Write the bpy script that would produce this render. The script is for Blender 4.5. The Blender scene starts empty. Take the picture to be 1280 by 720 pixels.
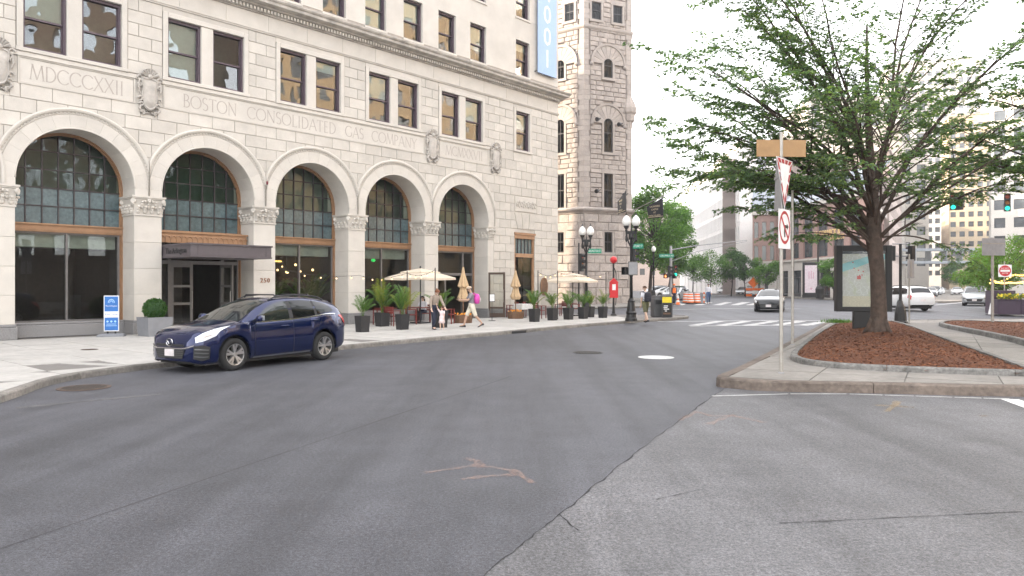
import bpy, bmesh, math, random
import numpy as np
from mathutils import Vector, Matrix, noise as mnoise
R = math.radians
sc = bpy.context.scene
COL = sc.collection
# ------------------------------------------------------------------ camera, sky, sun, exposure
H0 = 1.9                                   # lens height above the road
cam_d = bpy.data.cameras.new('camera'); cam = bpy.data.objects.new('camera', cam_d); COL.objects.link(cam)
cam.location = (0, 0, H0); cam.rotation_euler = (R(90), 0, 0)
cam_d.lens = 26.0; cam_d.sensor_width = 36; cam_d.shift_y = -3/1280
cam_d.clip_start = .1; cam_d.clip_end = 5000
sc.camera = cam
SUN_EL, SUN_DIR = R(17), Vector((-.985, .17, 0)).normalized()
w = bpy.data.worlds.new('World'); sc.world = w; w.use_nodes = True
nt = w.node_tree; nt.nodes.clear()
o_ = nt.nodes.new('ShaderNodeOutputWorld'); bg = nt.nodes.new('ShaderNodeBackground')
sk = nt.nodes.new('ShaderNodeTexSky'); sk.sky_type = 'NISHITA'; sk.sun_disc = False
sk.sun_elevation = SUN_EL; sk.sun_rotation = math.atan2(SUN_DIR.x, SUN_DIR.y) % (2*math.pi)
sk.air_density = 1.0; sk.dust_density = 2.0; sk.ozone_density = 1.0
hs = nt.nodes.new('ShaderNodeHueSaturation'); hs.inputs['Saturation'].default_value = .38; hs.inputs['Value'].default_value = 1.0
mx = nt.nodes.new('ShaderNodeMix'); mx.data_type = 'RGBA'; mx.inputs[0].default_value = .45
mx.inputs[7].default_value = (3.55, 3.36, 3.22, 1)          # thin bright cloud veil
nt.links.new(sk.outputs[0], hs.inputs['Color']); nt.links.new(hs.outputs[0], mx.inputs[6])
nt.links.new(mx.outputs[2], bg.inputs[0]); bg.inputs[1].default_value = .15
nt.links.new(bg.outputs[0], o_.inputs[0])
sd = bpy.data.lights.new('sun', 'SUN'); sd.energy = 2.2; sd.angle = R(.6); sd.color = (1, .80, .58)
so = bpy.data.objects.new('sun', sd); COL.objects.link(so)
so.rotation_euler = (-(SUN_DIR*math.cos(SUN_EL) + Vector((0, 0, math.sin(SUN_EL))))).to_track_quat('-Z', 'Y').to_euler()
sc.view_settings.view_transform = 'Standard'; sc.view_settings.look = 'None'
sc.view_settings.exposure = 3.0; sc.view_settings.gamma = 1

# ------------------------------------------------------------------ helpers
F = 924.4
def px(x, s): return (x-640)/F*s                          # lateral position of a surveyed bearing at distance s
def gp(x, y, z=0.):                                       # surveyed ground point
    s = F*(H0-z)/(y-357); return ((x-640)/F*s, s)
def sst(v): v = max(0., min(1., v)); return v*v*(3-2*v)
def G(x, y): return .3*sst((x-4)/12)*sst((y-30)/18)       # the street climbs a little beyond the crossing

class MB:
    def __init__(s): s.v = []; s.f = []; s.m = []
    def add(s, vs, fs, mi=0):
        b = len(s.v); s.v += [tuple(v) for v in vs]
        s.f += [tuple(i+b for i in f) for f in fs]; s.m += [mi]*len(fs); return s
    def box(s, x0, x1, y0, y1, z0, z1, mi=0, M=None):
        vs = [Vector(p) for p in ((x0,y0,z0),(x1,y0,z0),(x1,y1,z0),(x0,y1,z0),(x0,y0,z1),(x1,y0,z1),(x1,y1,z1),(x0,y1,z1))]
        if M is not None: vs = [M @ v for v in vs]
        return s.add(vs, [(0,3,2,1),(4,5,6,7),(0,1,5,4),(1,2,6,5),(2,3,7,6),(3,0,4,7)], mi)
    def cham(s, x0, x1, y0, y1, z0, z1, c=.01, mi=0, M=None):    # box chamfered toward -y (its face)
        vs = [Vector(p) for p in ((x0,y1,z0),(x1,y1,z0),(x1,y1,z1),(x0,y1,z1),(x0,y0+c,z0),(x1,y0+c,z0),(x1,y0+c,z1),(x0,y0+c,z1),
              (x0+c,y0,z0+c),(x1-c,y0,z0+c),(x1-c,y0,z1-c),(x0+c,y0,z1-c))]
        if M is not None: vs = [M @ v for v in vs]
        return s.add(vs, [(0,1,5,4),(1,2,6,5),(2,3,7,6),(3,0,4,7),(4,5,9,8),(5,6,10,9),(6,7,11,10),(7,4,8,11),(8,9,10,11)], mi)
    def prism(s, poly, z0, z1, mi=0, ax='z', bot=True):
        n = len(poly)
        def P(a, b, c): return (a, b, c) if ax == 'z' else ((a, c, b) if ax == 'y' else (c, a, b))
        vs = [P(a, b, z0) for a, b in poly]+[P(a, b, z1) for a, b in poly]
        fs = [(i, (i+1) % n, n+(i+1) % n, n+i) for i in range(n)]+[tuple(range(n, 2*n))]
        if bot: fs.append(tuple(reversed(range(n))))
        return s.add(vs, fs, mi)
    def tube(s, pts, rad, n=8, mi=0, cap=True, sx=1.):
        pts = [Vector(p) for p in pts]
        if not isinstance(rad, (list, tuple)): rad = [rad]*len(pts)
        rings = []; up = None
        for i, p in enumerate(pts):
            d = (pts[min(i+1, len(pts)-1)]-pts[max(i-1, 0)])
            d = d.normalized() if d.length > 1e-9 else Vector((0, 0, 1))
            if up is None: up = Vector((0, 0, 1)) if abs(d.z) < .9 else Vector((0, 1, 0))
            a = d.cross(up); a = a.normalized() if a.length > 1e-6 else d.orthogonal().normalized()
            b = a.cross(d).normalized(); up = b
            rings.append([p+(a*math.cos(2*math.pi*k/n)*sx+b*math.sin(2*math.pi*k/n))*rad[i] for k in range(n)])
        vs = [v for r in rings for v in r]; fs = []
        for i in range(len(pts)-1):
            for k in range(n):
                fs.append((i*n+k, i*n+(k+1) % n, (i+1)*n+(k+1) % n, (i+1)*n+k))
        if cap: fs += [tuple(reversed(range(n))), tuple(range((len(pts)-1)*n, len(pts)*n))]
        return s.add(vs, fs, mi)
    def lathe(s, prof, n=16, c=(0,0,0), mi=0, M=None, a0=0., cap=True):
        vs = []
        for r, z in prof:
            for k in range(n):
                a = a0+2*math.pi*k/n; v = Vector((c[0]+r*math.cos(a), c[1]+r*math.sin(a), c[2]+z)); vs.append(M @ v if M is not None else v)
        fs = [(i*n+k, i*n+(k+1) % n, (i+1)*n+(k+1) % n, (i+1)*n+k) for i in range(len(prof)-1) for k in range(n)]
        if cap and prof[0][0] > 1e-5: fs.append(tuple(reversed(range(n))))
        if cap and prof[-1][0] > 1e-5: fs.append(tuple(range((len(prof)-1)*n, len(prof)*n)))
        return s.add(vs, fs, mi)
    def ball(s, c, r, n=10, mi=0, sz=1., sy=1.):
        prof = [(math.sin(math.pi*i/(n//2+1)), -math.cos(math.pi*i/(n//2+1))) for i in range(n//2+2)]
        vs = []
        m = n//2+2
        for a, z in prof:
            for k in range(n): vs.append((c[0]+r*a*math.cos(2*math.pi*k/n), c[1]+r*sy*a*math.sin(2*math.pi*k/n), c[2]+r*sz*z))
        return s.add(vs, [(i*n+k, i*n+(k+1) % n, (i+1)*n+(k+1) % n, (i+1)*n+k) for i in range(m-1) for k in range(n)], mi)
    def loft(s, rings, mi=0, close=True, cap=False):
        n = len(rings[0]); b = [v for r in rings for v in r]; fs = []
        for i in range(len(rings)-1):
            for k in range(n if close else n-1):
                fs.append((i*n+k, i*n+(k+1) % n, (i+1)*n+(k+1) % n, (i+1)*n+k))
        if cap: fs += [tuple(reversed(range(n))), tuple(range((len(rings)-1)*n, len(rings)*n))]
        return s.add(b, fs, mi)
    def quad(s, a, b, c, d, mi=0): return s.add([a, b, c, d], [(0, 1, 2, 3)], mi)
    def mesh(s, name, mat, smooth=False):
        me = bpy.data.meshes.new(name); me.from_pydata(s.v, [], s.f)
        mats = mat if isinstance(mat, (list, tuple)) else [mat]
        for m in mats: me.materials.append(m)
        if len(mats) > 1: me.polygons.foreach_set('material_index', s.m)
        if smooth: me.shade_smooth()
        me.update(); return me
    def build(s, name, mat, parent=None, loc=None, rz=0., smooth=False, **kw):
        return put(name, s.mesh(name, mat, smooth), parent, loc, rz, **kw)

def put(name, me, parent=None, loc=None, rz=0., **kw):
    o = bpy.data.objects.new(name, me); COL.objects.link(o)
    if parent is not None: o.parent = parent
    if loc is not None: o.location = loc
    if rz: o.rotation_euler[2] = rz
    return tag(o, **kw)
def tag(o, label=None, cat=None, group=None, kind=None):
    if label: o['label'] = label
    if cat: o['category'] = cat
    if group: o['group'] = group
    if kind: o['kind'] = kind
    return o
def thing(name, label, cat, loc=(0,0,0), rz=0., group=None):
    o = bpy.data.objects.new(name, None); COL.objects.link(o); o.empty_display_size = .1
    o.location = loc; o.rotation_euler = (0, 0, rz)
    return tag(o, label, cat, group)
def kids(o): return [c for c in COL.objects if c.parent == o]
CH = {}
def copy_tree(o, parent=None):
    c = o.copy(); COL.objects.link(c)
    if parent is not None: c.parent = parent
    for ch in (CH[o.name] if o.name in CH else CH.setdefault(o.name, kids(o))): copy_tree(ch, c)
    return c
def again(proto, loc, rz=0., label=None, group=None, scale=None):
    c = copy_tree(proto); c.location = loc; c.rotation_euler[2] = rz
    if label: c['label'] = label
    if group: c['group'] = group
    if scale: c.scale = scale
    return c
def clip(poly, conv):                                     # polygon clipped by a convex counter-clockwise polygon
    out = list(poly); n = len(conv)
    for i in range(n):
        if not out: return []
        ax_, ay = conv[i]; bx, by = conv[(i+1) % n]
        def sd_(p): return (bx-ax_)*(p[1]-ay)-(by-ay)*(p[0]-ax_)
        inp, out = out, []
        for j in range(len(inp)):
            p, q = inp[j], inp[(j+1) % len(inp)]; dp, dq = sd_(p), sd_(q)
            if dp >= 0: out.append(p)
            if dp*dq < 0:
                t = dp/(dp-dq); out.append((p[0]+(q[0]-p[0])*t, p[1]+(q[1]-p[1])*t))
    return out
def soft(o, ang=40):
    o.data.shade_smooth()
    try: o.data.set_sharp_from_angle(angle=R(ang))
    except Exception: pass
    return o

# ------------------------------------------------------------------ materials
MATS = {}
def mat(name, col, rough=.6, metal=0., var=.12, vs=6., bump=0., bs=60., rnd=0., spec=.5, coat=0., emit=0., stain=0., ss=.7):
    if name in MATS: return MATS[name]
    m = bpy.data.materials.new(name); m.use_nodes = True; MATS[name] = m
    nt = m.node_tree; N = nt.nodes; L = nt.links; b = N['Principled BSDF']
    b.inputs['Roughness'].default_value = rough; b.inputs['Metallic'].default_value = metal
    b.inputs['Specular IOR Level'].default_value = spec; b.inputs['Coat Weight'].default_value = coat
    b.inputs['Coat Roughness'].default_value = .04
    c4 = (*col, 1)
    if emit:
        b.inputs['Emission Color'].default_value = c4; b.inputs['Emission Strength'].default_value = emit
    tc = N.new('ShaderNodeTexCoord'); oi = N.new('ShaderNodeObjectInfo')
    mul = N.new('ShaderNodeMath'); mul.operation = 'MULTIPLY'; mul.inputs[1].default_value = 91.7
    L.new(oi.outputs['Random'], mul.inputs[0])
    va = N.new('ShaderNodeVectorMath'); va.operation = 'ADD'
    L.new(tc.outputs['Object'], va.inputs[0]); L.new(mul.outputs[0], va.inputs[1])
    n = N.new('ShaderNodeTexNoise'); n.inputs['Scale'].default_value = vs; n.inputs['Detail'].default_value = 5
    L.new(va.outputs[0], n.inputs['Vector'])
    mr = N.new('ShaderNodeMapRange'); mr.inputs[1].default_value = .25; mr.inputs[2].default_value = .75
    mr.inputs[3].default_value = 1-var; mr.inputs[4].default_value = 1+var
    L.new(n.outputs[0], mr.inputs[0]); fac = mr.outputs[0]
    def mult(a, bb):
        k = N.new('ShaderNodeMath'); k.operation = 'MULTIPLY'; L.new(a, k.inputs[0]); L.new(bb, k.inputs[1]); return k.outputs[0]
    if rnd:
        m2 = N.new('ShaderNodeMapRange'); m2.inputs[3].default_value = 1-rnd; m2.inputs[4].default_value = 1+rnd
        L.new(oi.outputs['Random'], m2.inputs[0]); fac = mult(fac, m2.outputs[0])
    if stain:
        n3 = N.new('ShaderNodeTexNoise'); n3.inputs['Scale'].default_value = ss; n3.inputs['Detail'].default_value = 7; n3.inputs['Roughness'].default_value = .65
        L.new(va.outputs[0], n3.inputs['Vector'])
        m3 = N.new('ShaderNodeMapRange'); m3.inputs[1].default_value = .35; m3.inputs[2].default_value = .62; m3.inputs[3].default_value = 1-stain; m3.inputs[4].default_value = 1.
        L.new(n3.outputs[0], m3.inputs[0]); fac = mult(fac, m3.outputs[0])
    sc_ = N.new('ShaderNodeVectorMath'); sc_.operation = 'SCALE'; sc_.inputs[0].default_value = col
    L.new(fac, sc_.inputs['Scale']); L.new(sc_.outputs[0], b.inputs['Base Color'])
    if bump:
        nb = N.new('ShaderNodeTexNoise'); nb.inputs['Scale'].default_value = bs; nb.inputs['Detail'].default_value = 4
        L.new(va.outputs[0], nb.inputs['Vector'])
        bp = N.new('ShaderNodeBump'); bp.inputs['Strength'].default_value = bump; bp.inputs['Distance'].default_value = .02
        L.new(nb.outputs[0], bp.inputs['Height']); L.new(bp.outputs[0], b.inputs['Normal'])
    return m
def glass(name, tint=(.8,.85,.84), rough=.015, wave=.0, wscale=1.2, refl=1., ior=1.5):
    if name in MATS: return MATS[name]
    m = bpy.data.materials.new(name); m.use_nodes = True; MATS[name] = m
    nt = m.node_tree; N = nt.nodes; L = nt.links; N.clear()
    o = N.new('ShaderNodeOutputMaterial'); mx = N.new('ShaderNodeMixShader'); t = N.new('ShaderNodeBsdfTransparent'); g = N.new('ShaderNodeBsdfGlossy')
    t.inputs[0].default_value = (*tint, 1); g.inputs['Roughness'].default_value = rough; g.inputs['Color'].default_value = (refl, refl, refl, 1)
    fr = N.new('ShaderNodeFresnel'); fr.inputs['IOR'].default_value = ior
    if wave:
        tc = N.new('ShaderNodeTexCoord'); oi = N.new('ShaderNodeObjectInfo'); mu = N.new('ShaderNodeMath'); mu.operation = 'MULTIPLY'; mu.inputs[1].default_value = 77
        va = N.new('ShaderNodeVectorMath'); va.operation = 'ADD'; L.new(oi.outputs['Random'], mu.inputs[0]); L.new(tc.outputs['Object'], va.inputs[0]); L.new(mu.outputs[0], va.inputs[1])
        n = N.new('ShaderNodeTexNoise'); n.inputs['Scale'].default_value = wscale; n.inputs['Detail'].default_value = 1.0; L.new(va.outputs[0], n.inputs['Vector'])
        bp = N.new('ShaderNodeBump'); bp.inputs['Strength'].default_value = wave; bp.inputs['Distance'].default_value = .1
        L.new(n.outputs[0], bp.inputs['Height']); L.new(bp.outputs[0], g.inputs['Normal'])
    L.new(fr.outputs[0], mx.inputs[0]); L.new(t.outputs[0], mx.inputs[1]); L.new(g.outputs[0], mx.inputs[2]); L.new(mx.outputs[0], o.inputs[0])
    return m
def asphalt(name, col, speck, tint2, patch=.0):
    m = bpy.data.materials.new(name); m.use_nodes = True; MATS[name] = m
    nt = m.node_tree; N = nt.nodes; L = nt.links; b = N['Principled BSDF']; b.inputs['Roughness'].default_value = .62; b.inputs['Specular IOR Level'].default_value = .5
    tc = N.new('ShaderNodeTexCoord')
    def nz(scale, det=4, rough=.6, vec=None):
        n = N.new('ShaderNodeTexNoise'); n.inputs['Scale'].default_value = scale; n.inputs['Detail'].default_value = det; n.inputs['Roughness'].default_value = rough
        L.new(vec or tc.outputs['Object'], n.inputs['Vector']); return n.outputs[0]
    def rng(i, a, b_, c, d):
        r = N.new('ShaderNodeMapRange'); r.inputs[1].default_value = a; r.inputs[2].default_value = b_; r.inputs[3].default_value = c; r.inputs[4].default_value = d
        L.new(i, r.inputs[0]); return r.outputs[0]
    def mu(a, c):
        k = N.new('ShaderNodeMath'); k.operation = 'MULTIPLY'; L.new(a, k.inputs[0]); L.new(c, k.inputs[1]); return k.outputs[0]
    fine = rng(nz(90, 3, .7), .32, .68, 1-speck, 1+speck)
    fine2 = rng(nz(32, 3, .75), .32, .68, 1-speck*.8, 1+speck*.8)
    big = rng(nz(.22, 5, .6), .3, .7, .84, 1.14)
    mp = N.new('ShaderNodeMapping'); mp.inputs['Rotation'].default_value = (0, 0, R(-42)); mp.inputs['Scale'].default_value = (.9, .06, 1)
    L.new(tc.outputs['Object'], mp.inputs[0])
    streak = rng(nz(1.1, 4, .6, mp.outputs[0]), .36, .58, .70, 1.08)
    mid = rng(nz(1.3, 7, .7), .32, .6, .80, 1.08)
    fac = mu(mu(mu(fine, fine2), mu(big, streak)), mid)
    s = N.new('ShaderNodeVectorMath'); s.operation = 'SCALE'; s.inputs[0].default_value = col; L.new(fac, s.inputs['Scale'])
    mx = N.new('ShaderNodeMix'); mx.data_type = 'RGBA'; mx.inputs[7].default_value = (*tint2, 1); L.new(s.outputs[0], mx.inputs[6])
    L.new(rng(nz(.5, 6, .7), .55, .8, 0, .35), mx.inputs[0])
    # pale chips of aggregate
    vo = N.new('ShaderNodeTexVoronoi'); vo.inputs['Scale'].default_value = 55; L.new(tc.outputs['Object'], vo.inputs['Vector'])
    chip = rng(vo.outputs['Distance'], .05, .22, 1, 0)
    sel = rng(nz(40, 1), .56, .62, 0, .55)
    mc = N.new('ShaderNodeMix'); mc.data_type = 'RGBA'; mc.inputs[7].default_value = (.33, .32, .31, 1); L.new(mu(chip, sel), mc.inputs[0]); L.new(mx.outputs[2], mc.inputs[6])
    L.new(mc.outputs[2], b.inputs['Base Color'])
    bp = N.new('ShaderNodeBump'); bp.inputs['Strength'].default_value = .5; bp.inputs['Distance'].default_value = .012
    L.new(nz(110, 4, .7), bp.inputs['Height']); L.new(bp.outputs[0], b.inputs['Normal'])
    return m
asphalt('asphalt_dark', (.070,.072,.083), .6, (.088,.087,.092)); asphalt('asphalt_light', (.110,.110,.116), .6, (.125,.121,.12))
mat('stone', (.55,.515,.465), .8, var=.05, vs=3, bump=.12, bs=40, rnd=.07, stain=.15, ss=.9)
mat('stone_smooth', (.565,.53,.48), .75, var=.04, vs=2, bump=.06, bs=30, rnd=.03, stain=.12, ss=.8)
mat('stone_joint', (.37,.335,.30), .9)
mat('stone_dark', (.49,.455,.415), .85, var=.15, vs=5, bump=.3, bs=50, stain=.3)
mat('letter_shade_grime', (.385,.345,.31), .9)  # stone tone darkened for the shade and grime of cut letters
mat('cornice_stone', (.50,.465,.42), .85, var=.2, vs=2, bump=.2, bs=30, stain=.35, ss=1.5)
mat('granite_grey', (.21,.205,.205), .6, var=.35, vs=45, bump=.05, bs=80, rnd=.1)
mat('kerb_granite', (.22,.205,.185), .8, var=.3, vs=14, bump=.5, bs=25, rnd=.15, stain=.35, ss=2)
mat('bronze', (.33,.19,.105), .5, .2, var=.15, vs=4)
mat('bronze_dark', (.09,.06,.045), .5, .3)
mat('frame_dark', (.035,.027,.03), .5, var=.2)
mat('frame_mauve', (.085,.06,.075), .5)
mat('frame_grey', (.16,.15,.145), .5, .3)
mat('canopy', (.088,.074,.080), .6, var=.08)
mat('black_iron', (.012,.012,.013), .45, var=.3, vs=8, bump=.15, bs=40)
mat('black_rubber', (.012,.012,.013), .8)
mat('steel_post', (.36,.34,.31), .5, .6, var=.12, vs=12)
mat('concrete', (.45,.435,.41), .88, var=.1, vs=8, bump=.25, bs=70, rnd=.06, stain=.18, ss=1.1)
mat('concrete_joint', (.17,.16,.15), .95)
mat('concrete_island', (.25,.235,.215), .9, var=.14, vs=7, bump=.3, bs=60, rnd=.08, stain=.25, ss=1)
mat('white_paint', (.72,.72,.71), .7, var=.14, vs=18, stain=.35, ss=6)
mat('granite_rough', (.41,.365,.335), .9, var=.15, vs=7, bump=.9, bs=9, rnd=.13, stain=.2, ss=2)
mat('granite_dressed', (.42,.375,.345), .85, var=.12, vs=9, bump=.3, bs=30, rnd=.06, stain=.2)
mat('granite_joint', (.30,.265,.24), .95)
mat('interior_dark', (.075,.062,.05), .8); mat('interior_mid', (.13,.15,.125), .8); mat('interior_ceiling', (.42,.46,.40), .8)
mat('blind', (.74,.80,.76), .8, var=.06, rnd=.2); mat('curtain', (.45,.42,.36), .85, var=.12, rnd=.2)
mat('spandrel_glass', (.075,.115,.125), .25, var=.35, vs=9, bump=.25, bs=9, rnd=.18, spec=.8)
glass('pane_wavy', (.80,.88,.85), .01, .05, 1.3, 1., 2.1)
glass('pane_shop', (.80,.83,.80), .01, .012, .7, 1., 1.55)
glass('pane_lunette', (.50,.64,.58), .03, .05, 2.0, .75, 1.6)
glass('pane_clear', (.9,.92,.92), .01, 0, 1, 1., 1.45)

def sprayed(name, col, cover):
    m = bpy.data.materials.new(name); m.use_nodes = True; MATS[name] = m; nt = m.node_tree; N = nt.nodes; L = nt.links; N.clear()
    o = N.new('ShaderNodeOutputMaterial'); d = N.new('ShaderNodeBsdfDiffuse'); t = N.new('ShaderNodeBsdfTransparent'); mx = N.new('ShaderNodeMixShader'); d.inputs[0].default_value = (*col, 1)
    tc = N.new('ShaderNodeTexCoord'); n = N.new('ShaderNodeTexNoise'); n.inputs['Scale'].default_value = 24; n.inputs['Detail'].default_value = 7; n.inputs['Roughness'].default_value = .75; L.new(tc.outputs['Object'], n.inputs['Vector'])
    r = N.new('ShaderNodeMapRange'); r.inputs[1].default_value = .40; r.inputs[2].default_value = .72; r.inputs[3].default_value = 0; r.inputs[4].default_value = cover; L.new(n.outputs[0], r.inputs[0])
    L.new(r.outputs[0], mx.inputs[0]); L.new(t.outputs[0], mx.inputs[1]); L.new(d.outputs[0], mx.inputs[2]); L.new(mx.outputs[0], o.inputs[0])
sprayed('spray_pink', (.46,.31,.25), .55); sprayed('spray_tan', (.50,.37,.20), .7)
mat('kerb_stained', (.155,.125,.105), .9, var=.3, vs=10, bump=.8, bs=20, rnd=.15, stain=.45, ss=1.6)

mat('kerb_grey', (.19,.185,.175), .85, var=.3, vs=16, bump=.6, bs=25, rnd=.12, stain=.45, ss=2)
# ================================================================== ground, roads, pavements
def axis(lo, hi, st, outer): return sorted([-v for v in outer if -v < lo]+list(np.arange(lo, hi+.01, st))+[v for v in outer if v > hi])
def road_sheet():
    xs = axis(-24, 44, 1.0, (60, 90, 140, 250, 600, 1600)); ys = axis(-12, 66, 1.0, (90, 130, 200, 400, 900, 2500))
    mb = MB(); vs = [(x, y, G(x, y)) for y in ys for x in xs]; n = len(xs)
    mb.add(vs, [(j*n+i, j*n+i+1, (j+1)*n+i+1, (j+1)*n+i) for j in range(len(ys)-1) for i in range(n-1)])
    return mb.build('road', MATS['asphalt_dark'], kind='structure', smooth=True)
road_sheet()
rr = random.Random(5)
def jag(a, b, n, amp):
    return [(a[0]+(b[0]-a[0])*i/n+rr.uniform(-amp, amp)*.6, a[1]+(b[1]-a[1])*i/n+rr.uniform(-amp, amp)*.4) for i in range(n+1)]
SEAM = jag((-1.45, .6), gp(605, 720), 30, .02)+jag(gp(605, 720), gp(700, 644), 16, .022)[1:]+jag(gp(700, 644), gp(800, 562), 18, .03)[1:]+jag(gp(800, 562), gp(905, 486), 22, .04)[1:]
KF = [gp(905, 486), gp(930, 490), gp(1000, 491.5), gp(1100, 492), gp(1280, 497.5), (12.6, 12.3), (20, 11.0), (60, 5)]
poly = SEAM+[(4.6, 14.2)]+[(x+.05, y+.35) for x, y in KF[2:]]+[(60, -14), (-2.9, -14)]
mb = MB(); mb.add([(x, y, .004) for x, y in poly], [tuple(reversed(range(len(poly))))])
bm_ = mb.build('cross_street', MATS['asphalt_light'], kind='structure')
def ribbon(pts, wdt, z=.009, name='road_marking', material='white_paint', kind='structure', dz=G, jit=0., **kw):
    mb = MB(); L_, R_ = [], []
    for i, p in enumerate(pts):
        a = pts[max(0, i-1)]; b = pts[min(len(pts)-1, i+1)]; d = Vector((b[0]-a[0], b[1]-a[1])); d.normalize()
        ww = (wdt if not isinstance(wdt, (list, tuple)) else wdt[i])*.5*(1+rr.uniform(-jit, jit))
        L_.append((p[0]-d.y*ww, p[1]+d.x*ww)); R_.append((p[0]+d.y*ww, p[1]-d.x*ww))
    vs = [(x, y, dz(x, y)+z) for x, y in L_]+[(x, y, dz(x, y)+z) for x, y in R_]; n = len(pts)
    mb.add(vs, [(n+i, n+i+1, i+1, i) for i in range(n-1)])
    return mb.build(name, MATS[material], kind=kind, **kw)
def sub(a, b, n): return [(a[0]+(b[0]-a[0])*i/n, a[1]+(b[1]-a[1])*i/n) for i in range(n+1)]
mat('crack', (.032,.032,.034), .95); pass
mat('crosswalk_paint', (.50,.50,.50), .75, var=.25, vs=9, stain=.4, ss=3); mat('faded_paint', (.105,.104,.108), .8, var=.3, vs=12, stain=.3, ss=5)
mat('seal_dark', (.060,.059,.064), .8)
sw = [rr.uniform(.004, .018) for _ in SEAM]
ribbon(SEAM, sw, .008, 'seam_crack', 'crack', jit=.6)
ribbon(jag(gp(700, 644), gp(722, 664), 7, .015), .012, .008, 'branch_crack', 'crack', jit=.7)
ribbon(jag(gp(975, 655), gp(1279, 640), 30, .012), .014, .008, 'fine_crack', 'seal_dark', jit=.8)
ribbon(jag(gp(820, 625), gp(880, 612), 14, .012), .012, .008, 'fine_crack', 'seal_dark', jit=.8)
ribbon(sub(gp(0, 686), gp(640, 470), 24), .025, .003, 'old_seam', 'seal_dark', jit=.5)
for a, b in ((890, 985), (988, 1058), (1062, 1103), (1106, 1142), (1145, 1190), (1193, 1227), (1229, 1262)):   # painted edge line, worn into dashes
    f = lambda q: 495.6-3.2*math.sin(min(1, max(0, (q-890)/150))*math.pi/2)+max(0, q-1040)*.031
    ribbon(sub(gp(a, f(a)), gp(b, f(b)), 4), .05, .009, 'edge_line', 'white_paint', jit=.15)
ribbon([gp(1262, 499.5), gp(1280, 506), gp(1340, 528)], .28, .009, 'stop_line', 'white_paint')
for pts in ([gp(530, 592), gp(565, 587), gp(598, 582), gp(640, 589), gp(667, 605)], [gp(577, 600), gp(610, 596), gp(652, 594)], [gp(582, 574), gp(596, 577), gp(603, 586)],
            [gp(850, 526), gp(871, 515), gp(890, 521), gp(914, 520), gp(956, 529)], [gp(886, 531), gp(900, 525), gp(917, 519)]):
    ribbon([q for i in range(len(pts)-1) for q in sub(pts[i], pts[i+1], 5)[:-1]]+[pts[-1]], .085, .0095, 'spray_mark', 'spray_pink', jit=.6)
for pts in ([gp(1095, 507), gp(1118, 508), gp(1142, 510)], [gp(1108, 515), gp(1118, 508), gp(1122, 502)], [gp(1226, 520), gp(1233, 521)]):
    ribbon([q for i in range(len(pts)-1) for q in sub(pts[i], pts[i+1], 5)[:-1]]+[pts[-1]], .11, .0095, 'spray_mark', 'spray_tan', jit=.6)
ribbon(sub(gp(20, 510), gp(200, 493), 12), .16, .003, 'faded_lane_line', 'faded_paint', jit=.4)
ribbon(sub(gp(470, 434), gp(800, 411), 12), .09, .004, 'faded_lane_line', 'faded_paint', jit=.4)
ribbon(sub(gp(0, 600), gp(420, 505), 16), .22, .003, 'tyre_mark', 'seal_dark', jit=.5) if False else None
def gq(x, y):                                            # surveyed ground point on the climbing street
    z = 0.
    for _ in range(6): p = gp(x, y, z); z = G(*p)
    return gp(x, y, z)
# crosswalks
for (a, b), wd in ((((822, 402.2), (1040, 401.0)), .3), (((862, 407.8), (1018, 406.4)), .3)):
    ribbon(sub(gq(*a), gq(*b), 14), wd, .009, 'crosswalk_line', 'crosswalk_paint', jit=.12)
for q in range(866, 1016, 34):
    ribbon(sub(gq(q, 407.0), gq(q+34, 401.6), 4), .5, .0085, 'crosswalk_bar', 'crosswalk_paint', jit=.1)
for q in (848, 872, 896, 918, 938):
    ribbon(sub(gq(q, 381.5), gq(q+15, 377.8), 4), .7, .0085, 'crosswalk_bar', 'crosswalk_paint', jit=.1)
ribbon(sub(gq(800, 388.6), gq(1000, 386.0), 12), .3, .0085, 'crosswalk_line', 'crosswalk_paint', jit=.1)
ribbon(sub(gq(1168, 379), gq(1206, 369), 8), .3, .0085, 'lane_line', 'crosswalk_paint', jit=.1)
ribbon(sub(gq(1130, 385), gq(1206, 378), 8), .35, .0085, 'lane_line', 'crosswalk_paint', jit=.1)
# access covers
def cover(name, loc, r, m, label, z=.006):
    t = thing(name, label, 'manhole cover', (loc[0], loc[1], z))
    mb = MB(); mb.lathe([(r, 0), (r, .006), (r*.9, .007), (r*.9, .004), (0, .004)], 28); mb.build('rim', MATS[m[0]], t)
    mb = MB()
    for i in range(-4, 5):
        for j in range(-4, 5):
            if math.hypot(i, j) < 4.4: mb.box(i*r*.19-r*.06, i*r*.19+r*.06, j*r*.19-r*.06, j*r*.19+r*.06, .004, .008)
    mb.build('raised_grid', MATS[m[1]], t); return t
mat('cover_white', (.60,.60,.59), .7, var=.2, vs=20); mat('cover_white2', (.48,.48,.48), .7); mat('cover_iron', (.045,.042,.04), .6, .4); mat('cover_rust', (.10,.07,.055), .8)
cover('manhole_cover', gp(820, 447), .47, ('cover_white', 'cover_white2'), 'white painted round manhole cover in the middle of the dark road')
cover('manhole_cover', gp(735, 441), .42, ('cover_iron', 'cover_iron'), 'dark iron manhole cover flush in the road beside the white one')
cover('manhole_cover', gp(105, 485), .45, ('cover_rust', 'cover_iron'), 'dusty brown manhole cover in the road near the curved kerb')
cover('access_cover', gp(112, 437, .13), .22, ('cover_rust', 'cover_rust'), 'small rusty round cover in the pavement before the big shop window', z=.132)

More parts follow.
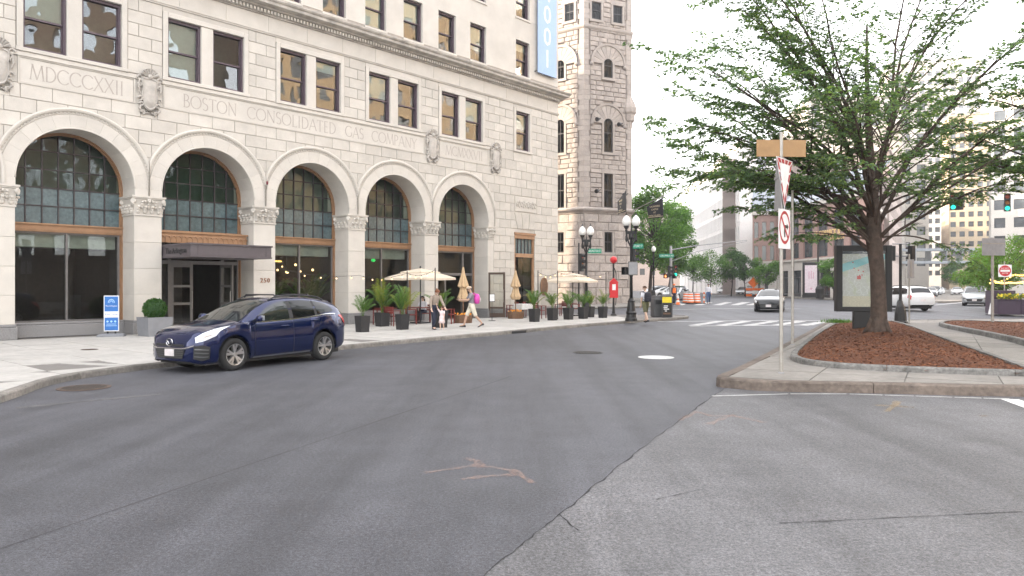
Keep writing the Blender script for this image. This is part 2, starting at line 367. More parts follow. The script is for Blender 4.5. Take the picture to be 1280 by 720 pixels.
# ------------------------------------------------------------------ pavement along the stone building
UX, UY = .6636, .74809                                  # along the facade; depth axis runs (-UY, UX)
FO = Vector((-21.05, 18.671, .13))                      # facade origin
def fw(t, d, z=0.): return Vector((FO.x+t*UX+d*UY, FO.y+t*UY-d*UX, FO.z+z))      # d metres in front of the facade
def tf(x, y): x -= FO.x; y -= FO.y; return (x*UX+y*UY, x*UY-y*UX)
KERB = [(-60, 1.5), (-30, 2.0), (-18, 3.2), (-12.5, 5.2), (-9.8, 7.4), (-8.5, 9.4), (-8.2, 10.8), (-8.24, 11.9), (-8.5, 12.9), (-8.8, 13.9), (-8.85, 14.9), (-8.53, 16.03), (-8.06, 17.25),
        (-6.75, 19.3), (-5.16, 21.7), (-3.7, 23.9), (-2.27, 26.1), (-1.1, 27.5), (.26, 29.6), (2.2, 32.5), (4.4, 35.5), (6.7, 38.2), (8.3, 39.3), (9.5, 40.2), (9.9, 41.2), (9.4, 42.2), (8.0, 43.2), (-4, 54.0), (-20, 68)]
def dense(pts, st):
    out = []
    for a, b in zip(pts, pts[1:]):
        n = max(1, int(math.hypot(b[0]-a[0], b[1]-a[1])/st)); out += sub(a, b, n)[:-1]
    return out+[pts[-1]]
def smooth_line(pts, it=2):
    for _ in range(it):
        q = [pts[0]]
        for a, b in zip(pts, pts[1:]): q += [(a[0]*.75+b[0]*.25, a[1]*.75+b[1]*.25), (a[0]*.25+b[0]*.75, a[1]*.25+b[1]*.75)]
        pts = q+[pts[-1]]
    return pts
KS = smooth_line(KERB, 2)
def offset(pts, d):
    out = []
    for i, p in enumerate(pts):
        a = pts[max(0, i-1)]; b = pts[min(len(pts)-1, i+1)]; v = Vector((b[0]-a[0], b[1]-a[1])); v.normalize(); out.append((p[0]-v.y*d, p[1]+v.x*d))
    return out
def flat(poly, z0, z1, name, material, **kw):
    bm = bmesh.new(); top = [bm.verts.new((x, y, z1+G(x, y))) for x, y in poly]; bot = [bm.verts.new((x, y, z0+G(x, y))) for x, y in poly]
    f = bm.faces.new(top); n = len(poly)
    for i in range(n): bm.faces.new((bot[i], bot[(i+1) % n], top[(i+1) % n], top[i]))
    bmesh.ops.triangulate(bm, faces=[f]); bmesh.ops.recalc_face_normals(bm, faces=bm.faces)
    me = bpy.data.meshes.new(name); bm.to_mesh(me); bm.free(); me.materials.append(MATS[material]); return put(name, me, **kw)
side = flat(offset(KS, .12)+[(-60, 60)], -.1, .118, 'sidewalk', 'concrete_joint', kind='structure')
def kerb_run(pts, parent, wd=.16, zt=.132, st=1.9, material='kerb_granite', zb=-.1, lo=0, hi=10**9, side_=1):
    ln = dense(pts, .28); acc = 0; cur = [ln[0]]; k = 0
    def stone(c):
        nonlocal k
        k += 1
        if len(c) < 2: return
        mb = MB(); o = offset(c, wd*side_); rings = []
        for i in range(len(c)):
            g = G(*c[i]); (x, y), (u, v) = c[i], o[i]
            j1 = rr.uniform(-.008, .008)
            lx, ly = (u-x)/wd, (v-y)/wd
            rings.append([(x-lx*.012, y-ly*.012, zb+g), (x+lx*j1, y+ly*j1, zt-.03+g), (x+lx*.02, y+ly*.02, zt-.004+g+j1*.4), (x+lx*.05, y+ly*.05, zt+g), (u, v, zt+g), (u, v, zb+g)])
        d = Vector((c[1][0]-c[0][0], c[1][1]-c[0][1])).normalized()*.006
        rings[0] = [(p[0]+d.x, p[1]+d.y, p[2]) for p in rings[0]]
        e = Vector((c[-1][0]-c[-2][0], c[-1][1]-c[-2][1])).normalized()*.006
        rings[-1] = [(p[0]-e.x, p[1]-e.y, p[2]) for p in rings[-1]]
        if side_ < 0: rings = [list(reversed(r)) for r in rings]
        mb.loft(rings, cap=True); mb.build('kerb_stone', MATS[material], parent)
    for a, b in zip(ln, ln[1:]):
        cur.append(b); acc += math.hypot(b[0]-a[0], b[1]-a[1])
        if acc >= st: stone(cur); cur = [b]; acc = rr.uniform(-.25, .25)
    stone(cur)
k0 = next(i for i, p in enumerate(KS) if p[0] > -14)
k1 = next(i for i, p in enumerate(KS) if p[1] > 45)
kerb_run(KS[k0:k1], side)
# paving slabs, clipped by the kerb; each its own slab
KI = dense(offset(KS, .17)[k0:k1], .6)
KT = [tf(*p) for p in KI]
def inside_line(poly):
    # cut the slab by the kerb's inner edge (local straight pieces)
    t0 = min(p[0] for p in poly); t1 = max(p[0] for p in poly); d0 = min(p[1] for p in poly); d1 = max(p[1] for p in poly)
    near = [i for i in range(len(KT)-1) if max(KT[i][0], KT[i+1][0]) > t0-.1 and min(KT[i][0], KT[i+1][0]) < t1+.1 and max(KT[i][1], KT[i+1][1]) > d0-.1 and min(KT[i][1], KT[i+1][1]) < d1+.1]
    if not near:
        c = ((t0+t1)/2, (d0+d1)/2)
        j = min(range(len(KT)-1), key=lambda i: (KT[i][0]-c[0])**2+(KT[i][1]-c[1])**2)
        a, b = KT[j], KT[j+1]; 
        return poly if (b[0]-a[0])*(c[1]-a[1])-(b[1]-a[1])*(c[0]-a[0]) < 0 else []
    a, b = KT[near[0]], KT[near[-1]+1]
    dx, dy = b[0]-a[0], b[1]-a[1]; big = 50
    hp = [b, a, (a[0]+dy*big, a[1]-dx*big), (b[0]+dy*big, b[1]-dx*big)]
    return clip(poly, hp)
SL = 1.52
for i in range(0, 27):
    for j in range(0, 9):
        t0 = -1+i*SL; d0 = .10+j*SL
        if t0 > 36.0 and False: continue
        q = [(t0+.011, d0+.011), (t0+SL-.011, d0+.011), (t0+SL-.011, d0+SL-.011), (t0+.011, d0+SL-.011)]
        pl = inside_line(q)
        if len(pl) < 3: continue
        W = [fw(t, d) for t, d in pl]
        if max(v.y for v in W) < 8.5: continue
        mb = MB(); dz = rr.uniform(-.002, .003); mb.prism([(v.x, v.y) for v in reversed(W)], .10, .13+dz, bot=False); mb.build('paving_slab', MATS['concrete'], side)
for i in range(24, 27):                                  # round the corner beside the stone building
    pass
# a drain gully in the kerb
mb = MB(); c = gp(648, 416.5); mb.box(-.42, .42, -.03, .05, .005, .10); mb.build('drain_inlet', MATS['crack'], loc=(c[0]+.02, c[1]-.03, 0), rz=math.atan2(UY, UX), label='dark kerb drain inlet below the pavement near the walking man', cat='drain')

# pavements beyond the crossing
TW = [(-40, 71), (-4, 59.5), (10.5, 58.3), (12.6, 59), (13.4, 61), (14.5, 80), (18, 140), (24, 220)]
ts = flat(offset(smooth_line(TW), .14)+[(-60, 220)], -.1, .115, 'sidewalk', 'concrete_island', kind='structure'); kerb_run(smooth_line(TW)[:40], ts, st=3.)
BR = [(300, 390), (62, 104), (47, 76), (41, 69), (38.5, 68.5), (36.5, 71), (35.4, 80), (34.5, 104), (36, 140), (42, 230)]
bs_ = flat(offset(smooth_line(list(BR)), .14)+[(120, 300)], -.1, .115, 'sidewalk', 'concrete_island', kind='structure'); kerb_run(smooth_line(BR)[6:36], bs_, st=3.)
RS = [(60, 20), (40, 34), (34.2, 40.5), (33.8, 43), (35, 47), (60, 88), (240, 385)]
rs_ = flat(list(reversed(offset(smooth_line(RS), -.14)))+[(260, 330), (140, 20)][::-1][::-1] if False else offset(smooth_line(RS), -.14)+[(300, 330), (140, 20)], -.1, .115, 'sidewalk', 'concrete_island', kind='structure'); kerb_run(smooth_line(RS)[4:30], rs_, st=3., side_=-1)

# ------------------------------------------------------------------ the traffic island
A_ = [(20, 11.2), (12.6, 12.55), gp(1280, 497), gp(1100, 492), gp(1000, 490.5), gp(940, 488.5), (4.15, 13.55), (3.82, 13.85), (3.95, 14.25), (4.6, 15.3), gp(985, 430, .1), (10.2, 26.0), (13.9, 33.2), (14.7, 34.4), (15.8, 34.9), (18.5, 35.6), (24, 36.4), (31, 37.0)]
AS = smooth_line(list(reversed(A_)), 2)                # runs with the island on its left? (checked by area below)
def area(p): return sum(a[0]*b[1]-b[0]*a[1] for a, b in zip(p, p[1:]+p[:1]))/2
ring = AS+[(34, 30), (34, 12)]
isl = flat(offset(AS, .2)+[(34, 30), (34, 9)], -.1, .165, 'island_pavement', 'concrete_joint', kind='structure')
kerb_run(AS, isl, wd=.22, zt=.185, st=2.2, material='kerb_stained')
# island paving slabs
IN = offset(AS, .23); IN = IN+[(33, 33), (33, 10)]
def pip(p, poly):
    c = False; n = len(poly)
    for i in range(n):
        a, b = poly[i], poly[i-1]
        if (a[1] > p[1]) != (b[1] > p[1]) and p[0] < (b[0]-a[0])*(p[1]-a[1])/(b[1]-a[1])+a[0]: c = not c
    return c
def slab_bm(poly_c, region):
    pass
import mathutils.geometry as mg
from mathutils import geometry as _g
def cut_polys(q, region):                               # grid-square against a polygon region: keep if mostly inside, trim vertices to it
    ins = [pip(p, region) for p in q]
    if all(ins): return q
    if not any(ins): return []
    out = []
    for i in range(len(q)):
        a, b = q[i], q[(i+1) % len(q)]; ia, ib = ins[i], ins[(i+1) % len(q)]
        if ia: out.append(a)
        if ia != ib:
            lo_, hi_ = (a, b) if ia else (b, a)
            for _ in range(14):
                m = ((lo_[0]+hi_[0])/2, (lo_[1]+hi_[1])/2)
                if pip(m, region): lo_ = m
                else: hi_ = m
            out.append(lo_)
    return out
th = math.atan2(.86, .5)
for i in range(-14, 22):
    for j in range(-26, 12):
        def W_(a, b): a *= 1.5; b *= 1.5; return (4+a*math.cos(th)-b*math.sin(th), 14+a*math.sin(th)+b*math.cos(th))
        e = .007
        q = [W_(i+e, j+e), W_(i+1-e, j+e), W_(i+1-e, j+1-e), W_(i+e, j+1-e)]
        q4 = []
        for a, b in zip(q, q[1:]+q[:1]): q4 += sub(a, b, 4)[:-1]
        pl = cut_polys(q4, IN)
        if len(pl) < 3 or abs(area(pl)) < .02: continue
        dz = rr.uniform(-.002, .003)
        mb = MB(); n = len(pl)
        mb.add([(x, y, .185+dz+G(x, y)) for x, y in pl]+[(x, y, .15+G(x, y)) for x, y in pl], [tuple(range(n))]+[(i2, n+i2, n+(i2+1) % n, (i2+1) % n) for i2 in range(n)])
        mb.build('paving_slab', MATS['concrete_island'], isl)
# planting beds
BED1 = [gp(1300, 470, .2), gp(1180, 466.5, .2), gp(1060, 461.0, .2), gp(1010, 456, .2), gp(990, 451, .2), gp(987, 446, .2), gp(997, 436, .2), gp(1020, 418, .2), gp(1040, 406.5, .2), gp(1060, 403.8, .2), gp(1115, 403.8, .2), gp(1135, 407, .2), gp(1200, 432, .2), gp(1300, 468, .2)]
BED2 = [(26, 14.0), gp(1340, 450, .2), gp(1280, 430.5, .2), gp(1215, 416.5, .2), gp(1178, 409.5, .2), gp(1172, 406.5, .2), gp(1190, 404.2, .2), gp(1280, 407, .2), (27, 30)]
def bed(poly, kx, seed, kerb_h, name_label, mound, tree_c=None):
    r = random.Random(seed)
    P_ = smooth_line(poly+[poly[0]], 1)
    if area(P_) < 0: P_ = P_[::-1]
    t = thing('planting_bed', name_label, 'planting bed', (0, 0, 0))
    kerb_run(P_, t, wd=.15, zt=.185+kerb_h, zb=.15, st=2.3, material='kerb_grey')
    inn = offset(P_, .14)
    xs = [p[0] for p in inn]; ys = [p[1] for p in inn]; st = .16
    nx = int((max(xs)-min(xs))/st)+2; ny = int((max(ys)-min(ys))/st)+2
    seg = list(zip(inn, inn[1:]+inn[:1]))
    def edge(x, y):
        best = 9
        for a, b in seg:
            dx, dy = b[0]-a[0], b[1]-a[1]; l2 = dx*dx+dy*dy
            if l2 < 1e-9: continue
            u = max(0, min(1, ((x-a[0])*dx+(y-a[1])*dy)/l2)); best = min(best, math.hypot(x-a[0]-u*dx, y-a[1]-u*dy))
        return best
    def hz(x, y, e):
        h = .185+kerb_h-.035+mound*sst(e/2.0)+.03*mnoise.noise((x*1.1, y*1.1, seed))+.012*mnoise.noise((x*6, y*6, seed))
        if tree_c: d = math.hypot(x-tree_c[0], y-tree_c[1]); h += .10*math.exp(-(d/.8)**2)
        return h+G(x, y)
    idx = {}; mb = MB(); pos = []
    for j in range(ny):
        for i in range(nx):
            x, y = min(xs)+i*st, min(ys)+j*st
            if pip((x, y), inn): e = edge(x, y)
            else:
                e = edge(x, y)
                if e > st*1.2: continue
                e = 0
            idx[i, j] = len(mb.v); mb.v.append((x, y, hz(x, y, e)-(0.0 if e > 0 else .03))); pos.append((x, y, e))
    for (i, j) in idx:
        if all(k in idx for k in ((i+1, j), (i+1, j+1), (i, j+1))): mb.f.append((idx[i, j], idx[i+1, j], idx[i+1, j+1], idx[i, j+1])); mb.m.append(0)
    mb.build('soil', MATS['mulch_soil'], t, smooth=True)
    ch = MB(); pts = [p for p in pos if p[2] > .02]; n = int(kx*len(pts))
    V = np.zeros((n*4, 3), dtype=np.float32)
    for k in range(n):
        x, y, e = pts[r.randrange(len(pts))]; x += r.uniform(-.5, .5)*st; y += r.uniform(-.5, .5)*st
        z = hz(x, y, e)+r.uniform(.002, .018); a = r.uniform(0, 6.28); l = r.uniform(.012, .038); w_ = r.uniform(.005, .012); tl = r.uniform(-.35, .35); tr = r.uniform(-.5, .5)
        ca, sa = math.cos(a), math.sin(a)
        for q, (u, v) in enumerate(((-1, -1), (1, -1), (1, 1), (-1, 1))):
            V[k*4+q] = (x+ca*u*l-sa*v*w_, y+sa*u*l+ca*v*w_, z+u*l*tl+v*w_*tr)
    for gi, mname in enumerate(('mulch_chip', 'mulch_chip_dark')):
        sel = np.arange(gi, n, 2); VV = V.reshape(n, 4, 3)[sel].reshape(-1, 3)
        me = bpy.data.meshes.new('mulch'); me.from_pydata(VV.tolist(), [], [(4*k, 4*k+1, 4*k+2, 4*k+3) for k in range(len(sel))]); me.materials.append(MATS[mname]); me.update()
        put('mulch', me, t, kind='stuff')
    return t, hz
mat('mulch_soil', (.10,.036,.016), .95, var=.5, vs=30, bump=1, bs=45)
mat('mulch_chip', (.20,.070,.027), .9, var=.5, vs=11); mat('mulch_chip_dark', (.12,.042,.017), .9, var=.5, vs=13)
TREE_C = (11.0, 22.2)
bed1, hz1 = bed(BED1, 12.0, 3, .115, 'granite edged bed of brown bark mulch around the big tree trunk', .18, TREE_C)
bed2, hz2 = bed(BED2, 6.0, 4, .17, 'second granite edged mulch bed beyond the concrete walkway', .06)
# ================================================================== the stone building with five arches
RZ = math.atan2(UY, UX)
bld = thing('stone_building', 'cream stone office building with tall round arches, carved inscription bands and long cornice', 'building', FO, RZ)
rb = random.Random(11)
T0, T1 = 1.5, 36.0
CEN = [4.45, 9.15, 13.85, 18.55, 23.2, 27.85]; RI, RO, ZC, WD = 1.86, 2.56, 5.30, 1.15
def ring_cut(z0, z1):                                   # how far from an arch centre a course stops
    if z0-ZC >= RI+.02: return 0
    a = math.sqrt(max(0, RI*RI-max(0, z0-ZC)**2)); b2 = RO*RO-max(0, z1-ZC)**2
    b = math.sqrt(b2) if b2 > 0 else 0
    return max(a+.02, (a+max(b, a))/2)
def intervals(lo, hi, cuts):
    out = []; x = lo
    for a, b in sorted(cuts):
        if a > x: out.append((x, min(a, hi)))
        x = max(x, b)
    if x < hi: out.append((x, hi))
    return [(a, b) for a, b in out if b-a > .05]
courses = []                                            # (z0, z1, cuts)
WIN2 = []                                               # second floor windows (t0, t1)
for c in CEN: WIN2 += [(c-.1-1.53, c-.1-.24), (c-.1+.24, c-.1+1.53)]
PAIRS = [(c-.1-1.73, c-.1+1.73) for c in CEN]
SINGLE = (32.07, 33.28)
CART = [6.83, 11.53, 25.55, 30.3]
NW = (31.95, 33.75)
h = 3.37/7
for k in range(7):
    z0 = 5.05+k*h; z1 = z0+h; cuts = [(c-ring_cut(z0, z1), c+ring_cut(z0, z1)) for c in CEN if ring_cut(z0, z1) > 0]
    if z1 > 8.06: cuts += [(c-.30, c+.30) for c in CART]
    if 6.1 < (z0+z1)/2 < 6.95: cuts.append((31.93, 33.95))
    if (z0+z1)/2 < 5.9: cuts.append((32.2-.14*(k), 33.6+.14*k))
    courses.append((z0, z1, cuts, k))
for k in range(2): courses.append((8.42+k*.54, 8.96+k*.54, [(T0, 30.8), (31.85, 33.5)] if k == 1 else [(T0, 30.8)], k+7))
h = 2.75/6
for k in range(6):
    z0 = 9.5+k*h; courses.append((z0, z0+h, PAIRS+[(SINGLE[0]-.2, SINGLE[1]+.2)] if k < 6 else [], k+9))
h = 4.55/10
for k in range(10):
    z0 = .5+k*h; courses.append((z0, z0+h, [(T0, 30.17)]+([NW] if z0 < 4.8 else []), k))
wall = MB(); blocks = []
BL = .93
for z0, z1, cuts, par in courses:
    for a, b in intervals(T0, T1, cuts):
        wall.box(a+.004, b-.004, .03, .9, z0, z1)
        off = (par % 2)*BL/2
        ks = [a]+[k*BL+off for k in range(0, 60) if a+.26 < k*BL+off < b-.26]+[b]
        for p, q in zip(ks, ks[1:]): blocks.append((p, q, z0, z1))
g = .0085
mb = MB(); blocks.sort(key=lambda b: -((b[1]-b[0])/((b[0]+b[1])/2+16)**1.5))
rest = MB(); nblk = 0
for i, (p, q, z0, z1) in enumerate(blocks):
    dy = rb.uniform(-.004, .004)
    m = MB() if i < 300 else rest
    m.cham(p+g, q-g, dy, .05, z0+g, z1-g, .010)
    if i < 300: m.build('stone_block', MATS['stone'], bld)
if rest.v: rest.build('stone_blocks', MATS['stone'], bld, kind='stuff')
# arch-zone backing below the capitals: piers and their blocks
PIER = [(CEN[i]+RI, CEN[i+1]-RI) for i in range(5)]+[(T0, CEN[0]-RI), (CEN[5]+RI, 30.17)]
for a, b in PIER:
    wall.box(a+.02, b-.02, .03, WD+.2, 0, 5.06)
    zs = [.5, 1.45, 2.4, 3.36, 4.33]
    for z0, z1 in zip(zs, zs[1:]):
        m = MB(); m.cham(a, b, rb.uniform(-.002, .002), WD-.02, z0+.004, z1-.004, .006); m.build('pier_block', MATS['stone_smooth'], bld)
    m = MB(); m.cham(a-.06, b+.06, -.07, WD-.03, 0, .40, .015); m.cham(a-.035, b+.035, -.045, WD-.03, .403, .497, .02); m.build('granite_plinth', MATS['granite_grey'], bld)
# capital: astragal, carved bell with leaves and corner scrolls, abacus
def capital(a, b):
    m = MB(); w_ = b-a
    m.box(a-.03, b+.03, -.03, WD-.05, 4.335, 4.40)
    m.loft([[(a+.0-o, 0-o, z), (b+o, 0-o, z), (b+o, WD-.06, z), (a-o, WD-.06, z)] for o, z in ((0., 4.40), (.0, 4.55), (.03, 4.8), (.075, 4.93))])
    m.box(a-.09, b+.09, -.09, WD-.06, 4.945, 4.99); m.box(a-.12, b+.12, -.12, WD-.06, 4.993, 5.055)
    def leaf(cx, cy, nx, ny, h0, h1, wd):
        for s in range(3):
            z = h0+(h1-h0)*s/2.6; o = .02+.03*s+(.035 if s == 2 else 0)
            m.ball((cx+nx*o, cy+ny*o, z+.05), wd*(1-.15*s), 6, sz=.9, sy=.75)
    for i in range(4):
        x = a+w_*(i+.5)/4; leaf(x, 0, 0, -1, 4.43, 4.66, .085)
    for i in range(3):
        x = a+w_*(i+1)/4; leaf(x, -.02, 0, -1, 4.6, 4.84, .07)
    for sx, x in ((-1, a), (1, b)):
        for i in range(4): leaf(x, .12+i*.27, sx, 0, 4.43, 4.68, .085)
        for y in (-.05, WD-.2): 
            m.lathe([(.03, -.05), (.085, -.05), (.10, 0), (.085, .05), (.03, .05)], 10, M=Matrix.Translation((x+sx*.05, y, 4.86)) @ Matrix.Rotation(R(45)*sx, 4, 'Z') @ Matrix.Rotation(R(90), 4, 'X'))
            m.ball((x+sx*.07, y-.02, 4.78), .055, 6)
    cx = (a+b)/2; m.ball((cx, -.09, 4.9), .075, 8); m.ball((cx-.13, -.06, 4.86), .06, 6); m.ball((cx+.13, -.06, 4.86), .06, 6)
    return m.build('capital', MATS['stone'], bld, smooth=False)
for a, b in PIER[:5]+[PIER[6]]: capital(a, b)
# archivolts
def archivolt(c):
    na = 13
    for k in range(na):                                 # wedge stones, deep enough to make the soffit
        a0, a1 = math.pi*k/na, math.pi*(k+1)/na
        e = .0009; rings = []
        def pt(r, a): return (c+r*math.cos(a), ZC+r*math.sin(a))
        n = 4; m = MB(); vs = []; dp = rb.uniform(-.002, .002)
        for j in range(n+1):
            a = a0+e+(a1-a0-2*e)*j/n
            for r, y in ((RI, WD+.05), (RI, -.03+dp), (RI+.03, -.05+dp), (RI+.47, -.05+dp), (RI+.47, .1)): x, z = pt(r, a); vs.append((x, y, z))
        fs = [(j*5+i, (j+1)*5+i, (j+1)*5+i+1, j*5+i+1) for j in range(n) for i in range(4)]
        fs += [(0, 1, 2, 3, 4), tuple(n*5+i for i in (4, 3, 2, 1, 0))]
        m.add(vs, fs); m.build('voussoir', MATS['stone_smooth'], bld)
    for sx in (-1, 1):                                  # stilt blocks between capital and springing
        m = MB(); x0, x1 = sorted((c+sx*RI, c+sx*(RI+.47))); m.cham(x0, x1, -.05, WD+.05, 5.06, ZC, .003); m.build('springer', MATS['stone_smooth'], bld)
    # mouldings outside the wedge stones
    prof = [(RI+.47, 0.), (RI+.475, -.03), (RI+.50, -.045), (RI+.535, -.03), (RI+.56, -.03), (RI+.565, -.075), (RI+.60, -.11), (RI+.65, -.125), (RI+.68, -.11), (RO, -.10), (RO, .03)]
    m = MB(); n = 48; rings = [[(c+sx*r, y, 5.06) for r, y in prof] for sx in (1,)]
    for k in range(n+1):
        a = math.pi*k/n; rings.append([(c+r*math.cos(a), y, ZC+r*math.sin(a)) for r, y in prof])
    rings.append([(c-r, y, 5.06) for r, y in prof])
    # neighbouring mouldings meet in a V over each pier
    lim0, lim1 = c-2.335, c+2.335
    out = []
    for rg in rings:
        out.append([(min(max(x, lim0), lim1) if z < 6.3 and (CEN[0] < c) else x, y, z) for x, y, z in rg])
    m.loft(out, close=False); m.build('arch_moulding', MATS['stone_smooth'], bld, smooth=False)
    m = MB(); nb = 62
    for k in range(nb):
        a = math.pi*(k+.5)/nb; M_ = Matrix.Translation((c+(RI+.548)*math.cos(a), -.045, ZC+(RI+.548)*math.sin(a))) @ Matrix.Rotation(-a, 4, 'Y')
        m.box(-.034, .034, -.02, .03, -.026, .026, M=M_)
    m.build('bead_row', MATS['stone_smooth'], bld, kind='stuff')
for c in CEN: archivolt(c)
# soffit roll at the front edge
for c in CEN:
    m = MB(); m.tube([(c+(RI+.012)*math.cos(math.pi*k/40), -.035, ZC+(RI+.012)*math.sin(math.pi*k/40)) for k in range(41)], .03, 6); m.build('edge_roll', MATS['stone_smooth'], bld, smooth=True)
# ---- inscription band
wall.box(T0, 30.8, .03, .9, 8.42, 9.5)
def panel(a, b):
    m = MB(); m.cham(a, b, .0, .05, 8.455, 9.26, .01); m.build('inscription_panel', MATS['stone_smooth'], bld)
    m = MB()
    for x0, x1, z0, z1 in ((a-.06, b+.06, 9.262, 9.31), (a-.06, b+.06, 8.41, 8.453), (a-.06, a-.002, 8.455, 9.26), (b+.002, b+.06, 8.455, 9.26)): m.box(x0, x1, -.025, .05, z0, z1)
    m.build('panel_frame', MATS['stone'], bld)
for a, b in ((T0, 6.35), (7.42, 10.98), (12.1, 25.02), (26.15, 29.72)): panel(a, b)
for c in CART:
    wall.box(c-.3, c+.3, .0, .06, 8.06, 9.5)
for a, b in ((6.41, 7.36), (11.04, 12.04), (25.08, 26.09), (29.78, 30.8)):
    m = MB(); m.cham(a, b, .002, .05, 8.425, 9.3, .01); m.build('band_stone', MATS['stone'], bld)
m = MB(); m.box(T0, 30.8, -.06, .05, 9.312, 9.37); m.box(T0, 30.8, -.03, .05, 9.373, 9.46); m.build('sill_band', MATS['stone_smooth'], bld)
# letters: roman capitals made of strokes
def arc(cx, cy, rx, ry, a0, a1, n=14): return [(cx+rx*math.cos(R(a0+(a1-a0)*i/n)), cy+ry*math.sin(R(a0+(a1-a0)*i/n))) for i in range(n+1)]
TH, TK = .055, .095                                     # thin and thick strokes (cap height 1)
LET = {
 'M': (.95, [([(.06, 0), (.18, 1)], TH), ([(.18, 1), (.48, .02)], TK), ([(.48, .02), (.78, 1)], TH), ([(.78, 1), (.9, 0)], TK)], [(.06, 0), (.9, 0), (.16, 1), (.8, 1)]),
 'D': (.82, [([(.16, 0), (.16, 1)], TK), (arc(.3, .5, .44, .49, -90, 90), .08), ([(.1, .985), (.3, .985)], TH), ([(.1, .015), (.3, .015)], TH)], []),
 'C': (.84, [(arc(.48, .5, .42, .48, 42, 318, 20), .08)], []),
 'X': (.76, [([(.08, 1), (.68, 0)], TK), ([(.66, 1), (.06, 0)], TH)], [(.08, 1), (.68, 0), (.66, 1), (.06, 0)]),
 'I': (.36, [([(.18, 0), (.18, 1)], TK)], [(.18, 0), (.18, 1)]),
 'B': (.64, [([(.16, 0), (.16, 1)], TK), (arc(.26, .755, .24, .235, -90, 90, 10), .075), (arc(.28, .265, .30, .26, -90, 90, 10), .08), ([(.08, .985), (.28, .985)], TH), ([(.16, .52), (.28, .52)], TH), ([(.08, .012), (.28, .012)], TH)], []),
 'O': (.98, [(arc(.49, .5, .43, .48, 0, 360, 26), .078)], []),
 'S': (.60, [(arc(.30, .745, .2, .235, 35, 235, 12)+arc(.30, .26, .22, .25, 90, -140, 14)[2:], .085)], []),
 'T': (.70, [([(.35, 0), (.35, .97)], TK), ([(.04, .97), (.66, .97)], TH), ([(.05, .985), (.05, .87)], TH), ([(.65, .985), (.65, .87)], TH)], [(.35, 0)]),
 'N': (.88, [([(.14, 0), (.14, 1)], TH), ([(.12, 1), (.74, .02)], TK), ([(.74, 0), (.74, 1)], TH)], [(.14, 0), (.12, 1), (.74, 1)]),
 'L': (.60, [([(.16, 0), (.16, 1)], TK), ([(.1, .015), (.54, .015)], TH), ([(.54, .0), (.55, .14)], TH)], [(.16, 1)]),
 'A': (.84, [([(.06, 0), (.42, 1)], TH), ([(.42, 1), (.78, 0)], TK), ([(.2, .34), (.64, .34)], TH)], [(.06, 0), (.78, 0)]),
 'E': (.58, [([(.16, 0), (.16, 1)], TK), ([(.1, .985), (.5, .985)], TH), ([(.16, .52), (.44, .52)], TH), ([(.1, .015), (.54, .015)], TH)], []),
 'G': (.90, [(arc(.48, .5, .42, .48, 45, 330, 20), .08), ([(.8, .42), (.8, .14)], TK)], [(.8, .42)]),
 'P': (.62, [([(.16, 0), (.16, 1)], TK), (arc(.26, .735, .28, .25, -90, 90, 10), .08), ([(.08, .985), (.28, .985)], TH)], [(.16, 0)]),
 'Y': (.76, [([(.36, 0), (.36, .48)], TK), ([(.36, .48), (.05, 1)], TK), ([(.36, .48), (.68, 1)], TH)], [(.36, 0), (.05, 1), (.68, 1)]),
 'V': (.80, [([(.06, 1), (.4, 0)], TK), ([(.4, 0), (.74, 1)], TH)], [(.06, 1), (.74, 1)]),
}
def strokes(m, s, x0, x1, z, hgt, y, dep=.004):
    tot = sum(LET[ch][0] if ch != ' ' else .6 for ch in s)
    k = (x1-x0)/tot; x = x0
    kx = min(k, hgt*1.05); sp = (x1-x0-tot*kx)/max(1, len(s)-1)
    for ch in s:
        if ch == ' ': x += .6*kx+sp; continue
        wd, st, ser = LET[ch]
        for pts, th_ in st:
            q = [Vector((x+a*kx, 0, z+b*hgt)) for a, b in pts]; n = len(q); L_, R_ = [], []
            closed = (q[0]-q[-1]).length < 1e-4
            for i in range(n):
                a = q[i-1] if i > 0 else (q[-2] if closed else q[0]); b = q[i+1] if i < n-1 else (q[1] if closed else q[-1])
                d = (b-a).normalized(); nn = Vector((-d.z, 0, d.x))
                t2 = th_*hgt*.5*(1. if not (len(pts) > 3) else (.65+.55*abs(nn.x)))
                L_.append(q[i]+nn*t2); R_.append(q[i]-nn*t2)
            vs = [(v.x, y-dep, v.z) for v in L_]+[(v.x, y-dep, v.z) for v in R_]
            m.add(vs, [(i, i+1, n+i+1, n+i) for i in range(n-1)])
        for a, b in ser:
            m.add([(x+(a-.09)*kx, y-dep, z+b*hgt-.008), (x+(a+.09)*kx, y-dep, z+b*hgt-.008), (x+(a+.09)*kx, y-dep, z+b*hgt+.008), (x+(a-.09)*kx, y-dep, z+b*hgt+.008)], [(0, 1, 2, 3)])
        x += wd*kx+sp
m = MB()
for s, a, b in (('MDCCCXXII', 7.70, 10.66), ('BOSTON', 12.77, 14.98), ('CONSOLIDATED', 15.40, 19.73), ('GAS', 20.22, 21.28), ('COMPANY', 21.72, 24.55), ('MCMXXVII', 26.50, 29.30)):
    strokes(m, s, a, b, 8.60, .50, .0)
m.build('shade_toned_letters', MATS['letter_shade_grime'], bld, kind='stuff')  # strokes stand slightly proud; their dark tone paints the shade of grooves
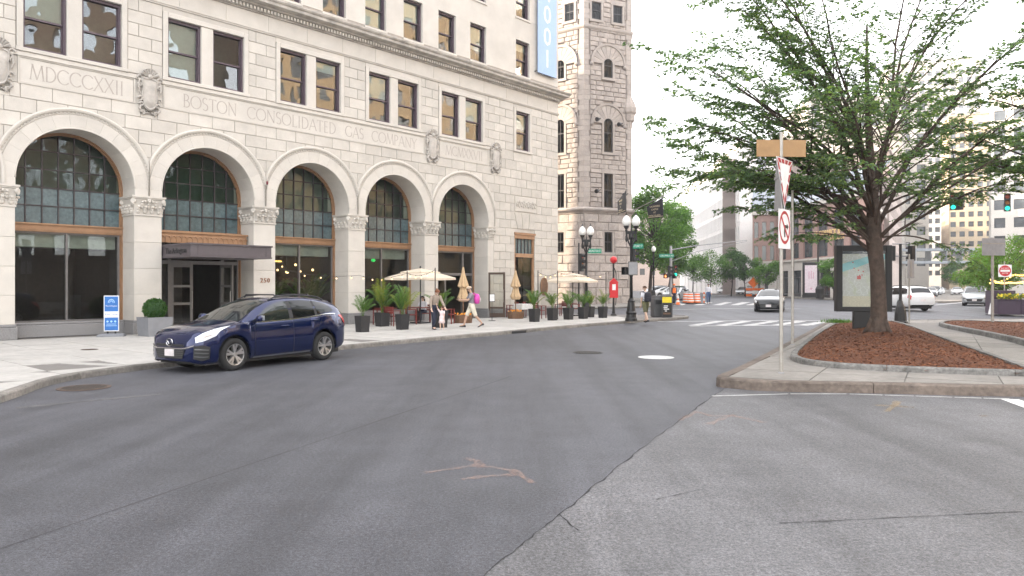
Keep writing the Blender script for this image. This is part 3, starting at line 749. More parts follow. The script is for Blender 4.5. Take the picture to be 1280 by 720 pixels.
# cartouches: shield with strapwork, fan on top, scrolls at its sides
def cartouche(c):
    m = MB(); pr = [(-.26, 9.42), (.26, 9.42), (.31, 9.2), (.25, 9.0), (.30, 8.75), (.24, 8.5), (.2, 8.3), (0, 8.18), (-.2, 8.3), (-.24, 8.5), (-.30, 8.75), (-.25, 9.0), (-.31, 9.2)]
    pr = smooth_line(pr+[pr[0]], 2)[:-1]
    def ringp(k, y): return [(c+x*k, y, 8.8+(z-8.8)*k) for x, z in pr]
    m.loft([ringp(1.0, .02), ringp(1.0, -.09), ringp(.92, -.13), ringp(.84, -.10), ringp(.5, -.14)][::-1], cap=True)
    for k in range(7):
        a = R(25+130*k/6); m.tube([(c+.12*math.cos(a), -.06, 9.42+.12*math.sin(a)), (c+.33*math.cos(a), -.12, 9.42+.33*math.sin(a))], [.035, .06], 6)
    m.ball((c, -.1, 9.45), .1, 8)
    for sx in (-1, 1):
        for z, r, o in ((9.36, .10, .36), (9.12, .06, .36), (8.62, .08, .34), (8.42, .07, .30), (8.12, .075, .24)):
            m.tube([(c+sx*(o+r*.9*math.cos(t)), -.07-.01*math.sin(t), z+r*.9*math.sin(t)) for t in [i*.7 for i in range(8)]], [.04]*7+[.02], 5)
        m.tube([(c+sx*.36, -.06, 9.3), (c+sx*.40, -.09, 9.0), (c+sx*.33, -.06, 8.8)], [.03, .045, .02], 5)
        m.tube([(c+sx*.30, -.06, 8.4), (c+sx*.36, -.09, 8.25), (c+sx*.2, -.06, 8.08), (c+sx*.05, -.06, 8.14)], [.03, .045, .035, .02], 5)
    m.build('cartouche', MATS['stone_dark'], bld)
for c in CART: cartouche(c)
# ---- frieze, cornice
wall.box(T0, T1, .03, .9, 12.25, 14.0)
k = 0; x = T0
while x < T1-.1:
    x1 = min(x+1.86, T1); m = MB(); m.cham(x+.004, x1-.004, rb.uniform(0, .003), .05, 12.37, 13.02, .006); m.build('frieze_stone', MATS['stone_smooth'], bld); x = x1
m = MB(); m.box(T0, T1+.04, -.04, .05, 12.252, 12.31); m.box(T0, T1+.07, -.07, .05, 12.313, 12.366); m.build('frieze_moulding', MATS['stone_smooth'], bld)
def extrude_profile(prof, t0, t1, ret=8.):               # profile (out, z) run along the front and back round the corner
    m = MB(); rings = [[(t0, -o, z) for o, z in prof], [(t1+o, -o, z) for o, z in prof], [(t1+o, ret, z) for o, z in prof]]
    m.loft(rings, close=False); m.f = [tuple(reversed(f)) for f in m.f]; return m
cp = [(0, 13.02), (.06, 13.03), (.06, 13.07), (.10, 13.09), (.10, 13.22), (.24, 13.24), (.27, 13.27), (.27, 13.30), (.44, 13.33), (.52, 13.36), (.53, 13.47), (.58, 13.50), (.62, 13.56), (.62, 13.60), (.30, 13.66), (.0, 13.70)]
extrude_profile(cp, T0, T1).build('cornice', MATS['cornice_stone'], bld)
m = MB()
for i in range(int((T1-T0)/.155)): m.box(T0+i*.155, T0+i*.155+.085, -.205, -.099, 13.095, 13.215)
m.build('dentil_row', MATS['stone_smooth'], bld, kind='stuff')
# ---- upper storeys
UPW = []
for i in range(-1, 13):
    tc_ = 26.63-2.325*6+2.325*i-.0
    if 1.8 < tc_ < 30: UPW.append((tc_-.62, tc_+.62))
UPW.append(SINGLE); ROWS = [13.98+3.36*r for r in range(5)]; TOPZ = 31.0
zb = 13.6
for r, z in enumerate(ROWS):
    segs = intervals(T0, T1, UPW)
    for a, b in segs:
        m = MB(); m.box(a, b, 0, .8, z, z+2.02); m.build('wall_pier', MATS['stone_smooth'], bld)
    zt_ = ROWS[r+1] if r+1 < len(ROWS) else TOPZ
    zz = z+2.02; n = 3 if r+1 < len(ROWS) else 5; x = T0; hh = (zt_-zz)/n
    m = MB(); m.box(T0, T1, 0.0, .8, zz, zt_); m.build('spandrel_wall', MATS['stone_smooth'], bld)
wall.box(T0, T1, .02, .8, 13.6, 13.98)
extrude_profile([(0, 30.4), (.2, 30.45), (.25, 30.8), (.7, 30.95), (.8, 31.3), (0, 31.35)], T0, T1).build('top_cornice', MATS['cornice_stone'], bld)
wall.box(T0, T1, .8, 40, TOPZ-.3, TOPZ); wall.box(T1-.4, T1, .9, 40, 0, TOPZ-.3); wall.box(T0-34, T0+.4, .9, 1.4, 0, TOPZ-.3); wall.box(T0-34, T1, 39.6, 40, 0, TOPZ)
# side return at the corner and wall left of the frame
wall.box(T1-.05, T1, .03, .9, 0, 13.6); wall.box(T0-34, T0-.003, 0.03, .9, 0, 30.5)
wall.box(T0, T1, -.05, .0, 0, .0)
wall.build('wall', MATS['stone_joint'], bld)
for a_, b_ in PAIRS+[(SINGLE[0]-.2, SINGLE[1]+.2)]:
    m = MB(); m.cham(a_, b_, .0, .06, 12.055, 12.249, .004); m.build('lintel_stone', MATS['stone'], bld)
m = MB(); m.cham(31.86, 33.49, .0, .06, 8.965, 9.488, .006); m.build('stone_block', MATS['stone'], bld)
for c in CART:
    m = MB(); m.box(c-.299, c+.299, .0, .06, 7.94, 8.42); m.build('stone_block', MATS['stone'], bld)
# ---- sash windows
def sash(t0, t1, z0, z1, mood, rec=.20, name='sash_window'):
    m = MB(); w_ = .075; y0, y1 = rec-.10, rec+.09
    m.box(t0, t0+w_, y0, y1, z0, z1); m.box(t1-w_, t1, y0, y1, z0, z1); m.box(t0+w_, t1-w_, y0, y1, z1-.10, z1); m.box(t0+w_, t1-w_, y0, y1, z0, z0+.09)
    zm = z0+(z1-z0)*.47
    m.box(t0+w_, t1-w_, rec-.03, y1, zm-.03, zm+.03)
    for zz0, zz1, yy in ((z0+.09, zm-.03, rec+.03), (zm+.03, z1-.10, rec)):
        m.box(t0+w_, t0+w_+.03, yy, yy+.04, zz0, zz1); m.box(t1-w_-.03, t1-w_, yy, yy+.04, zz0, zz1)
    fr = m.build(name, MATS['frame_mauve'], bld)
    for zz0, zz1, yy in ((z0+.09, zm-.03, rec+.05), (zm+.03, z1-.10, rec+.02)):
        q = MB(); a = rb.uniform(-.006, .006); b = rb.uniform(-.004, .004)
        q.add([(t0+w_+.03, yy+a, zz0), (t1-w_-.03, yy-a, zz0), (t1-w_-.03, yy-a+b, zz1), (t0+w_+.03, yy+a+b, zz1)], [(0, 1, 2, 3)])
        q.build('pane', MATS['pane_wavy'], fr)
    bz = {'blind': z0+.1, 'half': z0+(z1-z0)*rb.uniform(.35, .6), 'top': z1-.5, 'none': None}[mood]
    if bz is not None:
        q = MB(); q.box(t0+.02, t1-.02, rec+.13, rec+.14, bz, z1); q.build('blind', MATS['blind'], fr)
    return fr
def surround(a, b, z0, z1, mids=()):
    m = MB(); w_ = .19
    m.cham(a-w_, a, -.035, .14, z0, z1+w_, .012); m.cham(b, b+w_, -.035, .14, z0, z1+w_, .012); m.cham(a+.002, b-.002, -.035, .14, z1, z1+w_, .012)
    m.cham(a-w_-.03, b+w_+.03, -.075, .20, z0-.13, z0-.002, .012)
    for p, q in mids: m.cham(p+.002, q-.002, .0, .32, z0, z1-.002, .01)
    m.build('window_surround', MATS['stone_smooth'], bld)
moods = ['half', 'none', 'half', 'none', 'blind', 'none', 'none', 'top', 'half', 'none', 'none', 'half']
for i, c in enumerate(CEN):
    a, b = WIN2[2*i], WIN2[2*i+1]; surround(a[0], b[1], 9.6, 11.86, [(a[1], b[0])])
    sash(a[0], a[1], 9.6, 11.86, moods[2*i]); sash(b[0], b[1], 9.6, 11.86, moods[2*i+1])
surround(SINGLE[0], SINGLE[1], 9.62, 11.86); sash(SINGLE[0], SINGLE[1], 9.62, 11.86, 'half')
mm = ['blind', 'half', 'half', 'top', 'none']
for r, z in enumerate(ROWS):
    for j, (a, b) in enumerate(UPW):
        m = MB(); m.cham(a-.05, b+.05, -.05, .12, z-.12, z-.002, .01); m.build('window_sill', MATS['stone_smooth'], bld)
        sash(a, b, z, z+2.02, mm[(j*7+r*3) % 5], .24)
m = MB(); m.box(T0, T1-.45, 1.6, 1.62, 8.5, 30.4); m.box(T0, T1-.45, .95, 6, 8.2, 8.3); m.box(T0, T1-.45, .95, 6, 12.9, 13.0)
m.build('room_back', MATS['interior_mid'], bld)
# ---- arched windows: bronze rim, muntins, panes cut to the arch, two rows of dull spandrel glass
def arch_window(c, warm=False):
    m = MB(); rim = []; n = 40
    for r, y in ((RI+.02, WD-.10), (RI-.045, WD-.12), (RI-.055, WD-.02), (RI-.09, WD-.02), (RI-.09, WD+.08)):
        rim.append([(c+r, y, .5)]+[(c+r*math.cos(math.pi*k/n), y, ZC+r*math.sin(math.pi*k/n)) for k in range(n+1)]+[(c-r, y, .5)])
    m.loft(rim, close=False)
    z_tr0, z_tr1 = 3.64, 3.93
    m.box(c-RI+.03, c+RI-.03, WD-.12, WD+.06, z_tr0, z_tr1-.05); m.box(c-RI+.01, c+RI-.01, WD-.19, WD+.06, z_tr1-.05, z_tr1); m.box(c-RI+.02, c+RI-.02, WD-.15, WD-.1, z_tr0+.06, z_tr0+.10)
    wv = m.build('arched_window', MATS['bronze'], bld)
    rr_ = RI-.09; conv = [(c+rr_, z_tr1), (c+rr_, ZC)]+[(c+rr_*math.cos(math.pi*k/36), ZC+rr_*math.sin(math.pi*k/36)) for k in range(1, 36)]+[(c-rr_, ZC), (c-rr_, z_tr1)]
    xs = [c-rr_+2*rr_*i/7 for i in range(8)]; zs = [3.93, 4.55, 5.18, 5.82, 6.46, 7.2]
    bar = MB()
    for x in xs[1:-1]:
        bar.box(x-.022, x+.022, WD-.015, WD+.05, z_tr1, ZC+math.sqrt(max(0, rr_**2-(x-c)**2)))
    for z in zs[1:-1]:
        hw = rr_ if z < ZC else math.sqrt(rr_**2-(z-ZC)**2); bar.box(c-hw, c+hw, WD-.022, WD+.045, z-.02, z+.02)
    bar.build('muntins', MATS['frame_dark'], wv)
    for i in range(7):
        for j in range(5):
            pl = clip([(xs[i], zs[j]), (xs[i+1], zs[j]), (xs[i+1], zs[j+1]), (xs[i], zs[j+1])], conv)
            if len(pl) < 3: continue
            q = MB(); a, b = rb.uniform(-.012, .012), rb.uniform(-.012, .012)
            q.add([(x, WD+.025+a*(x-xs[i])+b*(z-zs[j]), z) for x, z in pl], [tuple(range(len(pl)))])
            q.build('pane', MATS['spandrel_glass' if j < 2 else 'pane_lunette'], wv)
    cu = MB(); cu.box(c-RI, c+RI, WD+.5, WD+.52, 3.7, 8.0); cu.build('curtain', MATS['curtain' if warm else 'interior_mid'], wv)
    return wv
for i, c in enumerate(CEN): arch_window(c, i in (3, 5))
# ---- shop fronts below the transoms
def shop_window(c, split=.5):
    a, b = c-RI+.09, c+RI-.09; m = MB()
    m.box(a, a+.07, WD-.04, WD+.08, .56, 3.64); m.box(b-.07, b, WD-.04, WD+.08, .56, 3.64); xm = a+(b-a)*split
    m.box(xm-.035, xm+.035, WD-.05, WD+.08, .56, 3.64); m.box(a, b, WD-.05, WD+.09, .50, .56); m.box(a+.07, b-.07, WD-.03, WD+.08, 3.57, 3.64)
    sh = m.build('shop_window', MATS['frame_grey'], bld)
    for p, q_ in ((a+.07, xm-.035), (xm+.035, b-.07)):
        q = MB(); q.add([(p, WD+.02, .56), (q_, WD+.02, .56), (q_, WD+.02, 3.57), (p, WD+.02, 3.57)], [(0, 1, 2, 3)]); q.build('pane', MATS['pane_shop'], sh)
    m = MB(); m.cham(c-RI+.065, c+RI-.065, WD-.42, WD+.2, 0, .42, .015); m.cham(c-RI+.04, c+RI-.04, WD-.34, WD+.2, .423, .50, .02); m.build('granite_sill', MATS['granite_grey'], bld)
for i in (0, 1, 3, 4):
    shop_window(CEN[i]); c = CEN[i]; m = MB(); m.box(c-1.72, c+1.72, WD+.25, WD+.9, 3.12, 3.62); m.build('soffit', MATS['interior_ceiling'], bld)
def door_leaf(name, a, b, z0, z1, parent, rails, ang=0., hinge=None, y=WD, material='frame_grey', pull=True):
    # leaf built along local x from its hinge
    w_ = b-a; m = MB(); st = .11
    m.box(0, st, -.025, .025, z0, z1); m.box(w_-st, w_, -.025, .025, z0, z1); ed = [z0]+rails+[z1]
    m.box(st, w_-st, -.025, .025, z0, z0+.22); m.box(st, w_-st, -.025, .025, z1-.12, z1)
    for z in rails: m.box(st, w_-st, -.025, .025, z-.05, z+.05)
    d = m.build(name, MATS[material], parent, (a if hinge is None else hinge, y, 0), ang)
    zs = [z0+.22]+[v for z in rails for v in (z-.05, z+.05)]+[z1-.12]
    for k in range(0, len(zs), 2):
        q = MB(); q.quad((st, 0, zs[k]), (w_-st, 0, zs[k]), (w_-st, 0, zs[k+1]), (st, 0, zs[k+1])); q.build('pane', MATS['pane_shop'], d)
    if pull:
        q = MB(); q.tube([(w_-.05, -.06, .85), (w_-.05, -.09, .9), (w_-.05, -.09, 1.5), (w_-.05, -.06, 1.55)], .014, 6); q.build('handle', MATS['steel_post'], d)
    return d
# entrance under the canopy (second arch)
c = CEN[2]; a, b = c-RI+.09, c+RI-.09
m = MB()
for x0, x1 in ((a, a+.06), (a+.62, a+.74), (b-.74, b-.62), (b-.06, b)): m.box(x0, x1, WD-.05, WD+.1, .02, 3.64)
m.box(a+.06, b-.06, WD-.045, WD+.1, 2.62, 2.76); m.box(a+.06, b-.06, WD-.045, WD+.1, 3.56, 3.64)
ent = m.build('entrance_frame', MATS['frame_grey'], bld)
for x0, x1, z0, z1 in ((a+.06, a+.62, .1, 2.62), (b-.62, b-.06, .1, 2.62), (a+.06, b-.06, 2.76, 3.56)):
    q = MB(); q.quad((x0, WD+.02, z0), (x1, WD+.02, z0), (x1, WD+.02, z1), (x0, WD+.02, z1)); q.build('pane', MATS['pane_shop'], ent)
m = MB()
for z in (.7, 1.3, 1.9, 2.3): m.box(a+.06, a+.62, WD-.0, WD+.03, z-.012, z+.012)
m.box(a+.33, a+.35, WD, WD+.03, .1, 2.6); m.build('lattice', MATS['frame_dark'], ent)
door_leaf('door', a+.74, a+1.62, .03, 2.62, bld, [1.05, 1.75])
door_leaf('door', b-1.5, b-.74, .03, 2.62, bld, [1.05, 1.75], R(-78), hinge=b-.76)
m = MB()                                                # arcaded bronze strip over the canopy
m.box(12.05, 15.62, .42, .5, 3.42, 3.80); m.box(12.0, 15.66, .36, .52, 3.80, 3.86)
for k in range(17):
    x = 12.1+k*.21; m.tube([(x+.085*math.cos(math.pi*i/6)+.085, .40, 3.60+.085*math.sin(math.pi*i/6)) for i in range(7)], .022, 5); m.box(x-.012, x+.012, .39, .42, 3.44, 3.6)
m.box(12.05, 15.62, .5, WD-.1, 3.74, 3.80); m.build('arcaded_strip', MATS['bronze'], bld)
m = MB()                                                # canopy
m.box(12.06, 15.22, -2.2, .36, 2.86, 3.24); m.box(12.02, 15.26, -2.24, .40, 3.243, 3.30); m.box(12.04, 15.24, -2.22, .38, 2.80, 2.857)
for x in (12.33, 15.0): m.box(x-.008, x+.008, -2.212, -2.19, 2.87, 3.23)
cano = m.build('canopy', MATS['canopy'], bld)
def text_mesh(s, size, depth=.006, align='CENTER', space=1.):
    cu = bpy.data.curves.new('lettering', 'FONT'); cu.body = s; cu.size = size; cu.extrude = depth/2; cu.align_x = align; cu.align_y = 'CENTER'; cu.resolution_u = 2; cu.space_character = space
    ob = bpy.data.objects.new('lettering', cu); COL.objects.link(ob); bpy.context.view_layer.update()
    me = bpy.data.meshes.new_from_object(ob.evaluated_get(bpy.context.evaluated_depsgraph_get())); bpy.data.objects.remove(ob); me.name = 'lettering'; return me
def lettering(s, size, m_, parent=None, loc=(0,0,0), rot=(0,0,0), align='CENTER', name='lettering', sx=1., sy=1., depth=.006, space=1.):
    me = text_mesh(s, size, depth, align, space); me.materials.clear(); me.materials.append(MATS[m_]); o = put(name, me, parent, loc); o.rotation_euler = rot; o.scale = (sx, sy, 1); o['kind'] = 'stuff'; return o
mat('letter_dark', (.02,.018,.02), .6); mat('letter_bronze', (.28,.13,.07), .5, .3)
lettering('The Arlington', .30, 'letter_dark', cano, (12.055, -1.05, 3.04), (R(90), 0, R(-90)), depth=.03)
lettering('250', .27, 'letter_bronze', bld, (16.22, -.012, 1.98), (R(90), 0, 0), depth=.03, space=1.15)
# restaurant entrance (fifth arch): left leaf shut, right leaf folded open outwards
c = CEN[5]; a, b = c-RI+.09, c+RI-.09
m = MB()
for x0, x1 in ((a, a+.06), (a+.52, a+.66), (b-.80, b-.70), (b-.06, b)): m.box(x0, x1, WD-.05, WD+.1, .02, 3.64)
m.box(a+.06, b-.06, WD-.045, WD+.1, 2.32, 2.46); m.box(a+.06, b-.06, WD-.045, WD+.1, 3.56, 3.64); m.box(b-.75, b-.70, WD-.04, WD+.1, 2.46, 3.56)
e2 = m.build('entrance_frame', MATS['frame_grey'], bld)
for x0, x1, z0, z1 in ((a+.06, a+.52, .1, 2.32), (b-.70, b-.06, .1, 2.32), (a+.06, b-.76, 2.46, 3.56), (b-.70, b-.06, 2.46, 3.56)):
    q = MB(); q.quad((x0, WD+.02, z0), (x1, WD+.02, z0), (x1, WD+.02, z1), (x0, WD+.02, z1)); q.build('pane', MATS['pane_shop'], e2)
door_leaf('door', a+.66, a+1.52, .03, 2.32, bld, [.95])
door_leaf('door', a, a+1.0, .03, 2.5, bld, [.55], R(-70), hinge=b+.15, y=.02, material='bronze_dark')
door_leaf('door', a, a+1.0, .03, 2.5, bld, [.55], R(-112), hinge=b-1.05, y=.25, material='bronze_dark') if False else None
# narrow window at the right with its flat arch and carved plaque
a, b = NW; m = MB()
m.box(a, a+.12, .06, .2, .62, 4.52); m.box(b-.12, b, .06, .2, .62, 4.52); m.box(a-.04, b+.04, -.06, .2, 4.72, 4.84); m.box(a-.0, b+.0, .0, .2, 4.50, 4.715); m.box(a+.12, b-.12, .04, .2, 3.42, 3.64); m.box(a+.12, b-.12, .04, .2, .62, .70)
nwin = m.build('tall_window', MATS['bronze'], bld)
q = MB()
for k in range(1, 5): x = a+.12+(b-a-.24)*k/5; q.box(x-.02, x+.02, .12, .17, 3.64, 4.5)
q.build('muntins', MATS['frame_dark'], nwin)
for k in range(5):
    x0 = a+.12+(b-a-.24)*k/5; q = MB(); q.quad((x0, .16, 3.64), (x0+(b-a-.24)/5, .16, 3.64), (x0+(b-a-.24)/5, .16, 4.5), (x0, .16, 4.5)); q.build('pane', MATS['spandrel_glass'], nwin)
q = MB(); q.quad((a+.12, .16, .7), (b-.12, .16, .7), (b-.12, .16, 3.42), (a+.12, .16, 3.42)); q.build('pane', MATS['pane_shop'], nwin)
for x0, x1, w0, w1 in ((32.2, 32.62, 31.93, 32.52), (32.66, 33.14, 32.56, 33.24), (33.18, 33.6, 33.28, 33.87)):
    m = MB(); m.prism([(x0, 5.07), (x1, 5.07), (w1, 5.98), (w0, 5.98)], -.03, .05, ax='y'); m.build('flat_arch_stone', MATS['stone'], bld)
wall2 = MB(); wall2.box(31.9, 34.0, .031, .9, 4.86, 6.98); wall2.box(NW[0]-.02, NW[1]+.02, .2, .4, 4.5, 5.1); wall2.build('wall', MATS['stone'], bld)
m = MB(); m.cham(31.97, 33.92, -.02, .05, 6.06, 6.92, .02); m.build('plaque', MATS['stone_smooth'], bld)
m = MB()
for k in range(9):
    t = k/8; x = 32.15+1.6*t
    m.tube([(x+.09*math.cos(u), -.035, 6.49+.2*math.sin(u)*(1 if k % 2 else .7)) for u in [i*.9 for i in range(7)]], .028, 5); m.ball((x, -.03, 6.49+.13*math.sin(k*2.1)), .06, 6)
m.build('plaque_carving', MATS['stone'], bld, kind='stuff')
m = MB(); m.cham(30.2, 31.94, -.06, .05, 0, .25, .01); m.cham(33.76, T1+.06, -.06, .05, 0, .25, .01); m.cham(30.2, 31.94, -.06, .05, .253, .5, .015); m.cham(33.76, T1+.06, -.06, .05, .253, .5, .015)
m.cham(31.95, 33.75, -.04, .2, 0, .6, .015); m.build('granite_base', MATS['granite_grey'], bld)
# ---- interiors behind the shop glass
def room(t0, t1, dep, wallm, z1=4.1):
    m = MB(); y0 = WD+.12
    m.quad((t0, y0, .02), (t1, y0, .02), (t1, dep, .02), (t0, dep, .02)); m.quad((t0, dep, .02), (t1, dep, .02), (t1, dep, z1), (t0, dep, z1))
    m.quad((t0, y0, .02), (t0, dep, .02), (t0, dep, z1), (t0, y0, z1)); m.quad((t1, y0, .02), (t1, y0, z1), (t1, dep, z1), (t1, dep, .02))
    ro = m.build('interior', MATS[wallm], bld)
    q = MB(); q.quad((t0, y0, z1), (t0, dep, z1), (t1, dep, z1), (t1, y0, z1)); q.build('ceiling', MATS['interior_ceiling'], ro)
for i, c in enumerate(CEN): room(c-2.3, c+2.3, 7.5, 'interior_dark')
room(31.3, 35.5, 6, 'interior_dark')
# blue banner with white numerals
m = MB(); m.box(33.82, 35.58, -.20, -.17, 14.42, 27.0); mat('banner_blue', (.36,.49,.74), .8, var=.04); mat('banner_white', (.8,.8,.8), .8)
m.build('hanging_banner', MATS['banner_blue'], None, FO, RZ, label='pale blue vertical banner with white numerals 4001 hung on the stone building corner', cat='banner')
ban = bpy.data.objects['hanging_banner']
for k, s in enumerate('1004'):
    lettering(s, 1.55, 'banner_white', ban, (34.7, -.205, 15.35+k*1.33), (R(90), 0, 0), depth=.004)
m = MB()
for z in (14.5, 20.8): m.tube([(33.75, -.19, z), (33.75, 0, z)], .025, 6)
m.tube([(33.80, -.185, 14.42), (35.6, -.185, 14.42)], .022, 6); m.build('bracket', MATS['black_iron'], ban)
# ================================================================== granite corner tower
twr = thing('granite_tower', 'rough granite hexagonal castle tower with arched windows and a stone ledge, beyond the stone building', 'tower', (6.43, 66.0, .2), math.atan2(-.097, .995))
rt = random.Random(21); TS = 5.0
# local frame: x to the right, y away from the camera; near corner at the origin
def hexv(k, r=TS, o=0.): a = R(-90+60*k); return (r*math.cos(a), TS+r*math.sin(a))
def face_M(k):                                          # face between corner k and k+1, u along it from the near corner
    if k == 0: a, b = Vector(hexv(0)), Vector(hexv(1))
    else: a, b = Vector(hexv(-1)), Vector(hexv(0))
    d = (b-a).normalized(); M_ = Matrix(((d.x, -d.y, 0, a.x), (d.y, d.x, 0, a.y), (0, 0, 1, 0), (0, 0, 0, 1))); return M_
core = MB(); core.prism([hexv(k, TS-.10) for k in range(6)], 0, 33.5); core.prism([hexv(k, TS+.02) for k in range(6)], 33.5, 34.2)
core.build('core', MATS['granite_joint'], twr)
m = MB(); m.box(-42, -1.5, 6, 40, 0, 11.5); m.build('hall', MATS['granite_rough'], twr)
def taper(o): return o
TB = []                                                 # all blocks: (face, u0, u1, z0, z1, proud)
SLIT = (2.08, 2.92)
OPEN = [(SLIT[0], SLIT[1], 4.7, 6.55), (2.03, 2.97, 8.75, 11.85), (2.03, 2.97, 13.75, 17.2), (2.03, 2.97, 20.5, 22.65), (.75, 1.75, 25.6, 27.2), (3.0, 4.0, 25.6, 27.2), (.75, 1.75, 29, 30.6), (3.0, 4.0, 29, 30.6)]
HOOD = [(2.5, 16.35, 1.85), (2.5, 21.75, 1.85)]
def cuts_at(z0, z1):
    c = []
    for a, b, w0, w1 in OPEN:
        if z1 > w0+.02 and z0 < w1-.02: c.append((a-.2, b+.2))
    for hc, hz, hr in HOOD:
        if z1 > hz and z0 < hz+hr-.05:
            zz = max(0, z0-hz); hw = math.sqrt(max(0, hr*hr-zz*zz)) ; hw2 = math.sqrt(max(0, hr*hr-min(hr, max(0, z1-hz))**2)); hw = (hw+hw2)/2
            if hw > .1: c.append((hc-hw, hc+hw))
    return c
for f in (0, 1):
    z = 0.
    while z < 33.4:
        big = z < 8.2; hgt = .74 if z < 8.2 else .44+rt.uniform(-.03, .03)
        if z < 8.2 and z+hgt > 8.3: hgt = 8.3-z
        if 8.3 <= z < 8.75: z = 8.75; continue
        if 24.6 < z < 25.1: z = 25.1; continue
        z1 = z+hgt
        pil = .62 if not big else 0.
        for a, b in intervals(pil if f == 0 else pil, TS-pil, cuts_at(z, z1)):
            x = a
            while x < b-.03:
                l = rt.uniform(.95, 1.5) if big else rt.uniform(.5, 1.15)
                x1 = x+l if b-(x+l) > .35 else b
                TB.append((f, x, x1, z, z1, (.30 if big else 0), 'granite_rough')); x = x1
        z = z1
def tower_block(m, f, u0, u1, z0, z1, proud, rough=True):
    M_ = face_M(f); g_ = .014; p = rt.uniform(.0, .05) if rough else 0
    bo = proud*(1-z0/9.) if proud else 0; bo1 = proud*(1-z1/9.) if proud else 0
    y0, y1 = -bo-.015-p, -bo1-.015-p
    c = .05 if rough else .012; u0 += g_; u1 -= g_; z0 += g_; z1 -= g_
    um, zm = (u0+u1)/2+rt.uniform(-.1, .1)*(u1-u0), (z0+z1)/2
    j = lambda: rt.uniform(-.022, .022) if rough else 0
    vs = [(u0, .12, z0), (u1, .12, z0), (u1, .12, z1), (u0, .12, z1), (u0, -bo, z0), (u1, -bo, z0), (u1, -bo1, z1), (u0, -bo1, z1),
          (u0+c, y0+j(), z0+c), (um, y0-.02+j(), z0+c), (u1-c, y0+j(), z0+c), (u1-c, y1+j(), z1-c), (um, y1-.02+j(), z1-c), (u0+c, y1+j(), z1-c)]
    fs = [(0, 1, 5, 4), (1, 2, 6, 5), (2, 3, 7, 6), (3, 0, 4, 7), (4, 5, 10, 9, 8), (5, 6, 11, 10), (6, 7, 13, 12, 11), (7, 4, 8, 13), (8, 9, 12, 13), (9, 10, 11, 12)]
    m.add([M_ @ Vector(v) for v in vs], fs)
# pilaster stones at the near corner (each wraps the corner) - built as its own smoother blocks
TB.sort(key=lambda b: (-(b[2]-b[1])*(b[4]-b[3]), b[3]))
rest = MB()
for i, (f, u0, u1, z0, z1, pr, mt) in enumerate(TB):
    m = MB() if i < 250 else rest
    tower_block(m, f, u0, u1, z0, z1, pr)
    if i < 250: m.build('granite_block', MATS[mt], twr)
rest.build('granite_blocks', MATS['granite_rough'], twr, kind='stuff')
z = 8.75; n_ = 0; rest = MB()
while z < 33.3:
    hgt = .46+rt.uniform(-.04, .04); w_ = .60
    if 24.6 < z < 25.1: z = 25.1; continue
    for k in (-1, 0, 1):
        n0 = Vector(hexv(k, TS+.05)); a = Vector(hexv(k-1, TS+.05)); b = Vector(hexv(k+1, TS+.05)); da = (a-n0).normalized()*w_*rt.choice((.8, 1.02)); db = (b-n0).normalized()*w_*rt.choice((.8, 1.02)); inn = Vector((0, TS))
        pa, pb = n0+da, n0+db; q = [(pa.x, pa.y), (n0.x, n0.y), (pb.x, pb.y)]
        ii = [((p[0]*.94+inn.x*.06), (p[1]*.94+inn.y*.06)) for p in reversed(q)]
        poly = q+ii
        if area(poly) < 0: poly = poly[::-1]
        if n_ < 50 and k == 0: m = MB(); m.prism(poly, z+.008, z+hgt-.008); m.build('corner_stone', MATS['granite_dressed'], twr); n_ += 1
        else: rest.prism(poly, z+.008, z+hgt-.008)
    z += hgt
rest.build('corner_stones', MATS['granite_dressed'], twr, kind='stuff')
def hex_band(prof, name, material):                     # profile (out, z) swept round the tower
    m = MB(); m.loft([[(*hexv(k, TS+o/math.cos(R(30))), z) for k in range(6)] for o, z in prof]); m.build(name, MATS[material], twr)
hex_band([(-.1, 8.28), (.10, 8.3), (.20, 8.40), (.30, 8.46), (.32, 8.58), (.22, 8.68), (.03, 8.76), (-.1, 8.76)], 'ledge', 'granite_dressed')
hex_band([(-.1, 24.68), (.06, 24.7), (.16, 24.85), (.18, 25.0), (.03, 25.1), (-.1, 25.1)], 'string_course', 'granite_dressed')
hex_band([(-.1, 33.3), (.1, 33.4), (.3, 33.9), (.3, 34.3), (-.1, 34.3)], 'parapet', 'granite_dressed')
mat('tower_frame', (.05,.05,.055), .5); glass('pane_tower', (.25,.3,.33), .03, .02, 2, .8, 1.35)
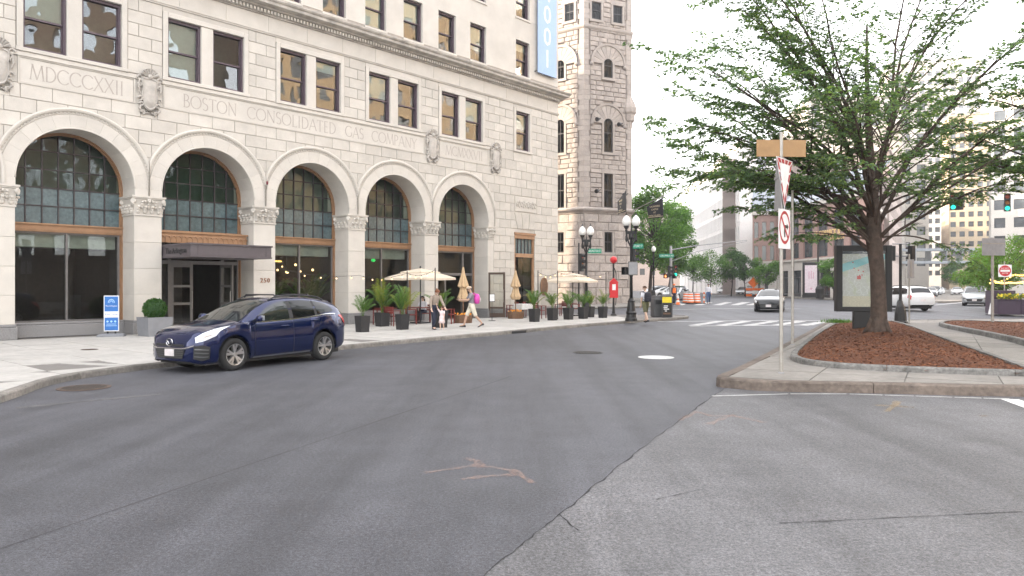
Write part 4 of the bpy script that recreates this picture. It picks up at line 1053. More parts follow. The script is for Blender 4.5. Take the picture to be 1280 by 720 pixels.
def tower_window(f, a, b, z0, z1, arched):
    M_ = face_M(f); c = (a+b)/2; r = (b-a)/2; m = MB()
    if arched:
        zs = z1-r; out = [(a, z0), (b, z0), (b, zs)]+[(c+r*math.cos(math.pi*k/12), zs+r*math.sin(math.pi*k/12)) for k in range(1, 12)]+[(a, zs)]
    else: out = [(a, z0), (b, z0), (b, z1), (a, z1)]
    n = len(out); k2 = .80; cz = (z0+z1)/2
    inn = [(c+(x-c)*k2, cz+(z-cz)*(1-(1-k2)*(b-a)/(z1-z0))) for x, z in out]
    vs = [M_ @ Vector((x, .02, z)) for x, z in out]+[M_ @ Vector((x, .02, z)) for x, z in inn]+[M_ @ Vector((x, .10, z)) for x, z in inn]
    m.add(vs, [(i, (i+1) % n, n+(i+1) % n, n+i) for i in range(n)]+[(n+i, n+(i+1) % n, 2*n+(i+1) % n, 2*n+i) for i in range(n)])
    zm = z0+(z1-z0)*.52; m.box(a+.05, b-.05, .0, .06, zm-.04, zm+.04, M=M_); m.box(c-.02, c+.02, .03, .06, z0, z1-.1, M=M_)
    fr = m.build('window', MATS['tower_frame'], twr)
    q = MB(); q.add([M_ @ Vector((x, .06, z)) for x, z in inn], [tuple(range(n))]); q.build('pane', MATS['pane_tower'], fr)
    q = MB(); q.add([M_ @ Vector((x, .085, z)) for x, z in inn], [tuple(range(n))]); q.build('dark_room', MATS['interior_dark'], fr)
    # dressed jambs, proud of the rough wall; a sill
    s = MB(); w_ = .19; zt = (z1-r) if arched else z1
    s.box(a-w_, a-.002, -.09, .12, z0, zt, M=M_); s.box(b+.002, b+w_, -.09, .12, z0, zt, M=M_); s.box(a-w_-.05, b+w_+.05, -.16, .12, z0-.22, z0-.003, M=M_)
    if not arched: s.box(a-w_-.1, b+w_+.1, -.085, .12, zt+.003, zt+.4, M=M_)
    s.build('window_jambs', MATS['granite_dressed'], twr)
for f in (0, 1):
    for i, (a, b, z0, z1) in enumerate(OPEN): tower_window(f, a, b, z0, z1, i in (2, 3))
    M_ = face_M(f)
    for hc, hz, hr in HOOD:
        nv = 9
        for k in range(nv):
            a0, a1 = math.pi*k/nv, math.pi*(k+1)/nv; e = .012; m = MB(); vs = []
            r0, r1 = .475, hr-.22
            for j in range(4):
                a = a0+e+(a1-a0-2*e)*j/3
                for r, y in ((r0, .12), (r0, -.08), (r1, -.08), (r1, .1)): vs.append(M_ @ Vector((hc+r*math.cos(a), y, hz+r*math.sin(a))))
            m.add(vs, [(j*4+i, (j+1)*4+i, (j+1)*4+i+1, j*4+i+1) for j in range(3) for i in range(3)]+[(0, 1, 2, 3), (15, 14, 13, 12)])
            m.build('hood_stone', MATS['granite_dressed'], twr)
        m = MB(); m.loft([[M_ @ Vector((hc+r*math.cos(math.pi*k/24), y, hz+r*math.sin(math.pi*k/24))) for r, y in ((hr-.22, .0), (hr-.2, -.15), (hr, -.17), (hr, .05))] for k in range(25)], close=False)
        for sx in (-1, 1): p = M_ @ Vector((hc+sx*(hr-.1), -.08, hz-.14)); m.ball(p, .19, 8)
        m.build('hood_moulding', MATS['granite_dressed'], twr)
m = MB(); c = hexv(1, TS); n = 12                        # corbel of a corner turret at the right-hand corner
m.lathe([(.02, 15.6), (.15, 15.7), (.2, 16.1), (.34, 16.2), (.40, 16.7), (.55, 16.85), (.6, 17.4), (.75, 17.6), (.78, 18.0), (.6, 18.5), (.2, 19.3), (.0, 19.6)], 10, (c[0]-.25, c[1]+.15, 0)); m.build('corbel', MATS['granite_rough'], twr)
# dark spotlights on arms
mat('lamp_black', (.018,.018,.02), .5)
for i, (u, z) in enumerate(((1.45, 16.55), (3.75, 16.3), (1.4, 10.15), (4.3, 9.95))):
    M_ = Matrix.Translation((6.43, 66.0, .2)) @ Matrix.Rotation(math.atan2(-.097, .995), 4, 'Z') @ face_M(0)
    p = M_ @ Vector((u, -.08, z))
    t = thing('spotlight', ('black spotlight on a short arm under the tower arch, beside the window', 'black spotlight on the tower under the far end of the arch', 'black spotlight beside the window just above the tower ledge', 'black spotlight behind the flag on the tower')[i], 'spotlight', p)
    m = MB(); m.tube([(0, 0, 0), (.05, -.35, .05), (.15, -.6, .1)], .035, 6); m.build('arm', MATS['lamp_black'], t)
    m = MB(); m.tube([(.0, -.55, .02), (-.2, -.75, -.05), (-.25, -.8, -.07)], [.10, .19, .2], 10); m.build('head', MATS['lamp_black'], t)

# ================================================================== other buildings
mat('white_stone', (.82,.81,.79), .85, var=.06, vs=.5, rnd=.02); mat('pink_brick', (.33,.22,.195), .9, var=.12, vs=3, rnd=.04); mat('brown_brick', (.135,.112,.095), .9, var=.15, vs=2)
mat('pale_stone', (.55,.52,.48), .85, var=.08, vs=.4); mat('warm_stone', (.42,.33,.22), .85, var=.08, vs=.4); mat('rose_stone', (.48,.41,.38), .85, var=.08, vs=.4); mat('grey_panel', (.30,.33,.37), .5, var=.06)
glass('pane_far', (.12,.15,.17), .05, 0, 1, 1., 1.7)
mat('far_window', (.045,.055,.065), .12, var=.3, vs=.6, spec=1., rnd=.4); mat('mirror_window', (.55,.62,.70), .06, .85, var=.15, vs=.4); mat('far_window_pale', (.33,.35,.37), .15, var=.3, vs=.6, rnd=.4); mat('far_blind', (.35,.35,.34), .8)
def office(name, label, loc, rz, W, D, Hh, z0, fh, bay, ww, wh, wallm, depth=.35, sides=('f',), wmax=300, sillz=.9, cat='building', top=.0, winmat='far_window'):
    t = thing(name, label, cat, loc, rz); m = MB(); m.box(0, W, depth, D, 0, Hh-.02); wins = []
    nf = int((Hh-z0-.3)/fh)
    def face(M_, Wd):
        nb = int(Wd/bay); off = (Wd-nb*bay)/2
        m.box(0, Wd, 0, depth+.01, 0, z0+sillz, M=M_)
        for f_ in range(nf):
            zb_ = z0+f_*fh+sillz; zt_ = zb_+wh; zn = zb_+fh if f_ < nf-1 else Hh
            m.box(0, Wd, 0, depth+.01, zt_, zn, M=M_)
            x = 0.
            for b_ in range(nb):
                xa = off+b_*bay+(bay-ww)/2
                m.box(x, xa, 0, depth+.01, zb_, zt_, M=M_); x = xa+ww; wins.append((M_ @ Vector((xa, depth-.08, zb_)), M_.to_euler().z))
            m.box(x, Wd, 0, depth+.01, zb_, zt_, M=M_)
    if 'f' in sides: face(Matrix.Identity(4), W)
    if 'r' in sides: face(Matrix.Translation((W, 0, 0)) @ Matrix.Rotation(R(90), 4, 'Z'), D)
    if 'l' in sides: face(Matrix.Translation((0, D, 0)) @ Matrix.Rotation(R(-90), 4, 'Z'), D)
    m.box(-.25, W+.25, -.25, D+.25, Hh, Hh+.6+top)
    m.build('wall', MATS[wallm], t)
    w1 = MB(); e = .07; w1.add([(0, .05, 0), (ww, .05, 0), (ww, .05, wh), (0, .05, wh)], [(0, 1, 2, 3)])
    pm = w1.mesh('pane', MATS[winmat])
    w2 = MB(); w2.box(0, e, -.02, .06, 0, wh); w2.box(ww-e, ww, -.02, .06, 0, wh); w2.box(e, ww-e, -.02, .06, 0, e); w2.box(e, ww-e, -.02, .06, wh-e, wh); w2.box(e, ww-e, -.02, .06, wh*.5-.04, wh*.5+.04)
    fm = w2.mesh('window', MATS['tower_frame'])
    for p, a in wins[:wmax]:
        o = put('window', fm, t, p, a); put('pane', pm, o)
    if len(wins) > wmax:
        q = MB()
        for p, a in wins[wmax:]:
            M_ = Matrix.Translation(p) @ Matrix.Rotation(a, 4, 'Z'); q.add([M_ @ Vector(v) for v in w1.v], w1.f)
        q.build('windows', MATS[winmat], t, kind='stuff')
    return t
# white stone office block far down the street: colonnade below, rows of slim windows above
fa = math.atan2(.995, .0966)
def far_white():
    L_ = 75.; t = thing('white_office_building', 'long white stone office building with tall colonnade and rows of slim windows', 'building', (37., 120., .3), fa)
    # local x runs away down the street; its face looks to local +y (towards the street)
    m = MB(); m.box(0, L_, -9, -.7, 0, 24.6)
    nb = 12; bw = L_/nb
    m.box(0, L_, -.7, 0, 7.0, 8.2); m.box(-.2, L_, -.7, .25, 24.2, 25.2); m.box(0, 1.6, -.7, 0, 0, 7.0)
    rows = [(8.9, 11.3), (12.0, 14.4), (15.1, 17.5), (18.2, 20.6), (21.3, 23.7)]
    zc = [8.2]+[z for r_ in rows for z in r_]+[24.2]
    for k in range(0, len(zc), 2): m.box(0, L_, -.7, 0, zc[k], zc[k+1])
    nw = 50; sp = L_/nw
    m.build('wall', MATS['white_stone'], t)
    for k in range(nb):
        q = MB(); q.box(k*bw+3.0, k*bw+bw+1.6, -.7, .05, 0, 7.0) if k < nb-1 else q.box(k*bw+3.0, L_, -.7, .05, 0, 7.0); q.build('column', MATS['white_stone'], t)
        q = MB(); q.quad((k*bw+1.6, -.69, 0), (k*bw+3.0, -.69, 0), (k*bw+3.0, -.69, 7), (k*bw+1.6, -.69, 7)); 
        q.box(k*bw+1.6, k*bw+1.66, -.6, -.5, 0, 7); q.box(k*bw+1.6, k*bw+3.0, -.6, -.5, 3.4, 3.6); q.build('window', MATS['far_window_pale'], t)
    for z0, z1 in rows:
        q = MB()
        for i in range(nw+1): x = min(i*sp, L_-.55); q.box(x, x+.55, -.7, .06, z0, z1)
        q.build('fins', MATS['white_stone'], t, kind='stuff')
    pm = MB(); pm.quad((.55, -.45, 0), (sp, -.45, 0), (sp, -.45, 2.4), (.55, -.45, 2.4)); pm.box(.55, sp, -.45, -.40, 1.1, 1.25); pm = pm.mesh('window', MATS['far_window_pale'])
    for z0, z1 in rows:
        for i in range(nw): put('window', pm, t, (i*sp, 0, z0))
    for z in (9.5, 15.6, 20.5):
        q = MB(); q.box(-.06, .02, -12.3, -11.2, z, z+1.9) if False else q.box(-.05, .02, -4.0, -2.9, z, z+1.9); q.build('window', MATS['far_window_pale'], t)
    q = MB(); q.box(-.04, .02, -8, -.6, 5.6, 6.0); q.build('band', MATS['white_stone'], t)
far_white()
# brick corner building with a stone ground floor
def brick_corner():
    A, B, C = (34.6, 106.4), (37.6, 105.3), (39.3, 82.4); Dv = (C[0]+34*.5, C[1]+34*.866)
    t = thing('brick_building', 'pinkish brick corner building with pale stone ground floor and gold lettering', 'building', (0, 0, .43), 0)
    m = MB(); st = MB(); bt = MB()
    for P_, Q_, bays in ((A, B, 3), (B, C, 6), (C, Dv, 8)):
        d = Vector((Q_[0]-P_[0], Q_[1]-P_[1])); W = d.length; a = math.atan2(d.y, d.x)
        M_ = Matrix.Translation((P_[0], P_[1], 0)) @ Matrix.Rotation(a, 4, 'Z')
        bw = W/bays
        floors = [(5.1, 7.2), (8.3, 10.6)]
        st.box(0, W, 0, .5, 4.0, 4.7, M=M_); st.box(-.05, W+.05, -.18, .3, 4.7, 4.95, M=M_)
        zc = [4.95, 5.1, 7.2, 8.3, 10.6, 11.6]
        for k in range(0, 6, 2): m.box(0, W, 0, .5, zc[k], zc[k+1], M=M_)
        st.box(-.1, W+.1, -.3, .5, 11.6, 12.1, M=M_)
        for i in range(bays):
            x0 = i*bw; pw = .34*bw/2 if bays != 3 else .25
            for z0, z1 in floors:
                m.box(x0, x0+pw, 0, .5, z0, z1, M=M_); m.box(x0+bw-pw, x0+bw, 0, .5, z0, z1, M=M_)
                nwin = 2 if bays != 3 else 1; ww = (bw-2*pw)/nwin
                for k in range(nwin):
                    q = MB(); xa = x0+pw+k*ww; q.box(xa+.05, xa+ww-.05, .3, .34, z0+.06, z1-.06, M=M_); q.box(xa, xa+.12, .2, .36, z0, z1, M=M_); q.box(xa+.12, xa+ww, .2, .29, (z0+z1)/2-.05, (z0+z1)/2+.05, M=M_)
                    q.build('window', MATS['far_window'], t)
            st.box(x0, x0+.75, 0, .5, 0, 4.0, M=M_); st.box(x0+.75, x0+bw, 0, .5, 3.5, 4.0, M=M_)
            q = MB(); q.box(x0+.75, x0+bw, .35, .4, .4, 3.5, M=M_); 
            q.build('shop_pane', MATS['far_window'], t)
            q = MB(); q.box(x0+.75, x0+bw, .25, .42, 0, .4, M=M_); q.box(x0+bw*.6, x0+bw*.6+.1, .28, .42, .4, 3.5, M=M_); q.box(x0+.75, x0+bw, .28, .42, 2.5, 2.6, M=M_); q.build('shop_frame', MATS['tower_frame'], t)
        st.box(W-.4, W, 0, .5, 0, 4.0, M=M_)
        bt.add([M_ @ Vector(v) for v in ((0, .1, 12.1), (W, .1, 12.1), (W, 3.2, 15.6), (0, 3.2, 15.6))], [(0, 1, 2, 3)])
        for i in range(bays+1): bt.tube([M_ @ Vector((i*bw, .05, 12.1)), M_ @ Vector((i*bw, 3.15, 15.65))], .08, 4)
    m.prism([(A[0]+.8, A[1]+1), (B[0]+.6, B[1]+.6), (C[0]+.5, C[1]+.8), (Dv[0], Dv[1]+2), (45, 125)], 0, 12.0)
    m.build('brick_wall', MATS['pink_brick'], t); st.build('stone_trim', MATS['pale_stone'], t); bt.build('glass_roof', MATS['grey_panel'], t)
    mat('letter_gold', (.75,.55,.25), .5)
    d = Vector((C[0]-B[0], C[1]-B[1])); a = math.atan2(d.y, d.x); u = d.normalized(); nn = Vector((u.y, -u.x))
    for s, k, z, sz in (('McCORMICK &', 14.6, 7.95, .95), ('SCHMICK\'S', 16.6, 7.25, .85)):
        p = Vector(B)+u*(k+0.); lettering(s, sz, 'letter_gold', t, (p.x+nn.x*.06, p.y+nn.y*.06, z), (R(90), 0, a), depth=.06)
brick_corner()
ra = math.atan2(.866, .5)
def street_row(k0, k1, Hh, wallm, label, name='street_building', z0=4.5, fh=3.6, bay=3.2, ww=1.5, wh=2.0):
    C = (39.8, 82.0); p0 = (C[0]+.5*k0, C[1]+.866*k0); W = k1-k0
    return office(name, label, (p0[0], p0[1], .4), ra, W, 25, Hh, z0, fh, bay, ww, wh, wallm, sides=('f', 'l'), wmax=120)
# local x away from the camera, face must look to the street (local -y): rows on the far side of the street are mirrored in rz
street_row(34.5, 78, 22, 'rose_stone', 'pale rose stone building with even window rows, beside the skywalk street')
street_row(79, 150, 34, 'pale_stone', 'tall pale stone building beyond the rose one on the skywalk street')
street_row(151, 260, 26, 'rose_stone', 'farthest rose stone block on the skywalk street, before the street ends')
office('office_tower', 'golden lit office tower far behind the skywalk', (px(1186, 265), 265, .4), R(-24), 22, 22, 62, 4, 3.5, 2.75, 1.7, 1.9, 'warm_stone', sides=('f', 'l'), wmax=200)
office('office_tower', 'very tall pale office tower far behind the skywalk street', (px(1110, 330), 330, .4), R(-20), 36, 30, 100, 5, 3.8, 3.0, 2.0, 2.2, 'pale_stone', sides=('f', 'l'), wmax=60)
office('apartment_tower', 'tall pale apartment tower rising behind the brick building, seen through the tree', (px(1010, 170), 170, .4), R(-8), 26, 26, 44, 5, 3.5, 3.25, 1.9, 1.9, 'pale_stone', sides=('f', 'l'), wmax=200)
office('office_block', 'pale office block behind the purple planter and small tree', (px(1236, 150), 150, .4), R(-40), 40, 30, 40, 5, 3.6, 3.3, 1.9, 2.0, 'pale_stone', sides=('f', 'l'), wmax=80)
office('far_building', 'pale beige building closing the view behind the street trees beyond the tower', (px(778, 230), 230, .3), 0, 22, 20, 24, 4, 3.6, 3.2, 1.6, 2.0, 'rose_stone', wmax=60)
# opposite side of the street, outside the view: what the windows mirror
office('brick_warehouse', 'brown brick warehouse facing the stone building, mirrored in its upper windows', (47, 12, 0), R(-90), 52, 20, 36, 4.5, 3.9, 3.8, 2.0, 2.4, 'brown_brick', wmax=0, winmat='mirror_window')
office('limestone_hotel', 'warm limestone hotel facing the stone building, mirrored in its windows', (66, 60, 0), R(-90), 46, 22, 46, 5, 3.7, 2.9, 1.5, 2.2, 'warm_stone', wmax=0)
office('street_block', 'pale stone block hidden behind the granite tower, shading the far street', (12.0, 86, .3), R(90), 120, 22, 31, 4.5, 3.6, 3.2, 1.5, 2.0, 'rose_stone', wmax=40)  # unseen block, added to keep the low sun off the far street
# skywalk bridge
t = thing('skywalk_bridge', 'grey enclosed pedestrian skywalk bridge spanning the far street', 'bridge', (px(1112, 150), 152, 0), R(-9))
m = MB(); m.box(0, 24, 0, 3.2, 6.4, 6.9); m.box(0, 24, 0, 3.2, 9.0, 9.5); m.build('deck', MATS['grey_panel'], t)
for k in range(9):
    q = MB(); q.box(k*2.95, k*2.95+.12, .02, 3.1, 6.9, 9.0); q.build('post', MATS['grey_panel'], t)
    if k < 8: q = MB(); q.quad((k*2.95+.12, .1, 6.9), (k*2.95+2.95, .1, 6.9), (k*2.95+2.95, .1, 9.0), (k*2.95+.12, .1, 9.0)); q.build('pane', MATS['pane_clear'], t)
# ================================================================== trees and plants
def leaf_mat(name, col, trans=.35, var=.35):
    m = bpy.data.materials.new(name); m.use_nodes = True; MATS[name] = m
    nt = m.node_tree; N = nt.nodes; L = nt.links; N.clear()
    o = N.new('ShaderNodeOutputMaterial'); d = N.new('ShaderNodeBsdfPrincipled'); t = N.new('ShaderNodeBsdfTranslucent'); mx = N.new('ShaderNodeMixShader'); mx.inputs[0].default_value = trans
    d.inputs['Roughness'].default_value = .5; d.inputs['Specular IOR Level'].default_value = .3
    tc = N.new('ShaderNodeTexCoord'); n = N.new('ShaderNodeTexNoise'); n.inputs['Scale'].default_value = .9; n.inputs['Detail'].default_value = 6; L.new(tc.outputs['Object'], n.inputs['Vector'])
    mr = N.new('ShaderNodeMapRange'); mr.inputs[1].default_value = .3; mr.inputs[2].default_value = .7; mr.inputs[3].default_value = 1-var; mr.inputs[4].default_value = 1+var; L.new(n.outputs[0], mr.inputs[0])
    s = N.new('ShaderNodeVectorMath'); s.operation = 'SCALE'; s.inputs[0].default_value = col; L.new(mr.outputs[0], s.inputs['Scale'])
    s2 = N.new('ShaderNodeVectorMath'); s2.operation = 'MULTIPLY'; s2.inputs[1].default_value = (1.2, 1.35, .7); L.new(s.outputs[0], s2.inputs[0])
    L.new(s.outputs[0], d.inputs['Base Color']); L.new(s2.outputs[0], t.inputs['Color'])
    L.new(d.outputs[0], mx.inputs[1]); L.new(t.outputs[0], mx.inputs[2]); L.new(mx.outputs[0], o.inputs[0]); return m
leaf_mat('leaf_elm', (.115,.185,.095), .5); leaf_mat('leaf_elm_light', (.19,.27,.09), .52)
leaf_mat('leaf_street', (.085,.18,.042), .4); leaf_mat('leaf_street_light', (.14,.27,.05), .45); leaf_mat('leaf_dark', (.06,.125,.05), .3); leaf_mat('leaf_yellow', (.16,.20,.04), .4)
leaf_mat('leaf_palm', (.075,.15,.03), .35); leaf_mat('leaf_palm_yellow', (.17,.20,.03), .35); leaf_mat('leaf_box', (.035,.105,.02), .25)
mat('bark', (.080,.056,.043), .95, var=.35, vs=9, bump=1., bs=22, stain=.35, ss=3); mat('bark_dark', (.05,.04,.034), .95, var=.3, bump=.6, bs=18)
def leaves_mesh(name, P, D, size, mats, rg, flat_=.55, fold=.25, aspect=.5):
    # every leaf a pointed blade of two faces folded along its midrib
    n = len(P); P = np.asarray(P); D = np.asarray(D)
    D = D/np.maximum(np.linalg.norm(D, axis=1, keepdims=True), 1e-6)
    up = np.stack([rg.normal(0, flat_, n), rg.normal(0, flat_, n), np.ones(n)], 1)
    S = np.cross(D, up); S /= np.maximum(np.linalg.norm(S, axis=1, keepdims=True), 1e-6); U = np.cross(S, D)
    L_ = size*rg.uniform(.65, 1.25, (n, 1)); W_ = L_*aspect*.5
    a = P; b = P+D*L_*.45+S*W_+U*W_*fold; c = P+D*L_-U*L_*.12; d = P+D*L_*.45-S*W_+U*W_*fold
    V = np.stack([a, b, c, d], 1).reshape(-1, 3)
    me = bpy.data.meshes.new(name); me.vertices.add(n*4); me.vertices.foreach_set('co', V.astype(np.float32).ravel())
    idx = np.arange(n)*4; F_ = np.stack([idx, idx+1, idx+2, idx, idx+2, idx+3], 1).ravel()
    me.loops.add(n*6); me.loops.foreach_set('vertex_index', F_.astype(np.int32)); me.polygons.add(n*2)
    me.polygons.foreach_set('loop_start', np.arange(n*2, dtype=np.int32)*3); me.polygons.foreach_set('loop_total', np.full(n*2, 3, dtype=np.int32))
    for m in mats: me.materials.append(MATS[m])
    me.polygons.foreach_set('material_index', np.repeat((rg.random(n) < .3).astype(np.int32)*(len(mats)-1), 2)); me.update(); return me
def wander(p, d, L_, n, r, bend, jitter):
    pts = [Vector(p)]; d = Vector(d).normalized(); st = L_/n
    for i in range(n):
        d = (d+Vector((r.gauss(0, jitter), r.gauss(0, jitter), r.gauss(0, jitter)*.6+bend))).normalized(); pts.append(pts[-1]+d*st)
    return pts
def at_line(pts, u):
    f = u*(len(pts)-1); i = min(int(f), len(pts)-2); t = f-i
    return pts[i].lerp(pts[i+1], t), (pts[i+1]-pts[i]).normalized()
def big_tree(name, label, base, zf, r0, limbs, seed, leaf=.10, per=13, dens=1., keep=None, group=None):
    r = random.Random(seed); rg = np.random.default_rng(seed)
    t = thing(name, label, 'tree', base)
    tr = MB(); top = Vector((-.10, .05, zf))
    tp = [Vector((0, 0, -.25)), Vector((0, 0, 0)), Vector((.01, 0, .25)), Vector((.0, 0, .9)), Vector((-.02, .02, 1.8)), top, Vector((-.14, .05, zf+1.2)), Vector((-.22, .1, zf+2.8)), Vector((-.30, .1, zf+4.6)), Vector((-.30, .1, zf+6.5))]
    tr.tube(tp, [r0*1.75, r0*1.45, r0*1.12, r0, r0*.95, r0*1.0, r0*.78, r0*.52, r0*.32, r0*.12], 14)
    # a little flare of roots
    for k in range(5):
        a = k*1.257+.3; tr.tube([(r0*.5*math.cos(a), r0*.5*math.sin(a), .45), (r0*1.25*math.cos(a), r0*1.25*math.sin(a), .08), (r0*2.0*math.cos(a), r0*2.0*math.sin(a), -.12)], [.12, .10, .05], 6)
    # rough up the bark silhouette
    for i, v in enumerate(tr.v):
        q = mnoise.noise((v[0]*7, v[1]*7, v[2]*1.6+seed)); rad = math.hypot(v[0], v[1])
        if rad > .01 and v[2] < zf: tr.v[i] = (v[0]*(1+.12*q), v[1]*(1+.12*q), v[2])
    br = MB(); tw = MB(); LP, LD = [], []
    def spray(pts, L_, dead=False, lside=False):
        n = max(3, int(per*L_*dens*2.5*(1.25 if lside else .9)))
        for k in range(n):
            u = r.uniform(.12, 1.0); p, d = at_line(pts, u); sd = r.choice((-1, 1)); s = d.cross(Vector((0, 0, 1)))
            if s.length < .1: s = Vector((1, 0, 0))
            s.normalize(); dd = d*.55+s*sd*r.uniform(.5, 1.1)+Vector((0, 0, r.uniform(-.45, .12)))
            q = p+Vector((r.gauss(0, .012), r.gauss(0, .012), r.gauss(0, .02)))
            if dead: continue
            LP.append(q); LD.append(dd)
    for (z, az, el, L_, rad) in limbs:
        a = R(az); d = Vector((math.cos(a)*math.cos(R(el)), math.sin(a)*math.cos(R(el)), math.sin(R(el))))
        p0 = Vector((top.x*min(1, z/zf), top.y*min(1, z/zf), z))+Vector((d.x, d.y, 0))*r0*.25
        rad *= .58; rside = -75 < az < 75; dn = 1.4 if 140 < az < 225 else 1.; L_ *= ((.94 if el > 20 else 1.0) if 140 < az < 225 else .97); pts = wander(p0, d+Vector((0, 0, (.52 if el > 12.5 else (.36 if el > 9 else .14)))), L_, 11, r, -.055 if el < 55 else -.02, .07)
        n = len(pts); tr.tube(pts[:8], [rad*(1-.075*i) for i in range(8)], 8); br.tube(pts[7:], [rad*(.475-.10*i) for i in range(n-7)], 6)
        ns = int(L_*2.3)
        for k in range(ns):
            u = .16+.84*(k+r.random())/ns; p, dd = at_line(pts, u); s = dd.cross(Vector((0, 0, 1))); s = s.normalized() if s.length > .1 else Vector((1, 0, 0))
            sd = 1 if k % 2 else -1; ll = L_*(.40-.25*u)*r.uniform(.7, 1.25)+.25
            d2 = dd*r.uniform(.6, .9)+s*sd*r.uniform(.5, .9)+Vector((0, 0, r.uniform(-.12, .38)))
            bp = wander(p, d2, ll, 6, r, -.05, .09); rb2 = max(.008, rad*(1-u)*.42+.006)
            br.tube(bp, [rb2*(1-.14*i) for i in range(7)], 5)
            nt_ = int(ll*4.2)+2
            for j in range(nt_):
                u2 = .18+.82*(j+r.random())/nt_; p2, d3 = at_line(bp, u2); s2 = d3.cross(Vector((0, 0, 1))); s2 = s2.normalized() if s2.length > .1 else Vector((0, 1, 0))
                l3 = r.uniform(.28, .62)*(1.15-.4*u2); d4 = d3*.7+s2*(1 if j % 2 else -1)*r.uniform(.5, 1.)+Vector((0, 0, r.uniform(-.25, .2)))
                tp2 = wander(p2, d4, l3, 3, r, -.06, .08); tw.tube(tp2, [.006, .005, .004, .003], 3, cap=False); spray(tp2, l3, (j+k) % 7 == 0 or (rside and (j+k) % 4 == 1), dn > 1)
            spray(bp[3:], ll*.5)
    tr.build('trunk', MATS['bark'], t, smooth=True); br.build('branches', MATS['bark'], t, smooth=True, kind='stuff'); tw.build('twigs', MATS['bark_dark'], t, kind='stuff')
    me = leaves_mesh('crown', LP, LD, leaf, ('leaf_elm', 'leaf_elm_light'), rg, flat_=.8); put('crown', me, t, kind='stuff'); print(name, 'leaves', len(LP))
    return t
zt = hz1(TREE_C[0], TREE_C[1], 2.)
big_tree('street_tree', 'large spreading street tree with ribbed trunk in the mulch bed, crown over the crossing', (TREE_C[0], TREE_C[1], zt-.02), 2.75, .215, [
    (2.35, 172, 20, 7.4, .11), (2.6, 195, 24, 6.8, .10), (2.8, 158, 32, 7.8, .12), (3.1, 182, 38, 8.6, .13), (3.4, 205, 44, 7.6, .11), (3.5, 165, 52, 9.2, .13), (3.9, 188, 60, 9.4, .12),
    (2.45, 8, 22, 5.4, .09), (2.7, -22, 28, 6.0, .10), (3.0, 22, 42, 7.4, .12), (3.5, -5, 54, 8.4, .12), (3.9, 15, 66, 9.0, .11), (4.2, 90, 76, 9.4, .13), (4.3, -85, 70, 8.0, .10), (4.0, 130, 66, 9.0, .11), (4.1, 45, 72, 8.8, .11),
    (2.7, -65, 26, 5.2, .08), (2.8, 100, 30, 6.2, .09), (3.3, -125, 40, 6.6, .09), (3.3, 60, 44, 7., .09), (3.8, -150, 56, 8.2, .10), (3.0, 140, 40, 7.6, .10), (2.5, 215, 22, 5.2, .07), (3.3, 172, 11, 6.2, .08), (2.7, 200, 9, 3.2, .05), (2.8, 178, 9, 4.2, .05), (2.8, -5, 9, 3.2, .05), (3.5, 200, 10, 5.6, .07), (3.6, 150, 12, 6.0, .08), (3.9, 182, 12, 6.6, .08), (3.4, -8, 11, 5.2, .07), (3.7, 30, 12, 5.2, .07), (3.5, 235, 10, 4.6, .06), (3.0, -100, 34, 5.6, .07)], 8, leaf=.118, per=13.5)
big_tree('street_tree', 'second street tree whose crown reaches in from the edge of the second bed', (18.3, 21.2, .3), 2.9, .24, [
    (3.2, 178, 24, 6.6, .10), (3.2, 160, 28, 6.4, .10), (3.0, 200, 26, 5.8, .09), (3.4, 185, 42, 7.2, .11), (3.7, 165, 54, 7.4, .10), (4.0, 195, 64, 7.6, .10), (4.2, 90, 70, 7.5, .1), (4.0, 20, 55, 6, .1), (3.2, 250, 35, 5.4, .08), (3.1, 120, 34, 5.8, .08), (3.6, -60, 50, 5.5, .08), (2.8, 40, 30, 5, .08)], 12, leaf=.118, per=13.5, dens=1.4)

def small_tree(name, label, base, hgt, rad, zb, seed, n=6000, leaf=.2, mats=('leaf_street', 'leaf_street_light'), tr_r=.12, flat_=1., clumps=26, group=None):
    r = random.Random(seed); rg = np.random.default_rng(seed); t = thing(name, label, 'tree', (base[0], base[1], G(*base)+.1)); t_ = MB()
    zc = (hgt+zb)/2; hz_ = (hgt-zb)/2
    tp = wander((0, 0, -.1), (0, 0, 1), zb+hz_*.8, 6, r, 0, .05); t_.tube(tp, [tr_r*(1-.11*i) for i in range(7)], 8)
    C = []
    for k in range(clumps):
        u = r.random()*2*math.pi; v = r.uniform(-.95, .95); q = math.sqrt(1-v*v); rr_ = r.uniform(.45, 1.0)**.6
        ta = 1-.25*max(0, v)
        c = Vector((rad*ta*q*rr_*math.cos(u), rad*ta*q*rr_*math.sin(u), zc+hz_*v*rr_)); C.append((c, rad*r.uniform(.22, .42)))
        p, _ = at_line(tp, min(1, max(.45, (c.z-1)/(zb+hz_*.8)))); t_.tube([p, p.lerp(c, .5)+Vector((0, 0, -.15)), c], [tr_r*.3, tr_r*.18, .015], 5)
    t_.build('trunk', MATS['bark_dark'], t, smooth=True)
    LP = np.zeros((n, 3)); LD = rg.normal(0, 1, (n, 3)); LD[:, 2] = LD[:, 2]*.5-.25
    ci = rg.integers(0, clumps, n)
    cc = np.array([c for c, _ in C])[ci]; cr = np.array([q for _, q in C])[ci][:, None]
    off = rg.normal(0, 1, (n, 3)); off /= np.linalg.norm(off, axis=1, keepdims=True); off *= rg.uniform(.25, 1.05, (n, 1))**.6; off[:, 2] *= .75
    LP = cc+off*cr
    put('crown', leaves_mesh('crown', LP, LD, leaf, mats, rg, flat_=flat_, aspect=.6), t, kind='stuff'); return t
